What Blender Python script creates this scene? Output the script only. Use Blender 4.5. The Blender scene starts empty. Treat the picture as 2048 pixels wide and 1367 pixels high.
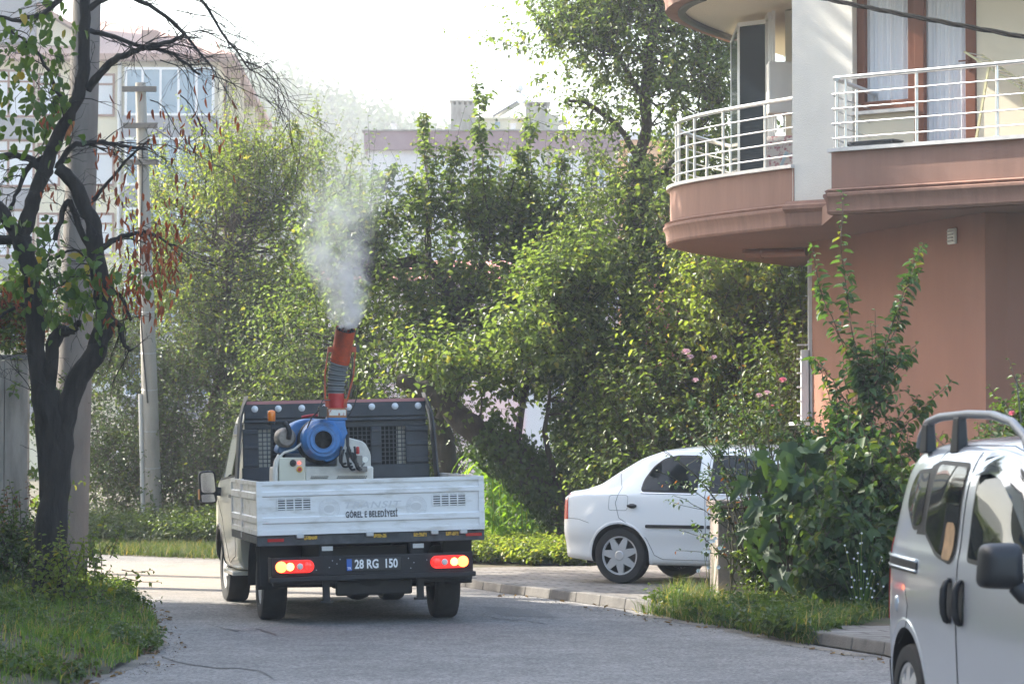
import bpy, bmesh, math, random
import numpy as np
from mathutils import Vector, Matrix, Euler
R = math.radians
scene = bpy.context.scene
col = scene.collection
F = 5973.0; CAMH = 1.72; HOR = 870.0
# ---------------------------------------------------------------- camera
cam = bpy.data.cameras.new("camera"); camo = bpy.data.objects.new("camera", cam); col.objects.link(camo)
PITCH = math.atan((HOR - 683.5) / F)
camo.location = (0, 0, CAMH); camo.rotation_euler = (R(90) + PITCH, 0, 0)
cam.sensor_width = 36.0; cam.lens = F / 2048 * 36.0; cam.clip_start = 0.5; cam.clip_end = 4000
cam.dof.use_dof = True; cam.dof.focus_distance = 31.0; cam.dof.aperture_fstop = 6.3
scene.camera = camo
# ---------------------------------------------------------------- light
SUN_AZ, SUN_EL = 62.0, 38.0          # degrees left of the viewing direction, height
world = bpy.data.worlds.new("World"); scene.world = world; world.use_nodes = True
wn = world.node_tree.nodes; wn.clear()
sky = wn.new('ShaderNodeTexSky'); sky.sky_type = 'NISHITA'; sky.sun_disc = False
sky.sun_elevation = R(SUN_EL); sky.sun_rotation = R(-SUN_AZ)
sky.air_density = 1.3; sky.dust_density = 3.0; sky.ozone_density = 1.0; sky.altitude = 50
bg = wn.new('ShaderNodeBackground'); bg.inputs[1].default_value = 0.15
wo = wn.new('ShaderNodeOutputWorld')
world.node_tree.links.new(sky.outputs[0], bg.inputs[0]); world.node_tree.links.new(bg.outputs[0], wo.inputs[0])
sl = bpy.data.lights.new("sun", 'SUN'); slo = bpy.data.objects.new("sun", sl); col.objects.link(slo)
sl.energy = 4.4; sl.angle = R(0.6); sl.color = (1.0, 0.93, 0.80)
sd = Vector((-math.sin(R(SUN_AZ)) * math.cos(R(SUN_EL)), math.cos(R(SUN_AZ)) * math.cos(R(SUN_EL)), math.sin(R(SUN_EL))))
slo.rotation_euler = sd.to_track_quat('Z', 'Y').to_euler(); slo.location = (-20, 20, 30)
scene.view_settings.view_transform = 'Standard'; scene.view_settings.look = 'None'
scene.view_settings.exposure = 1.9; scene.view_settings.gamma = 1.0
scene.cycles.max_bounces = 7; scene.cycles.diffuse_bounces = 3; scene.cycles.glossy_bounces = 3
scene.cycles.transmission_bounces = 4; scene.cycles.transparent_max_bounces = 12; scene.cycles.volume_bounces = 1
scene.cycles.use_denoising = True; scene.cycles.caustics_reflective = False; scene.cycles.caustics_refractive = False
scene.cycles.sample_clamp_indirect = 6.0
scene.cycles.volume_step_rate = 1.0; scene.cycles.volume_max_steps = 256

# ---------------------------------------------------------------- geometry helpers
_f = Vector((0, math.cos(PITCH), math.sin(PITCH))); _u = Vector((0, -math.sin(PITCH), math.cos(PITCH)))
def ray(px, py): return _f + Vector((1, 0, 0)) * ((px - 1024) / F) + _u * ((683.5 - py) / F)
def P(px, py, d):                    # point at distance d in front, seen in direction of photo pixel
    r = ray(px, py); k = d / r.y; return Vector((r.x * k, d, CAMH + r.z * k))
def PZ(px, py, z=0.0):               # point at height z
    r = ray(px, py); k = (z - CAMH) / r.z; return Vector((r.x * k, r.y * k, z))

class MB:
    def __init__(s): s.v = []; s.f = []; s.m = []; s.M = Matrix.Identity(4)
    def add(s, vs, fs, mi=0):
        b = len(s.v); s.v += [tuple(s.M @ Vector(p)) for p in vs]
        s.f += [tuple(i + b for i in q) for q in fs]; s.m += [mi] * len(fs); return s
    def box(s, x0, x1, y0, y1, z0, z1, mi=0):
        x0, x1 = min(x0, x1), max(x0, x1); y0, y1 = min(y0, y1), max(y0, y1); z0, z1 = min(z0, z1), max(z0, z1)
        return s.add([(x0,y0,z0),(x1,y0,z0),(x1,y1,z0),(x0,y1,z0),(x0,y0,z1),(x1,y0,z1),(x1,y1,z1),(x0,y1,z1)],
              [(0,3,2,1),(4,5,6,7),(0,1,5,4),(1,2,6,5),(2,3,7,6),(3,0,4,7)], mi)
    def bar(s, a, b, w, h, mi=0):        # a straight bar of rectangular section
        a = Vector(a); b = Vector(b); d = (b - a).normalized()
        up = Vector((0, 0, 1)) if abs(d.z) < .9 else Vector((0, 1, 0))
        x = d.cross(up).normalized() * (w / 2); y = x.cross(d).normalized() * (h / 2)
        return s.add([a-x-y, a+x-y, a+x+y, a-x+y, b-x-y, b+x-y, b+x+y, b-x+y],
              [(0,3,2,1),(4,5,6,7),(0,1,5,4),(1,2,6,5),(2,3,7,6),(3,0,4,7)], mi)
    def tube(s, pts, rad, n=8, mi=0, cap=True):
        pts = [Vector(p) for p in pts]; k = len(pts)
        if not hasattr(rad, '__len__'): rad = [rad] * k
        vs = []; fs = []; prev = None
        for i in range(k):
            t = (pts[min(i+1, k-1)] - pts[max(i-1, 0)]); t = t.normalized() if t.length > 1e-9 else Vector((0, 0, 1))
            if prev is None:
                a = Vector((0, 0, 1)) if abs(t.z) < .9 else Vector((1, 0, 0)); x = t.cross(a).normalized()
            else:
                x = prev - t * prev.dot(t); x = x.normalized() if x.length > 1e-6 else t.orthogonal().normalized()
            prev = x; y = t.cross(x)
            for j in range(n):
                a = 2 * math.pi * j / n; vs.append(pts[i] + (x * math.cos(a) + y * math.sin(a)) * rad[i])
        for i in range(k - 1):
            for j in range(n):
                j2 = (j + 1) % n; fs.append((i*n+j, i*n+j2, (i+1)*n+j2, (i+1)*n+j))
        if cap: fs.append(tuple(range(n-1, -1, -1))); fs.append(tuple((k-1)*n + j for j in range(n)))
        return s.add(vs, fs, mi)
    def lathe(s, prof, c=(0, 0, 0), axis='z', n=32, mi=0, close=True):   # prof: (radius, height) list
        vs = []; fs = []; k = len(prof); c = Vector(c)
        for r, h in prof:
            for j in range(n):
                a = 2 * math.pi * j / n; u, w = r * math.cos(a), r * math.sin(a)
                vs.append(c + (Vector((u, w, h)) if axis == 'z' else Vector((h, u, w)) if axis == 'x' else Vector((w, h, u))))
        for i in range(k - 1):
            for j in range(n):
                j2 = (j + 1) % n; fs.append((i*n+j, i*n+j2, (i+1)*n+j2, (i+1)*n+j))
        if close: fs.append(tuple(range(n-1, -1, -1))); fs.append(tuple((k-1)*n + j for j in range(n)))
        return s.add(vs, fs, mi)
    def prism(s, poly, z0, z1, mi=0, map=None):   # poly extruded from z0 to z1; map turns (a,b,c) into a point
        n = len(poly); map = map or (lambda a, b, c: (a, b, c))
        vs = [map(p[0], p[1], z0) for p in poly] + [map(p[0], p[1], z1) for p in poly]
        return s.add(vs, [tuple(range(n-1, -1, -1)), tuple(range(n, 2*n))] + [(i, (i+1) % n, n + (i+1) % n, n+i) for i in range(n)], mi)
    def sphere(s, c, r, n=12, m=8, mi=0, sc=(1, 1, 1)):
        vs = [Vector(c) + Vector((0, 0, -r*sc[2]))]; fs = []
        for i in range(1, m):
            t = math.pi * i / m - math.pi / 2
            for j in range(n):
                a = 2*math.pi*j/n; vs.append(Vector(c) + Vector((math.cos(a)*math.cos(t)*r*sc[0], math.sin(a)*math.cos(t)*r*sc[1], math.sin(t)*r*sc[2])))
        vs.append(Vector(c) + Vector((0, 0, r*sc[2])))
        for j in range(n): fs.append((0, 1+(j+1) % n, 1+j)); fs.append((len(vs)-1, len(vs)-1-n+j, len(vs)-1-n+(j+1) % n))
        for i in range(m-2):
            for j in range(n): a = 1+i*n; fs.append((a+j, a+(j+1) % n, a+n+(j+1) % n, a+n+j))
        return s.add(vs, fs, mi)
    def build(s, name, mats, parent=None, smooth=35, bevel=0, seg=2, fix=False):
        me = bpy.data.meshes.new(name); me.from_pydata(s.v, [], s.f)
        if not isinstance(mats, (list, tuple)): mats = [mats]
        for m in mats: me.materials.append(m)
        me.polygons.foreach_set('material_index', s.m)
        if fix:
            bm = bmesh.new(); bm.from_mesh(me); bmesh.ops.recalc_face_normals(bm, faces=bm.faces); bm.to_mesh(me); bm.free()
        if smooth:
            me.polygons.foreach_set('use_smooth', [True] * len(me.polygons)); me.set_sharp_from_angle(angle=R(smooth))
        me.update()
        o = bpy.data.objects.new(name, me); col.objects.link(o)
        if parent: o.parent = parent
        if bevel:
            b = o.modifiers.new('bevel', 'BEVEL'); b.width = bevel; b.segments = seg; b.limit_method = 'ANGLE'; b.angle_limit = R(40)
        return o
def tag(o, label=None, cat=None, group=None, kind=None):
    if label: o['label'] = label
    if cat: o['category'] = cat
    if group: o['group'] = group
    if kind: o['kind'] = kind
    return o
def thing(name, loc=(0, 0, 0), rz=0, label=None, cat=None, group=None):
    o = bpy.data.objects.new(name, None); col.objects.link(o); o.location = loc; o.rotation_euler = (0, 0, rz)
    o.empty_display_size = .2
    return tag(o, label, cat, group)
def copy_tree(o, parent=None):
    c = o.copy(); col.objects.link(c)
    if parent: c.parent = parent
    for ch in list(o.children): copy_tree(ch, c)
    return c
def text_mesh(name, txt, size, mat, parent, M, depth=0.0008, cx=True, xs=1.0, spacing=1.0, shear=0, bold=0.0):
    cu = bpy.data.curves.new(name, 'FONT'); cu.body = txt; cu.size = size; cu.extrude = depth; cu.align_x = 'CENTER' if cx else 'LEFT'
    cu.align_y = 'CENTER'; cu.space_character = spacing; cu.shear = shear; cu.offset = bold; cu.resolution_u = 3
    o = bpy.data.objects.new(name, cu); col.objects.link(o)
    bpy.context.view_layer.update(); dg = bpy.context.evaluated_depsgraph_get()
    me = bpy.data.meshes.new_from_object(o.evaluated_get(dg)); bpy.data.objects.remove(o)
    me.transform(M @ Matrix.Diagonal((xs, 1, 1, 1))); me.materials.clear(); me.materials.append(mat)
    q = bpy.data.objects.new(name, me); col.objects.link(q); q.parent = parent; return q
def apply_bool(o, cutter):
    m = o.modifiers.new('b', 'BOOLEAN'); m.operation = 'DIFFERENCE'; m.solver = 'EXACT'; m.object = cutter
    bpy.context.view_layer.update(); dg = bpy.context.evaluated_depsgraph_get()
    me = bpy.data.meshes.new_from_object(o.evaluated_get(dg)); o.modifiers.remove(m); o.data = me
    bpy.data.objects.remove(cutter); return o

# ---------------------------------------------------------------- materials
def mat(name, c=(.5, .5, .5), rough=.6, metal=0.0, var=0.0, scale=3.0, bump=0.0, bscale=40.0, c2=None, coat=0.0, spec=.5, emit=None, es=0, detail=6, contrast=(.35, .65), w=None, alpha=1.0, coord='Object', stretch=(1, 1, 1)):
    m = bpy.data.materials.new(name); m.use_nodes = True; nt = m.node_tree; n = nt.nodes; L = nt.links
    b = n['Principled BSDF']; b.inputs['Base Color'].default_value = (*c, 1); b.inputs['Roughness'].default_value = rough
    b.inputs['Metallic'].default_value = metal; b.inputs['Specular IOR Level'].default_value = spec
    b.inputs['Coat Weight'].default_value = coat; b.inputs['Coat Roughness'].default_value = .04
    if emit: b.inputs['Emission Color'].default_value = (*emit, 1); b.inputs['Emission Strength'].default_value = es
    tc = n.new('ShaderNodeTexCoord'); mp = n.new('ShaderNodeMapping'); mp.inputs['Scale'].default_value = stretch
    L.new(tc.outputs[coord], mp.inputs[0]); m['out'] = 1
    if var or c2:
        no = n.new('ShaderNodeTexNoise'); no.inputs['Scale'].default_value = scale; no.inputs['Detail'].default_value = detail
        no.inputs['Roughness'].default_value = .62; L.new(mp.outputs[0], no.inputs['Vector'])
        cr = n.new('ShaderNodeValToRGB'); L.new(no.outputs[0], cr.inputs[0]); L.new(cr.outputs[0], b.inputs['Base Color'])
        d = c2 or tuple(x * (1 - var) for x in c)
        cr.color_ramp.elements[0].position = contrast[0]; cr.color_ramp.elements[1].position = contrast[1]
        cr.color_ramp.elements[0].color = (*d, 1); cr.color_ramp.elements[1].color = (*c, 1)
    if bump:
        no = n.new('ShaderNodeTexNoise'); no.inputs['Scale'].default_value = bscale; no.inputs['Detail'].default_value = 4
        L.new(mp.outputs[0], no.inputs['Vector']); bp = n.new('ShaderNodeBump'); bp.inputs['Strength'].default_value = bump
        bp.inputs['Distance'].default_value = .02; L.new(no.outputs[0], bp.inputs['Height']); L.new(bp.outputs[0], b.inputs['Normal'])
    return m
def leaf_mat(name, c1, c2, c3=None, trans=.45, rough=.42, tcol=None, p3=.93):
    """leaf: per-leaf colour from c1..c2 (c3 = the odd yellowed leaf), glossy top, light passes through"""
    m = bpy.data.materials.new(name); m.use_nodes = True; nt = m.node_tree; n = nt.nodes; L = nt.links
    b = n['Principled BSDF']; out = n['Material Output']; g = n.new('ShaderNodeNewGeometry')
    cr = n.new('ShaderNodeValToRGB'); L.new(g.outputs['Random Per Island'], cr.inputs[0])
    e = cr.color_ramp.elements; e[0].color = (*c1, 1); e[0].position = 0; e[1].color = (*c2, 1); e[1].position = p3 - .03
    if c3: x = e.new(p3); x.color = (*c3, 1); x = e.new(1.0); x.color = (*c3, 1)
    L.new(cr.outputs[0], b.inputs['Base Color']); b.inputs['Roughness'].default_value = rough; b.inputs['Specular IOR Level'].default_value = .28
    t = n.new('ShaderNodeBsdfTranslucent'); mx = n.new('ShaderNodeMixShader'); mx.inputs[0].default_value = trans
    h = n.new('ShaderNodeMixRGB'); h.blend_type = 'MULTIPLY'; h.inputs[0].default_value = 1
    h.inputs[2].default_value = (*(tcol or (2.6, 2.3, .7)), 1); L.new(cr.outputs[0], h.inputs[1]); L.new(h.outputs[0], t.inputs[0])
    L.new(b.outputs[0], mx.inputs[1]); L.new(t.outputs[0], mx.inputs[2]); L.new(mx.outputs[0], out.inputs[0])
    return m
# ---------------------------------------------------------------- foliage helpers (numpy)
def mesh_np(name, V, quads, mats, parent=None, tris=None, smooth=True, midx=None):
    me = bpy.data.meshes.new(name); nv = len(V); nq = len(quads); ntr = 0 if tris is None else len(tris)
    me.vertices.add(nv); me.vertices.foreach_set('co', np.asarray(V, np.float32).ravel())
    li = quads.ravel() if ntr == 0 else np.concatenate([quads.ravel(), tris.ravel()])
    me.loops.add(len(li)); me.loops.foreach_set('vertex_index', li.astype(np.int32))
    me.polygons.add(nq + ntr)
    st = np.concatenate([np.arange(nq) * 4, nq * 4 + np.arange(ntr) * 3]).astype(np.int32)
    me.polygons.foreach_set('loop_start', st)
    if not isinstance(mats, (list, tuple)): mats = [mats]
    for m in mats: me.materials.append(m)
    if midx is not None: me.polygons.foreach_set('material_index', midx.astype(np.int32))
    if smooth: me.polygons.foreach_set('use_smooth', np.ones(nq + ntr, bool))
    me.update(calc_edges=True); me.validate()
    o = bpy.data.objects.new(name, me); col.objects.link(o)
    if parent: o.parent = parent
    return o
def nrm(a): return a / np.maximum(np.linalg.norm(a, axis=-1, keepdims=True), 1e-9)
def leaf_arrays(c, ax, nr, ln, wd, rng, droop=.25, fold=.25, shape=(.28, .72)):
    """pointed oval leaves: base c, long axis ax, face normal nr"""
    n = len(c); ax = nrm(ax); nr = nrm(nr - ax * np.sum(nr * ax, 1, keepdims=True)); sd = np.cross(ax, nr)
    ln = np.asarray(ln).reshape(-1, 1) * np.ones((n, 1)); wd = np.asarray(wd).reshape(-1, 1) * np.ones((n, 1))
    V = np.empty((n, 6, 3)); f = fold * wd
    V[:, 0] = c; V[:, 1] = c + ax*ln*shape[0] + sd*wd*.5 + nr*f; V[:, 2] = c + ax*ln*shape[1] + sd*wd*.40 + nr*(f*.8 - droop*ln*.35)
    V[:, 3] = c + ax*ln - nr*droop*ln; V[:, 4] = c + ax*ln*shape[1] - sd*wd*.40 + nr*(f*.8 - droop*ln*.35); V[:, 5] = c + ax*ln*shape[0] - sd*wd*.5 + nr*f
    b = (np.arange(n) * 6)[:, None]
    Q = np.concatenate([b + np.array([[0, 3, 2, 1]]), b + np.array([[0, 5, 4, 3]])], 0)
    return V.reshape(-1, 3), Q
def shoots_paths(base, d, ln, rng, up=.25, seg=5, wob=.18):
    """curved shoot paths: (N, seg+1, 3)"""
    n = len(base); p = np.empty((n, seg + 1, 3)); p[:, 0] = base; dd = nrm(d); st = (ln / seg).reshape(-1, 1)
    for i in range(seg):
        dd = nrm(dd + np.array([0, 0, 1.]) * up / seg + rng.normal(0, wob / seg, (n, 3)) * 2); p[:, i + 1] = p[:, i] + dd * st
    return p
def shoots_mesh(paths, r0, r1, sides=3):
    n, k, _ = paths.shape; t = nrm(np.gradient(paths, axis=1)); a = np.tile(np.array([.31, .43, .85]), (n, k, 1))
    x = nrm(np.cross(t, a)); y = np.cross(t, x); r = (np.linspace(0, 1, k) * (r1 - r0) + r0).reshape(1, k, 1)
    if hasattr(r0, '__len__'): r = np.asarray(r0).reshape(-1, 1, 1) * (1 - np.linspace(0, 1, k).reshape(1, k, 1)) + r1 * np.linspace(0, 1, k).reshape(1, k, 1)
    V = np.empty((n, k, sides, 3))
    for j in range(sides):
        th = 2 * math.pi * j / sides; V[:, :, j] = paths + (x * math.cos(th) + y * math.sin(th)) * r
    ii = (np.arange(n) * k * sides)[:, None, None, None] + (np.arange(k-1) * sides)[None, :, None, None]
    j = np.arange(sides)[None, None, :, None]; j2 = (j + 1) % sides
    Q = np.concatenate([ii + j, ii + j2, ii + sides + j2, ii + sides + j], 3).reshape(-1, 4)
    return V.reshape(-1, 3), Q
def shoot_leaves(paths, per, ln, wd, rng, start=.12, droop=.25, upn=.9, out=.9, fwd=.45, sag=.25, lv=.3, fold=.25, tiptaper=.45):
    n, k, _ = paths.shape
    t = np.linspace(start, 1.0, per)[None, :] + rng.uniform(-.5, .5, (n, per)) * (1 - start) / per; t = np.clip(t, 0, .999)
    fi = t * (k - 1); i0 = fi.astype(int); fr = (fi - i0)[..., None]; ar = np.arange(n)[:, None]
    c = paths[ar, i0] * (1 - fr) + paths[ar, np.minimum(i0 + 1, k - 1)] * fr
    tg = nrm(paths[ar, np.minimum(i0 + 1, k - 1)] - paths[ar, i0])
    az = rng.uniform(0, 2*math.pi, (n, 1)) + np.arange(per)[None, :] * 2.4 + rng.normal(0, .3, (n, per))
    a = np.array([.31, .43, .85]); x = nrm(np.cross(tg, a)); y = np.cross(tg, x)
    o = x * np.cos(az)[..., None] + y * np.sin(az)[..., None]
    ax = nrm(o * out + tg * fwd + np.array([0, 0, -1.]) * sag + rng.normal(0, .15, o.shape))
    nr = np.array([0, 0, 1.]) * upn + tg * .4 + rng.normal(0, .35, o.shape)
    L_ = ln * rng.uniform(1 - lv, 1 + lv, (n, per)) * (1 - tiptaper * t ** 3)
    c = c + ax * L_[..., None] * .15
    return leaf_arrays(c.reshape(-1, 3), ax.reshape(-1, 3), nr.reshape(-1, 3), L_.ravel(), (L_ * wd / ln).ravel(), rng, droop, fold)
def join_np(parts):
    V = []; Q = []; b = 0
    for v, q in parts: V.append(v); Q.append(q + b); b += len(v)
    return np.concatenate(V), np.concatenate(Q)
def limb(mb, pts, r0, r1, n=8, rnd=None, wob=.05, sub=3, mi=0):
    """a tapered crooked limb through pts"""
    rnd = rnd or random; pts = [Vector(p) for p in pts]; out = []
    for i in range(len(pts) - 1):
        a = pts[max(i-1, 0)]; b = pts[i]; c = pts[i+1]; d = pts[min(i+2, len(pts)-1)]
        for j in range(sub):
            t = j / sub
            q = 0.5 * ((2*b) + (c-a)*t + (2*a-5*b+4*c-d)*t*t + (3*b-a-3*c+d)*t**3)
            if i + j: q = q + Vector((rnd.gauss(0, wob), rnd.gauss(0, wob), rnd.gauss(0, wob))) * 1.0
            out.append(q)
    out.append(pts[-1]); k = len(out)
    mb.tube(out, [(r0 + (r1 - r0) * i / (k-1)) * (1 + rnd.uniform(-.08, .08)) for i in range(k)], n, mi); return out
def tree(name, label, cat, base, trunk, blobs, leafm, barkm, seed, nclump, nshoot, sl=(.5, 1.0), per=11, leaf=(.085, .06), group=None, up=.5, r=.16,
         twig=.006, crad=.55, lift=.35, extra=None, trunk_extra=None, droop=.3, hollow=.35, limb_n=None, sag=.25, build_limbs=True):
    """trunk: world points; blobs: (centre, radii, weight) ellipsoids of foliage; each clump of shoots hangs on a limb"""
    rng = np.random.default_rng(seed); rnd = random.Random(seed); base = Vector(base)
    root = thing(name, base, 0, label, cat, group); L = lambda p: Vector(p) - base
    mb = MB(); tp = limb(mb, [L(p) for p in trunk], r, r * .38, 10, rnd, r * .18) if trunk else [Vector((0, 0, .3))]
    if trunk_extra:
        for pts, a, b in trunk_extra: tp = tp + limb(mb, [L(p) for p in pts], a, b, 8, rnd, a * .2)
    w = np.array([b[2] for b in blobs], float); w /= w.sum(); C = []; 
    for i in rng.choice(len(blobs), nclump, p=w):
        c, rd, _ = blobs[i]; v = rng.normal(size=3); v /= np.linalg.norm(v); v *= (hollow + (1 - hollow) * rng.random()) ** .6
        q = np.array(L(c)) + v * np.array(rd)
        if q[2] + base.z > .25: C.append(q)
    C = np.array(C)
    if build_limbs:
        T = np.array([list(p) for p in tp])
        for i in range(0, len(C)):
            if limb_n and i >= limb_n: break
            c = C[i]; cand = T[T[:, 2] < c[2] + .4]; cand = cand if len(cand) else T
            j = np.argmin(np.linalg.norm(cand - c, axis=1) + rng.random(len(cand)) * .8); a = Vector(cand[j]); b = Vector(c); l = (b - a).length
            if l < .15 or l > 5: continue
            m1 = a.lerp(b, .35) + Vector((rnd.gauss(0, .1), rnd.gauss(0, .1), -.06)) * l; m2 = a.lerp(b, .7) + Vector((rnd.gauss(0, .07), rnd.gauss(0, .07), 0)) * l
            limb(mb, [a, m1, m2, b], min(r * .28, .012 + .014 * l), .006, 5, rnd, .012 * l, 2)
    # shoots
    k = nshoot; cc = np.repeat(C, k, 0); n = len(cc); d = nrm(rng.normal(size=(n, 3)) + np.array([0, 0, lift]))
    ctr = np.array(L(sum((Vector(b[0]) for b in blobs), Vector()) / len(blobs))); d = nrm(d + nrm(cc - ctr) * .45)
    st = cc + d * rng.uniform(0, crad * .5, (n, 1)) + rng.normal(0, crad * .2, (n, 3))
    ln = sl[0] + (sl[1] - sl[0]) * rng.random(n) ** 1.6; ln = np.where(rng.random(n) < .04, ln * 1.7, ln); pa = shoots_paths(st, d, ln, rng, up)
    parts_l = [shoot_leaves(pa, per, leaf[0], leaf[1], rng, droop=droop, sag=sag)]; parts_t = [shoots_mesh(pa, twig, twig * .4)]
    for e in (extra or []):      # long upright leafy shoots: list of point paths
        pts = np.array([[list(L(p)) for p in e['pts']]]); kk = 12; tt = np.linspace(0, pts.shape[1] - 1, kk)
        i0 = np.minimum(tt.astype(int), pts.shape[1] - 2); fr = (tt - i0)[None, :, None]; q = pts[:, i0] * (1 - fr) + pts[:, i0 + 1] * fr
        q[:, 1:] += rng.normal(0, .012, q[:, 1:].shape)
        lf = e.get('leaf', leaf); parts_l.append(shoot_leaves(q, e.get('n', 40), lf[0], lf[1], rng, start=e.get('start', .05), droop=droop, sag=e.get('sag', .3)))
        parts_t.append(shoots_mesh(q, e.get('r', .014), .004, 4))
        if e.get('spire', 1):
            m = e.get('side', 18); t = np.sort(rng.uniform(0, .9, m)); fi = t * 11; i1 = fi.astype(int); b0 = q[0, i1] + (q[0, i1 + 1] - q[0, i1]) * (fi - i1)[:, None]
            dd = nrm(rng.normal(size=(m, 3)) * np.array([1, 1, .2]) + np.array([0, 0, .65])); sw = e.get('sw', 1.0)
            sp = shoots_paths(b0, dd, (.16 + .42 * (1 - t)) * sw * rng.uniform(.6, 1.3, m), rng, .6); parts_l.append(shoot_leaves(sp, 8, lf[0], lf[1], rng, droop=droop, sag=e.get('sag', .3))); parts_t.append(shoots_mesh(sp, .005, .002))
    tv, tq = join_np(parts_t + ([(np.array(mb.v), np.array([f for f in mb.f if len(f) == 4]))] if mb.v else []))
    mesh_np('trunk' if trunk else 'stems', tv, tq, barkm, root)
    lv, lq = join_np(parts_l); mesh_np('crown' if trunk else 'foliage', lv, lq, leafm, root)
    return root
def blob(px, py, rx, ry, d, rd, w=None):     # ellipsoid of foliage at a real place: centre seen at pixel, radii in pixels at that distance
    k = d / F; rr = (rx * k, rd, ry * k); return (P(px, py, d), rr, w if w else rr[0] * rr[2] * rd ** .5)
def scatter_blades(name, region, n, h, w, matl, seed, kind='stuff', zfun=None, lean=.45, parent=None, dens=None):
    """grass blades: region(rng,n) gives ground points"""
    rng = np.random.default_rng(seed); p = region(rng, n); n = len(p)
    hh = rng.uniform(*h, n)[:, None]; az = rng.uniform(0, 2*math.pi, n); ln = rng.normal(0, lean, (n, 1))
    dirv = np.stack([np.cos(az), np.sin(az), np.zeros(n)], 1); sv = np.stack([-np.sin(az), np.cos(az), np.zeros(n)], 1)
    V = np.empty((n, 6, 3)); up = np.array([0, 0, 1.]); ww = rng.uniform(.6, 1.3, (n, 1)) * w
    for i, (t, wf) in enumerate(((0, .8), (.5, 1.0), (1.0, .12))):
        c = p + up * hh * (t - .18 * abs(ln) * t * t) + dirv * hh * ln * t * t
        V[:, i*2] = c - sv * ww * wf * .5; V[:, i*2+1] = c + sv * ww * wf * .5
    b = (np.arange(n) * 6)[:, None]; Q = np.concatenate([b + np.array([[0, 1, 3, 2]]), b + np.array([[2, 3, 5, 4]])], 0)
    o = mesh_np(name, V.reshape(-1, 3), Q, matl, parent)
    if kind: o['kind'] = kind
    return o
def in_poly(x, y, poly):
    r = np.zeros(len(x), bool); n = len(poly)
    for i in range(n):
        x1, y1 = poly[i][0], poly[i][1]; x2, y2 = poly[(i+1) % n][0], poly[(i+1) % n][1]
        if y1 == y2: continue
        c = ((y1 > y) != (y2 > y)) & (x < (x2 - x1) * (y - y1) / (y2 - y1) + x1); r ^= c
    return r
def poly_region(poly, z=0.0, clump=0, avoid=()):
    xs = [p[0] for p in poly]; ys = [p[1] for p in poly]
    def f(rng, n):
        x = rng.uniform(min(xs), max(xs), n * 2); y = rng.uniform(min(ys), max(ys), n * 2)
        if clump:
            k = rng.integers(0, clump, n * 2); cx = rng.uniform(min(xs), max(xs), clump); cy = rng.uniform(min(ys), max(ys), clump)
            s = rng.uniform(.05, .35, clump); use = rng.random(n * 2) < .6
            x = np.where(use, cx[k] + rng.normal(0, 1, n*2) * s[k], x); y = np.where(use, cy[k] + rng.normal(0, 1, n*2) * s[k], y)
        ok = in_poly(x, y, poly); x = x[ok][:n]; y = y[ok][:n]
        zz = z(x, y) if callable(z) else np.full(len(x), z)
        return np.stack([x, y, zz], 1)
    return f
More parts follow.
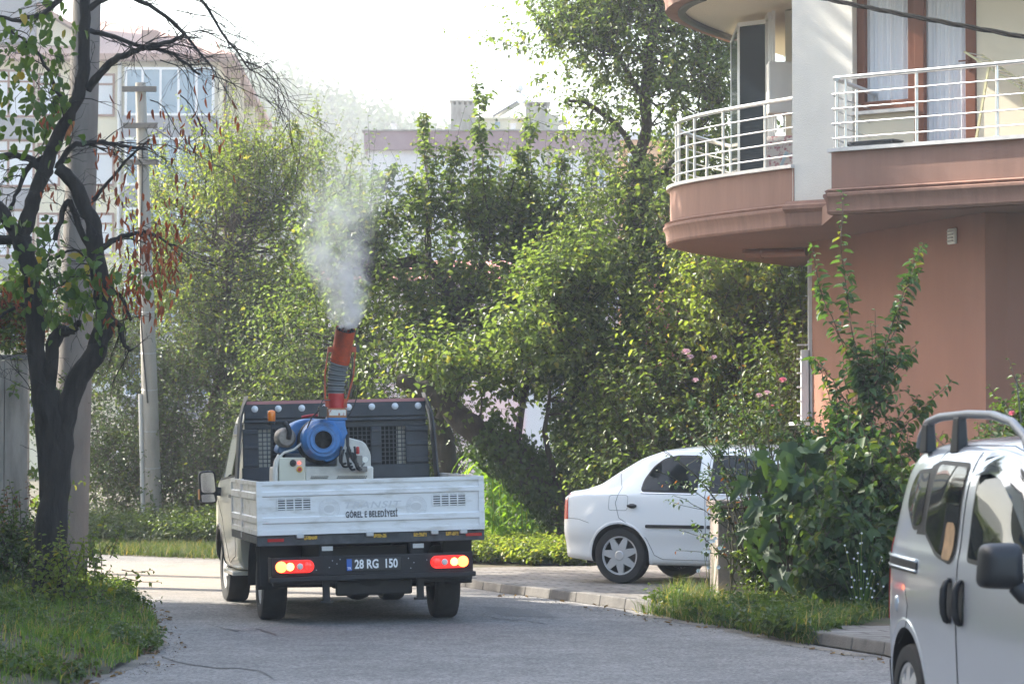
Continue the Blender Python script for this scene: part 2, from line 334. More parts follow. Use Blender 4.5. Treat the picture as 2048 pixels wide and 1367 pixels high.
# ---------------------------------------------------------------- ground, road, pavement
def asphalt():
    m = mat('asphalt', (.17, .17, .18), .85); nt = m.node_tree; n = nt.nodes; L = nt.links; b = n['Principled BSDF']
    tc = n.new('ShaderNodeTexCoord')
    def noise(s, d=4):
        x = n.new('ShaderNodeTexNoise'); x.inputs['Scale'].default_value = s; x.inputs['Detail'].default_value = d; L.new(tc.outputs['Object'], x.inputs[0]); return x
    big, mid = noise(.45), noise(3.2, 6)
    vo = n.new('ShaderNodeTexVoronoi'); vo.inputs['Scale'].default_value = 48; L.new(tc.outputs['Object'], vo.inputs[0])
    r1 = n.new('ShaderNodeValToRGB'); L.new(big.outputs[0], r1.inputs[0]); e = r1.color_ramp.elements
    e[0].position = .35; e[0].color = (.128, .126, .127, 1); e[1].position = .68; e[1].color = (.190, .186, .184, 1)
    r2 = n.new('ShaderNodeValToRGB'); L.new(vo.outputs['Color'], r2.inputs[0]); e = r2.color_ramp.elements
    e[0].position = .15; e[0].color = (.60, .597, .59, 1); e[1].position = .95; e[1].color = (1.62, 1.58, 1.52, 1)
    r3 = n.new('ShaderNodeValToRGB'); L.new(mid.outputs[0], r3.inputs[0]); e = r3.color_ramp.elements
    e[0].position = .3; e[0].color = (.8, .8, .8, 1); e[1].position = .7; e[1].color = (1.12, 1.11, 1.1, 1)
    a = n.new('ShaderNodeMixRGB'); a.blend_type = 'MULTIPLY'; a.inputs[0].default_value = 1; L.new(r1.outputs[0], a.inputs[1]); L.new(r2.outputs[0], a.inputs[2])
    c = n.new('ShaderNodeMixRGB'); c.blend_type = 'MULTIPLY'; c.inputs[0].default_value = 1; L.new(a.outputs[0], c.inputs[1]); L.new(r3.outputs[0], c.inputs[2])
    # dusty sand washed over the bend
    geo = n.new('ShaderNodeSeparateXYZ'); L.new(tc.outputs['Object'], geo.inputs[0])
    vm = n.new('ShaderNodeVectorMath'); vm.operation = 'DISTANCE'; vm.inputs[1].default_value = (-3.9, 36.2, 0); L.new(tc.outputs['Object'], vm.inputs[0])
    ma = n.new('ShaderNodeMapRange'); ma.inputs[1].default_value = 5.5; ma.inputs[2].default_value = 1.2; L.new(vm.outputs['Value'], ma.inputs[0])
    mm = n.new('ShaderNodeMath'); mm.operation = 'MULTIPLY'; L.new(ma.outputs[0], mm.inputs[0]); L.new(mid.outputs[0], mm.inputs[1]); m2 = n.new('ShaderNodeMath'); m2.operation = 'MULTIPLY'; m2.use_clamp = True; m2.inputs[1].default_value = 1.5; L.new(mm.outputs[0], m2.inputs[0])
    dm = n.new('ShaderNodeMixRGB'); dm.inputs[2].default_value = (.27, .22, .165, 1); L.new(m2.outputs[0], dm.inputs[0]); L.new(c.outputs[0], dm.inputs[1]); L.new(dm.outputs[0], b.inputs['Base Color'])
    bp = n.new('ShaderNodeBump'); bp.inputs['Strength'].default_value = .5; bp.inputs['Distance'].default_value = .008
    L.new(vo.outputs['Distance'], bp.inputs['Height']); L.new(bp.outputs[0], b.inputs['Normal'])
    return m
def paver_mat(name, c1=(.21, .195, .185), sc=4.2, w=.5, h=.25):
    m = mat(name, c1, .85); nt = m.node_tree; n = nt.nodes; L = nt.links; b = n['Principled BSDF']
    tc = n.new('ShaderNodeTexCoord'); mp = n.new('ShaderNodeMapping'); mp.inputs['Rotation'].default_value = (0, 0, R(-14)); mp.inputs['Scale'].default_value = (sc, sc, sc)
    L.new(tc.outputs['Object'], mp.inputs[0])
    br = n.new('ShaderNodeTexBrick'); br.inputs['Color1'].default_value = (*c1, 1); br.inputs['Color2'].default_value = (*(x * .84 for x in c1), 1)
    br.inputs['Mortar'].default_value = (.07, .062, .055, 1); br.inputs['Scale'].default_value = 1; br.inputs['Mortar Size'].default_value = .075
    br.inputs['Mortar Smooth'].default_value = .3; br.inputs['Brick Width'].default_value = 1.6; br.inputs['Row Height'].default_value = .8; L.new(mp.outputs[0], br.inputs[0])
    no = n.new('ShaderNodeTexNoise'); no.inputs['Scale'].default_value = 1.4; no.inputs['Detail'].default_value = 6; L.new(tc.outputs['Object'], no.inputs[0])
    cr = n.new('ShaderNodeValToRGB'); L.new(no.outputs[0], cr.inputs[0]); e = cr.color_ramp.elements; e[0].position = .35; e[0].color = (.72, .70, .66, 1); e[1].position = .65; e[1].color = (1.12, 1.12, 1.1, 1)
    a = n.new('ShaderNodeMixRGB'); a.blend_type = 'MULTIPLY'; a.inputs[0].default_value = 1; L.new(br.outputs[0], a.inputs[1]); L.new(cr.outputs[0], a.inputs[2]); L.new(a.outputs[0], b.inputs['Base Color'])
    bp = n.new('ShaderNodeBump'); bp.inputs['Strength'].default_value = .5; bp.inputs['Distance'].default_value = .01; bp.invert = True
    L.new(br.outputs['Fac'], bp.inputs['Height']); L.new(bp.outputs[0], b.inputs['Normal']); return m
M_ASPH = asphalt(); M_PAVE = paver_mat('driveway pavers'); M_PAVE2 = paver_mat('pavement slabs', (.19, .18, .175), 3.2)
M_SOIL = mat('soil', (.085, .062, .04), .95, c2=(.04, .05, .02), scale=2.5, bump=.6, bscale=30)
M_KERB = mat('kerb stone', (.15, .14, .13), .85, var=.35, scale=5, bump=.3, bscale=60)
M_DUST = mat('dusty grit', (.20, .175, .145), .95, c2=(.13, .12, .105), scale=2.2, bump=.4, bscale=90)
def sheet(name, poly, z, m, kind='structure', sub=0):
    mb = MB(); mb.add([(p[0], p[1], z) for p in poly], [tuple(range(len(poly)))]); o = mb.build(name, m, smooth=0, fix=True)
    if o.data.polygons[0].normal.z < 0: o.data.flip_normals()
    return tag(o, kind=kind)
XY = lambda px, py, z=0.0: PZ(px, py, z)[:2]
# the ground: one sheet that reaches far behind the houses
g = MB(); g.add([(-900, -60, -.02), (900, -60, -.02), (900, 1600, -.02), (-900, 1600, -.02)], [(0, 1, 2, 3)]); tag(g.build('ground', M_SOIL, smooth=0), kind='structure')
kerb = [XY(2300, 1440), XY(1990, 1368), XY(1766, 1312), XY(1640, 1292), XY(1500, 1262), XY(1300, 1226), XY(1150, 1204), XY(1000, 1185), XY(930, 1174), XY(880, 1166), XY(780, 1152), XY(640, 1140)]
leftedge = [(-12, 36.5), XY(100, 1176), XY(240, 1180), XY(300, 1225), XY(325, 1290), XY(270, 1330), XY(170, 1367), XY(0, 1410), (-6.2, 12), (-6.5, -40)]
far = [XY(640, 1138), XY(440, 1119), XY(360, 1116), XY(180, 1108), (-9, 43.5), (-14, 44), (-30, 47)]
road = [(7.5, -40), (7.2, 5), (6.2, 13)] + kerb[:-1] + far + [(-30, 37)] + leftedge
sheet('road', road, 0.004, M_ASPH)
# tar-filled crack near the verge, and grit washed against the road edges
ck = MB(); pts = [XY(*p) for p in ((322, 1312), (352, 1324), (385, 1330), (430, 1336), (480, 1337), (520, 1342), (545, 1356))]
for i in range(len(pts) - 1):
    a, b = Vector((*pts[i], .0085)), Vector((*pts[i+1], .0085)); s = Vector((0, .03, 0)); ck.add([a - s, b - s, b + s, a + s], [(0, 1, 2, 3)])
tag(ck.build('crack', mat('tar', (.03, .03, .032), .6), smooth=0), kind='structure')
rr = random.Random(5)
def ragged(name, line, wid, z, m, seed):
    rr = random.Random(seed); a = []; b = []
    for i in range(len(line) - 1):
        p, q = Vector((*line[i], 0)), Vector((*line[i+1], 0)); n = (q - p).cross(Vector((0, 0, 1))).normalized()
        for k in range(6):
            t = k / 6; c = p.lerp(q, t); a.append(c + n * wid * rr.uniform(.35, 1.1)); b.append(c - n * .05)
    mb = MB(); V = [(v.x, v.y, z) for v in a] + [(v.x, v.y, z) for v in b]; k = len(a)
    mb.add(V, [(i, i+1, k+i+1, k+i) for i in range(k-1)]); o = mb.build(name, m, smooth=0)
    if o.data.polygons[0].normal.z < 0: o.data.flip_normals()
    return tag(o, kind='structure')
ragged('road_grit', [XY(1766, 1313), XY(1640, 1293), XY(1500, 1263), XY(1300, 1227)], -.25, .008, M_DUST, 1)
ragged('road_grit', [XY(240, 1180), XY(300, 1225), XY(325, 1290), XY(270, 1330), XY(170, 1367)], .42, .008, M_DUST, 3)
ragged('road_grit', far[:4], .35, .008, M_DUST, 4)
# driveway of interlocking pavers, pavement by the van, planting strips: raised .1 m behind a kerb
KL = [Vector((*XY(px, py), 0)) for px, py in ((2100, 1392), (1990, 1368), (1766, 1310), (1640, 1290), (1500, 1260), (1400, 1242), (1300, 1226), (1150, 1204), (1000, 1185), (930, 1174), (880, 1166), (780, 1152), (700, 1145))]
def inner(i, d=.13):
    a = KL[max(i-1, 0)]; b = KL[min(i+1, len(KL)-1)]; t = (b - a).normalized(); n = Vector((t.y, -t.x, 0)); n = n if n.y > 0 else -n
    return (KL[i].x + n.x * d, KL[i].y + n.y * d)
drive = [inner(i) for i in range(6, 13)] + [XY(760, 1133, .1), XY(960, 1134, .1), XY(1180, 1131, .1), (3.2, 40.5), (3.6, 34.5), XY(1520, 1205, .1)]
sheet('driveway', drive, .1, M_PAVE)
pave = [inner(0), (9, 20), (9, 24), (4.3, 25.5), XY(1640, 1250, .1), inner(3)] + [inner(2), inner(1)]
sheet('pavement', pave, .1, M_PAVE2)
bed = [inner(6), inner(5), inner(4), inner(3), XY(1640, 1250, .1), (4.3, 25.5), (9, 24), (9, 33), (4.0, 33.5), (3.4, 34.5), XY(1520, 1205, .1)]
sheet('planting_bed', bed, .094, M_SOIL)
kb = MB(); rr = random.Random(2); acc = []
for i in range(len(KL) - 1):
    a, b = KL[i], KL[i+1]; n = max(1, round((b - a).length / .75)); acc += [a.lerp(b, j / n) for j in range(n)]
acc.append(KL[-1])
for i in range(len(acc) - 1):
    a, b = acc[i], acc[i+1]; d = (b - a).normalized(); s = Vector((d.y, -d.x, 0)); s = s if s.y > 0 else -s
    h = Vector((0, 0, .106 + rr.uniform(-.006, .008))); a = a + d * .003; b = b - d * .003; s = s * .15; fl = s * .12
    kb.add([a, b, b + s, a + s, a + fl + h, b + fl + h, b + s + h, a + s + h], [(0, 3, 2, 1), (4, 5, 6, 7), (0, 1, 5, 4), (1, 2, 6, 5), (2, 3, 7, 6), (3, 0, 4, 7)])
tag(kb.build('kerb', M_KERB, smooth=0, fix=True, bevel=.012), kind='structure')
# left verge: a low bank
def bank_z(x, y):
    xe = np.interp(y, [15, 20.7, 22, 24.5, 28.9, 33.1, 36], [-3.3, -2.96, -2.75, -2.86, -3.5, -4.35, -6]); e = np.clip((xe - x) / 1.6, 0, 1); f = np.clip((36.6 - y) / 2.0, 0, 1) * np.clip((y - 17) / 3, 0, 1); return .012 + .26 * np.minimum(e, 1) ** .8 * f
vx, vy = np.meshgrid(np.linspace(-9, -2.9, 62), np.linspace(15, 37.5, 120)); vz = bank_z(vx, vy)
rng = np.random.default_rng(3); vz = vz + rng.normal(0, .006, vz.shape)
edge = leftedge; verge_poly = [(-9, 36.6)] + [tuple(p) for p in leftedge[1:8]] + [(-6.2, 15), (-9, 15)]
ins = in_poly(vx.ravel(), vy.ravel(), verge_poly).reshape(vx.shape); vz = np.where(ins, np.maximum(vz, .02), -.06)
idx = np.arange(vx.size).reshape(vx.shape); q = np.stack([idx[:-1, :-1], idx[:-1, 1:], idx[1:, 1:], idx[1:, :-1]], -1).reshape(-1, 4)
tag(mesh_np('verge', np.stack([vx, vy, vz], -1).reshape(-1, 3), q, M_SOIL), kind='structure')

# repaired patches and hairline cracks in the asphalt
M_PATCH = mat('older asphalt patch', (.185, .18, .172), .9, var=.35, scale=38, c2=(.10, .097, .094), bump=.5, bscale=120)
for k, pl_ in enumerate(([(960, 1212), (1060, 1218), (1120, 1236), (1000, 1230)],)):
    rr = random.Random(k); pts = []
    for i in range(4):
        a, b = pl_[i], pl_[(i+1) % 4]
        for j in range(5): t = j/5; pts.append(XY(a[0] + (b[0]-a[0])*t + rr.uniform(-3, 3), a[1] + (b[1]-a[1])*t + rr.uniform(-1, 1)))
    sheet('road_patch', pts, .0065, M_PATCH)
for k, ln in enumerate(([(420, 1250), (470, 1262), (520, 1259), (560, 1272)], [(960, 1230), (1010, 1240), (1060, 1243), (1100, 1250)])):
    rr = random.Random(30 + k); P_ = []
    for a, b in zip(ln[:-1], ln[1:]): P_ += [(a[0] + (b[0]-a[0])*t/5 + rr.uniform(-3, 3), a[1] + (b[1]-a[1])*t/5 + rr.uniform(-1.2, 1.2)) for t in range(5)]
    q = [Vector((*XY(*p), .0092)) for p in P_]; mb = MB()
    for a, b in zip(q[:-1], q[1:]): n = (b - a).cross(Vector((0, 0, 1))).normalized() * rr.uniform(.006, .014); mb.add([a - n, b - n, b + n, a + n], [(0, 1, 2, 3)])
    o = mb.build('crack', bpy.data.materials['tar'], smooth=0)
    if o.data.polygons[0].normal.z < 0: o.data.flip_normals()
    tag(o, kind='structure')
# ---------------------------------------------------------------- the terracotta house on the right
def stain_mat(name, c, var=.12, sc=1.2, stre=(1, 1, 1), bump=.15):
    return mat(name, c, .9, var=var, scale=sc, bump=bump, bscale=120, contrast=(.3, .7), stretch=stre)
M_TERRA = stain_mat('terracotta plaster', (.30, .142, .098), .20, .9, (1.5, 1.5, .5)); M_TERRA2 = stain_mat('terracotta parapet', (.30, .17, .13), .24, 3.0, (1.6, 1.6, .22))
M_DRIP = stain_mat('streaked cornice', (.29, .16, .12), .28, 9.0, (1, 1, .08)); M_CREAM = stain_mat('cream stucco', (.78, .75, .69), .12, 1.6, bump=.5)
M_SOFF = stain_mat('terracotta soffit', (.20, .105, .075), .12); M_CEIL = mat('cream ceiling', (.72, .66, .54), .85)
M_MARB = mat('marble sill', (.72, .70, .68), .35, var=.2, scale=6); M_BROWN = mat('brown window frame', (.17, .058, .032), .35, spec=.5)
M_ALU = mat('brushed metal rail', (.72, .72, .73), .28, metal=.85); M_CURT = mat('sheer curtain', (.80, .81, .84), .8)
M_DGLASS = mat('dark tinted glass', (.010, .016, .024), .12, spec=.35); M_WPL = mat('white plastic', (.78, .78, .76), .4)
M_DARKMET = mat('dark anodised metal', (.06, .062, .065), .4, metal=.4)
def curtain_mat():
    m = mat('curtain folds', (.80, .81, .85), .8); nt = m.node_tree; n = nt.nodes; L = nt.links; b = n['Principled BSDF']
    b.inputs['Transmission Weight'].default_value = 0; return m
HZ = dict(sof=4.05, corn=4.30, plate=4.76, rail=5.52, sof2=6.95, top=7.66)
def edge_plan():     # plan of the balcony edge, from the tip round the front to the far right
    left = [(2.92, 39.5), (2.62, 38.85), (2.28, 38.05), (2.05, 37.35), (1.95, 36.85), (1.935, 36.4), (2.0, 35.9), (2.16, 35.4), (2.42, 34.82), (2.72, 34.25), (3.03, 33.72), (3.17, 33.50)]
    return left
def smooth_plan(p, n=3):
    for _ in range(n):
        q = [p[0]]
        for a, b in zip(p[:-1], p[1:]): q += [(a[0]*.75 + b[0]*.25, a[1]*.75 + b[1]*.25), (a[0]*.25 + b[0]*.75, a[1]*.25 + b[1]*.75)]
        p = q + [p[-1]]
    return p
def offset(p, d):
    o = []
    for i in range(len(p)):
        a = Vector((*p[max(i-1, 0)], 0)); b = Vector((*p[min(i+1, len(p)-1)], 0)); t = (b - a).normalized(); n = Vector((-t.y, t.x, 0)); o.append((p[i][0] - n.x*d, p[i][1] - n.y*d))
    return o   # positive d = to the right of the walking direction
def strip(mb, plan, prof, mi=0, close=True):      # prof: list of (outward offset, z) swept along the plan; outward = the viewer's side
    rows = [[(x, y, z) for x, y in offset(plan, o)] for o, z in prof]; n = len(plan); V = [p for r in rows for p in r]
    k = len(prof); mb.add(V, [(i*n + j, i*n + j + 1, ((i+1) % k)*n + j + 1, ((i+1) % k)*n + j) for i in range(k if close else k-1) for j in range(n-1)], mi)
    if close: mb.add([r[0] for r in rows], [tuple(range(k))], mi); mb.add([r[-1] for r in rows], [tuple(range(k-1, -1, -1))], mi)
def rng_pts(a, b, n): return [(a[0] + (b[0]-a[0])*i/(n-1), a[1] + (b[1]-a[1])*i/(n-1)) for i in range(n)]
house = thing('apartment_house', (4.6, 34, 0), 0, 'terracotta and cream house with rounded balcony corner and steel railings', 'house')
HB = lambda mb, name, m, parent=None, **k: (lambda o: o)(build_at(mb, name, m, parent or house, k))
def build_at(mb, name, m, parent, k):
    par = parent; off = Vector((0, 0, 0)); q = parent
    while q is not None: off += q.location; q = q.parent
    mb.v = [tuple(Vector(v) - off) for v in mb.v]; return mb.build(name, m, par, **k)
LP_ = smooth_plan(edge_plan(), 2)
U = Vector((.774, -.633, 0)); N_ = Vector((-.633, -.774, 0))          # along the facade to the right; out of the facade
C0 = Vector((3.155, 33.52, 0)); W0 = C0 + U * .62                      # white pier between the two balconies
RB0 = Vector((3.40, 31.70, 0)); RB1 = RB0 + U * 6.0                    # right balcony front edge
WP = lambda s, z=0, o=0: C0 + U * s + N_ * o + Vector((0, 0, z))
# ground floor wall
mb = MB(); A = Vector((3.62, 36.0, 0)); B = Vector((4.95, 31.2, 0)); Cc = Vector((8.6, 30.6, 0)); D = Vector((9.5, 41, 0)); E_ = Vector((4.1, 41.0, 0))
pl = [A, B, B + Vector((.25, .12, 0)), Cc, D, E_]
mb.prism([(p.x, p.y) for p in pl], 0, HZ['sof']); HB(mb, 'ground_floor_wall', M_TERRA, smooth=0, fix=True)
# first floor slab + soffit
def slab(mb, z0, z1, inset=.08):
    rp = [(RB1.x, RB1.y), (11, 29), (11, 42), (4.2, 42)]
    pts = [(p[0], p[1]) for p in LP_] + [tuple((C0 + N_ * .02)[:2]), tuple((C0 + U * .4 + N_ * .02)[:2]), (RB0.x + .02, RB0.y + .02)] + rp
    pts = [p if i > 0 else p for i, p in enumerate(pts)]; mb.prism(pts, z0, z1)
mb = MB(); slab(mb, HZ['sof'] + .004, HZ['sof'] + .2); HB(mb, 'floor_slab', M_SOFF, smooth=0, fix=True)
# cornices + parapets
corn = [(-.02, 4.05), (.035, 4.05), (.05, 4.075), (.045, 4.10), (.06, 4.20), (.085, 4.235), (.085, 4.262), (.055, 4.275), (.07, 4.30), (.03, 4.318), (-.02, 4.318)]
mb = MB(); strip(mb, LP_, corn); HB(mb, 'cornice', M_DRIP, smooth=30, fix=True)
mb = MB(); strip(mb, LP_, [(-.14, 4.20), (0, 4.20), (0, 4.72), (-.14, 4.72)]); HB(mb, 'balcony_parapet', M_TERRA2, smooth=30, fix=True)
mb = MB(); strip(mb, LP_, [(-.17, 4.722), (.045, 4.722), (.045, 4.76), (-.17, 4.76)]); HB(mb, 'marble_coping', M_MARB, smooth=30, fix=True)
rbp = rng_pts((RB0.x + .46 * 2.6, RB0.y + 1.1 * 2.6), (RB0.x, RB0.y), 6)[:-1] + [(RB0.x, RB0.y)]
side = [(RB0.x + .62, RB0.y + 1.48), (RB0.x, RB0.y)]; front = [(RB0.x, RB0.y), (RB1.x, RB1.y)]
for nm, prof, m in (('cornice', [(o * 1.15, z + .015) for o, z in corn], M_DRIP), ('balcony_parapet', [(-.14, 4.22), (0.002, 4.22), (0.002, 4.724), (-.14, 4.724)], M_TERRA2), ('marble_coping', [(-.17, 4.726), (.05, 4.726), (.05, 4.765), (-.17, 4.765)], M_MARB)):
    mb = MB(); strip(mb, [side[0], side[1], front[1]] if False else side, [(o, z) for o, z in prof]); strip(mb, front, [(o, z + .0015) for o, z in prof]); HB(mb, nm, m, smooth=30, fix=True)
# pier
mb = MB(); p = [WP(0), WP(.80), WP(.80, 0, -.35), WP(0, 0, -.35)]; mb.prism([(q.x, q.y) for q in p], 4.34, 9.6); HB(mb, 'white_pier', M_CREAM, smooth=0, fix=True)
mb = MB(); pf = [tuple(WP(-.06, 0, .0)[:2]), tuple(WP(.9, 0, .0)[:2])]; strip(mb, pf, [(-.2, 4.055), (.03, 4.055), (.05, 4.08), (.06, 4.21), (.12, 4.25), (.12, 4.29), (.07, 4.31), (.05, 4.345), (-.2, 4.345)]); HB(mb, 'pier_base_moulding', M_DRIP, smooth=0, fix=True)
# facade behind the right balcony: wall pieces leave openings for window and door
FO = -.06
def wallq(mb, s0, s1, z0, z1, t=.22, o=FO): mb.prism([tuple(WP(s0, 0, o)[:2]), tuple(WP(s1, 0, o)[:2]), tuple(WP(s1, 0, o - t)[:2]), tuple(WP(s0, 0, o - t)[:2])], z0, z1)
mb = MB(); wallq(mb, .801, 1.565, 4.3, 5.26); wallq(mb, 2.345, 9, 4.3, 6.95); wallq(mb, .80, 9, 6.953, 9.6); HB(mb, 'balcony_wall', mat('warm cream wall', (.76, .69, .54), .85, var=.05, scale=2), smooth=0, fix=True)
mb = MB(); wallq(mb, .80, 1.60, 5.262, 5.30, .1, .02); HB(mb, 'window_sill', M_MARB, smooth=0, fix=True)
def frame(name, s0, s1, z0, z1, w=.11, mull=(), o=FO - .04):
    fr = MB()
    for a, b, c, d in [(s0, s0 + w, z0, z1), (s1 - w, s1, z0, z1), (s0 + w, s1 - w, z0, z0 + w), (s0 + w, s1 - w, z1 - w, z1)] + [(q - w/2, q + w/2, z0 + w, z1 - w) for q in mull]: wallq(fr, a, b, c, d, .07, o)
    f = HB(fr, name, M_BROWN, smooth=0, fix=True, bevel=.008)
    cu = MB(); n = 40; V = []
    for i in range(n + 1):
        s = s0 + w*.6 + (s1 - s0 - w*1.2) * i / n; q = WP(s, 0, o - .10 + .018 * math.sin(i * 1.9) + .01 * math.sin(i * .7)); V += [(q.x, q.y, z0 + .03), (q.x, q.y, z1 - .02)]
    cu.add(V, [(2*i, 2*i+2, 2*i+3, 2*i+1) for i in range(n)]); HB(cu, 'curtain', M_CURT, f, smooth=80)
    return f
frame('window', .80, 1.56, 5.31, 7.0, .10, o=FO - .03); frame('balcony_door', 1.57, 2.34, 4.32, 7.0, .125, o=FO + .02)
mb = MB(); q = WP(2.28, 5.75, FO + .045); mb.tube([q, q + N_ * .05, q + N_ * .05 - U * .1], .009, 6); mb.tube([q - Vector((0, 0, .12)), q + Vector((0, 0, .04))], .016, 6); HB(mb, 'door_handle', M_BROWN)
# back walls (closing volume) for the upper floor, inner corner of the left balcony
mb = MB(); mb.prism([tuple(C0[:2] + (Vector((.02, .3, 0)))[:2]) if False else (3.42, 33.62), (3.95, 33.1), (10.8, 27.8), (11, 41.5), (3.75, 41.5), (3.60, 36.9)], 6.956, 9.6) if False else None
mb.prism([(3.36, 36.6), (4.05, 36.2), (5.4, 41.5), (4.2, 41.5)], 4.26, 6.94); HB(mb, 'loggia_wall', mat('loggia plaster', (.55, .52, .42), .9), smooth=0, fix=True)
mb = MB(); mb.prism([(4.9, 33.2), (11, 28.6), (11, 41.4), (5.5, 41.4)], 4.26, 6.94); HB(mb, 'inner_walls', M_CREAM, smooth=0, fix=True)
# second floor slab with cream ceiling + parapet of the balcony above
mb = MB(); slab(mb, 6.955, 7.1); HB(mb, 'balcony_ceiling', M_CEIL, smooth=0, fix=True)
mb = MB(); strip(mb, LP_, [(-.1, 6.93), (.05, 6.93), (.06, 7.05), (.09, 7.12), (.05, 7.16), (.05, 7.2), (0, 7.2), (0, 8.2), (-.1, 8.2)]); HB(mb, 'upper_parapet', M_TERRA2, smooth=30, fix=True)
mb = MB(); lp = offset(LP_, -.13); strip(mb, lp[:len(lp)*5//8], [(-.06, 6.90), (.03, 6.90), (.03, 6.952), (-.06, 6.952)]); HB(mb, 'glazing_track', M_DARKMET, smooth=30, fix=True)
mb = MB(); mb.lathe([(.001, 0), (.06, .0), (.095, .03), (.105, .075), (.115, .09), (.115, .1)], (2.82, 35.1, 6.853), n=24); HB(mb, 'ceiling_lamp', mat('opal lamp glass', (.75, .72, .62), .35), smooth=60)
# folded dark glass panels
mb = MB(); gp = MB()
for k, (pa, pb) in enumerate((((1464, 38.9), (1478, 37.2)), ((1479, 37.15), (1536, 36.85)), ((1534, 36.65), (1540, 36.2)), ((1543, 36.5), (1548, 36.1)))):
    a = P(pa[0], 300, pa[1]); b = P(pb[0], 300, pb[1]); a.z = b.z = 0; t = Vector((0, 0, 1)); z0, z1 = 4.74, 6.86
    if k < 2: gp.bar(a + t*((z0+z1)/2) , b + t*((z0+z1)/2), .02, z1 - z0 - .1)
    for q in (a, b): mb.bar(q + t*z0, q + t*z1, .035, .035)
    mb.bar(a + t*(z1-.02), b + t*(z1-.02), .04, .05); mb.bar(a + t*(z0+.03), b + t*(z0+.03), .04, .05)
f = HB(mb, 'folding_glazing', M_ALU, smooth=0); HB(gp, 'glass_panel', M_DGLASS, f, smooth=0)
# railings
def railing(plan, zp, zr, posts, name='railing'):
    mb = MB(); p3 = [Vector((x, y, 0)) for x, y in plan]
    cum = [0]
    for a, b in zip(p3[:-1], p3[1:]): cum.append(cum[-1] + (b - a).length)
    def at(s):
        s = max(0, min(s, cum[-1] - 1e-6)); i = max(j for j in range(len(cum)) if cum[j] <= s); i = min(i, len(p3) - 2)
        return p3[i].lerp(p3[i+1], (s - cum[i]) / max(cum[i+1] - cum[i], 1e-9))
    T = cum[-1]; mb.tube([q + Vector((0, 0, zr)) for q in p3], .026, 10)
    for k in range(4): z = zp + (zr - zp) * (.14 + .21 * k) ; out = .045; q = offset([(v.x, v.y) for v in p3], out); mb.tube([(x, y, z + .0) for x, y in q], .0085, 6)
    for s in posts: q = at(s if s >= 0 else T + s); mb.tube([q + Vector((0, 0, zp)), q + Vector((0, 0, zr))], .018, 8); mb.lathe([(.045, 0), (.045, .012), (.024, .016)], q + Vector((0, 0, zp)), n=12)
    return HB(mb, name, M_ALU, smooth=50)
lpr = offset(LP_, -.07); railing(lpr, 4.76, 5.52, [.25, 1.15, 2.0, 2.75, 3.2, 3.45, 4.1, 4.85, 5.75, 6.7])
railing(offset(side, -.06) , 4.766, 5.50, [.1, .85]); railing(offset(front, -.06), 4.768, 5.52, [.03, .14, 1.02, 1.98, 2.94, 3.9])
# things standing on the balconies and fixed to the wall
b = thing('wall_boiler', (0, 0, 0), 0, 'white wall boiler hanging in the loggia behind the glass panels', 'boiler')
q = P(1568, 180, 36.05); b.location = q; mb = MB(); mb.box(-.2, .2, -.15, .15, -.30, .33); mb.build('casing', M_WPL, b, bevel=.02); mb = MB()
for x in (-.1, 0, .1): mb.tube([(x, 0, -.30), (x, 0, -.52)], .012, 6)
mb.build('pipes', M_ALU, b)
ch = thing('armchair', P(1570, 322, 35.2), R(-20), 'flowered armchair on the rounded balcony behind the railing', 'armchair')
ch.location.z = 4.30
M_FLOW = mat('flowered fabric', (.62, .56, .50), .9, c2=(.38, .14, .16), scale=16, contrast=(.40, .5))
mb = MB(); mb.box(-.32, .32, .18, .32, .30, .98); mb.build('backrest', M_FLOW, ch, bevel=.06, seg=3); mb = MB(); mb.box(-.32, .32, -.3, .18, .25, .45); mb.build('seat', M_FLOW, ch, bevel=.04)
mb = MB(); [mb.box(x, x + .05, y, y + .05, 0, .25) for x in (-.3, .25) for y in (-.28, .25)]; mb.build('base', M_BROWN, ch)
st = thing('step_stool', P(1572, 325, 34.6), 0, 'pale blue folding step stool leaning inside the rounded balcony', 'stool'); st.location.z = 4.45
M_PBL = mat('pale blue paint', (.48, .58, .62), .5); mb = MB()
for x in (-.09, .09): mb.bar((x - .12, 0, 0), (x + .1, .02, .56), .035, .03)
mb.build('frame', M_PBL, st); mb = MB()
for k in (.3, .6, .95): mb.box(-.2 + .22*k, .0 + .22*k, -.03, .05, .56*k - .02, .56*k)
mb.build('tread', M_PBL, st)
bx = thing('planter_box', P(1748, 284, 32.3), math.atan2(U.y, U.x), 'low dark grey box on the right balcony floor behind its railing', 'box'); bx.location.z = 4.70
mb = MB(); mb.box(-.3, .3, -.1, .1, 0, .18); mb.box(-.31, .31, -.11, .11, .18, .205); mb.build('body', mat('dark grey plastic', (.045, .05, .06), .5), bx, bevel=.006)
dr = thing('drying_rack', WP(2.78, 4.43, .42), math.atan2(U.y, U.x), 'pale yellow clothes airer folded out on the right balcony', 'drying rack')
M_YEL = mat('pale yellow enamel', (.62, .58, .34), .5); mb = MB()
mb.bar((-.30, 0, 1.36), (.45, .05, .86), .03, .02); mb.bar((-.30, .35, 1.36), (.45, .35, .86), .03, .02); mb.bar((-.0, 0, 1.2), (-.25, .0, 0), .025, .02); mb.bar((.15, .35, 1.1), (.4, .35, 0), .025, .02)
mb.build('leg', M_YEL, dr); mb = MB()
for k in range(9): mb.tube([(-.28 + .08*k, 0, 1.35 - .053*k), (-.28 + .08*k, .35, 1.35 - .053*k)], .006, 5)
mb.build('wires', M_ALU, dr)
vt = thing('wall_vent', P(1907, 472, 32.5), 0, 'white louvred vent on the terracotta ground floor wall', 'vent')
wd = (B - A).normalized(); vt.rotation_euler = (0, 0, math.atan2(wd.y, wd.x)); tw = (vt.location.x - A.x) / 1; 
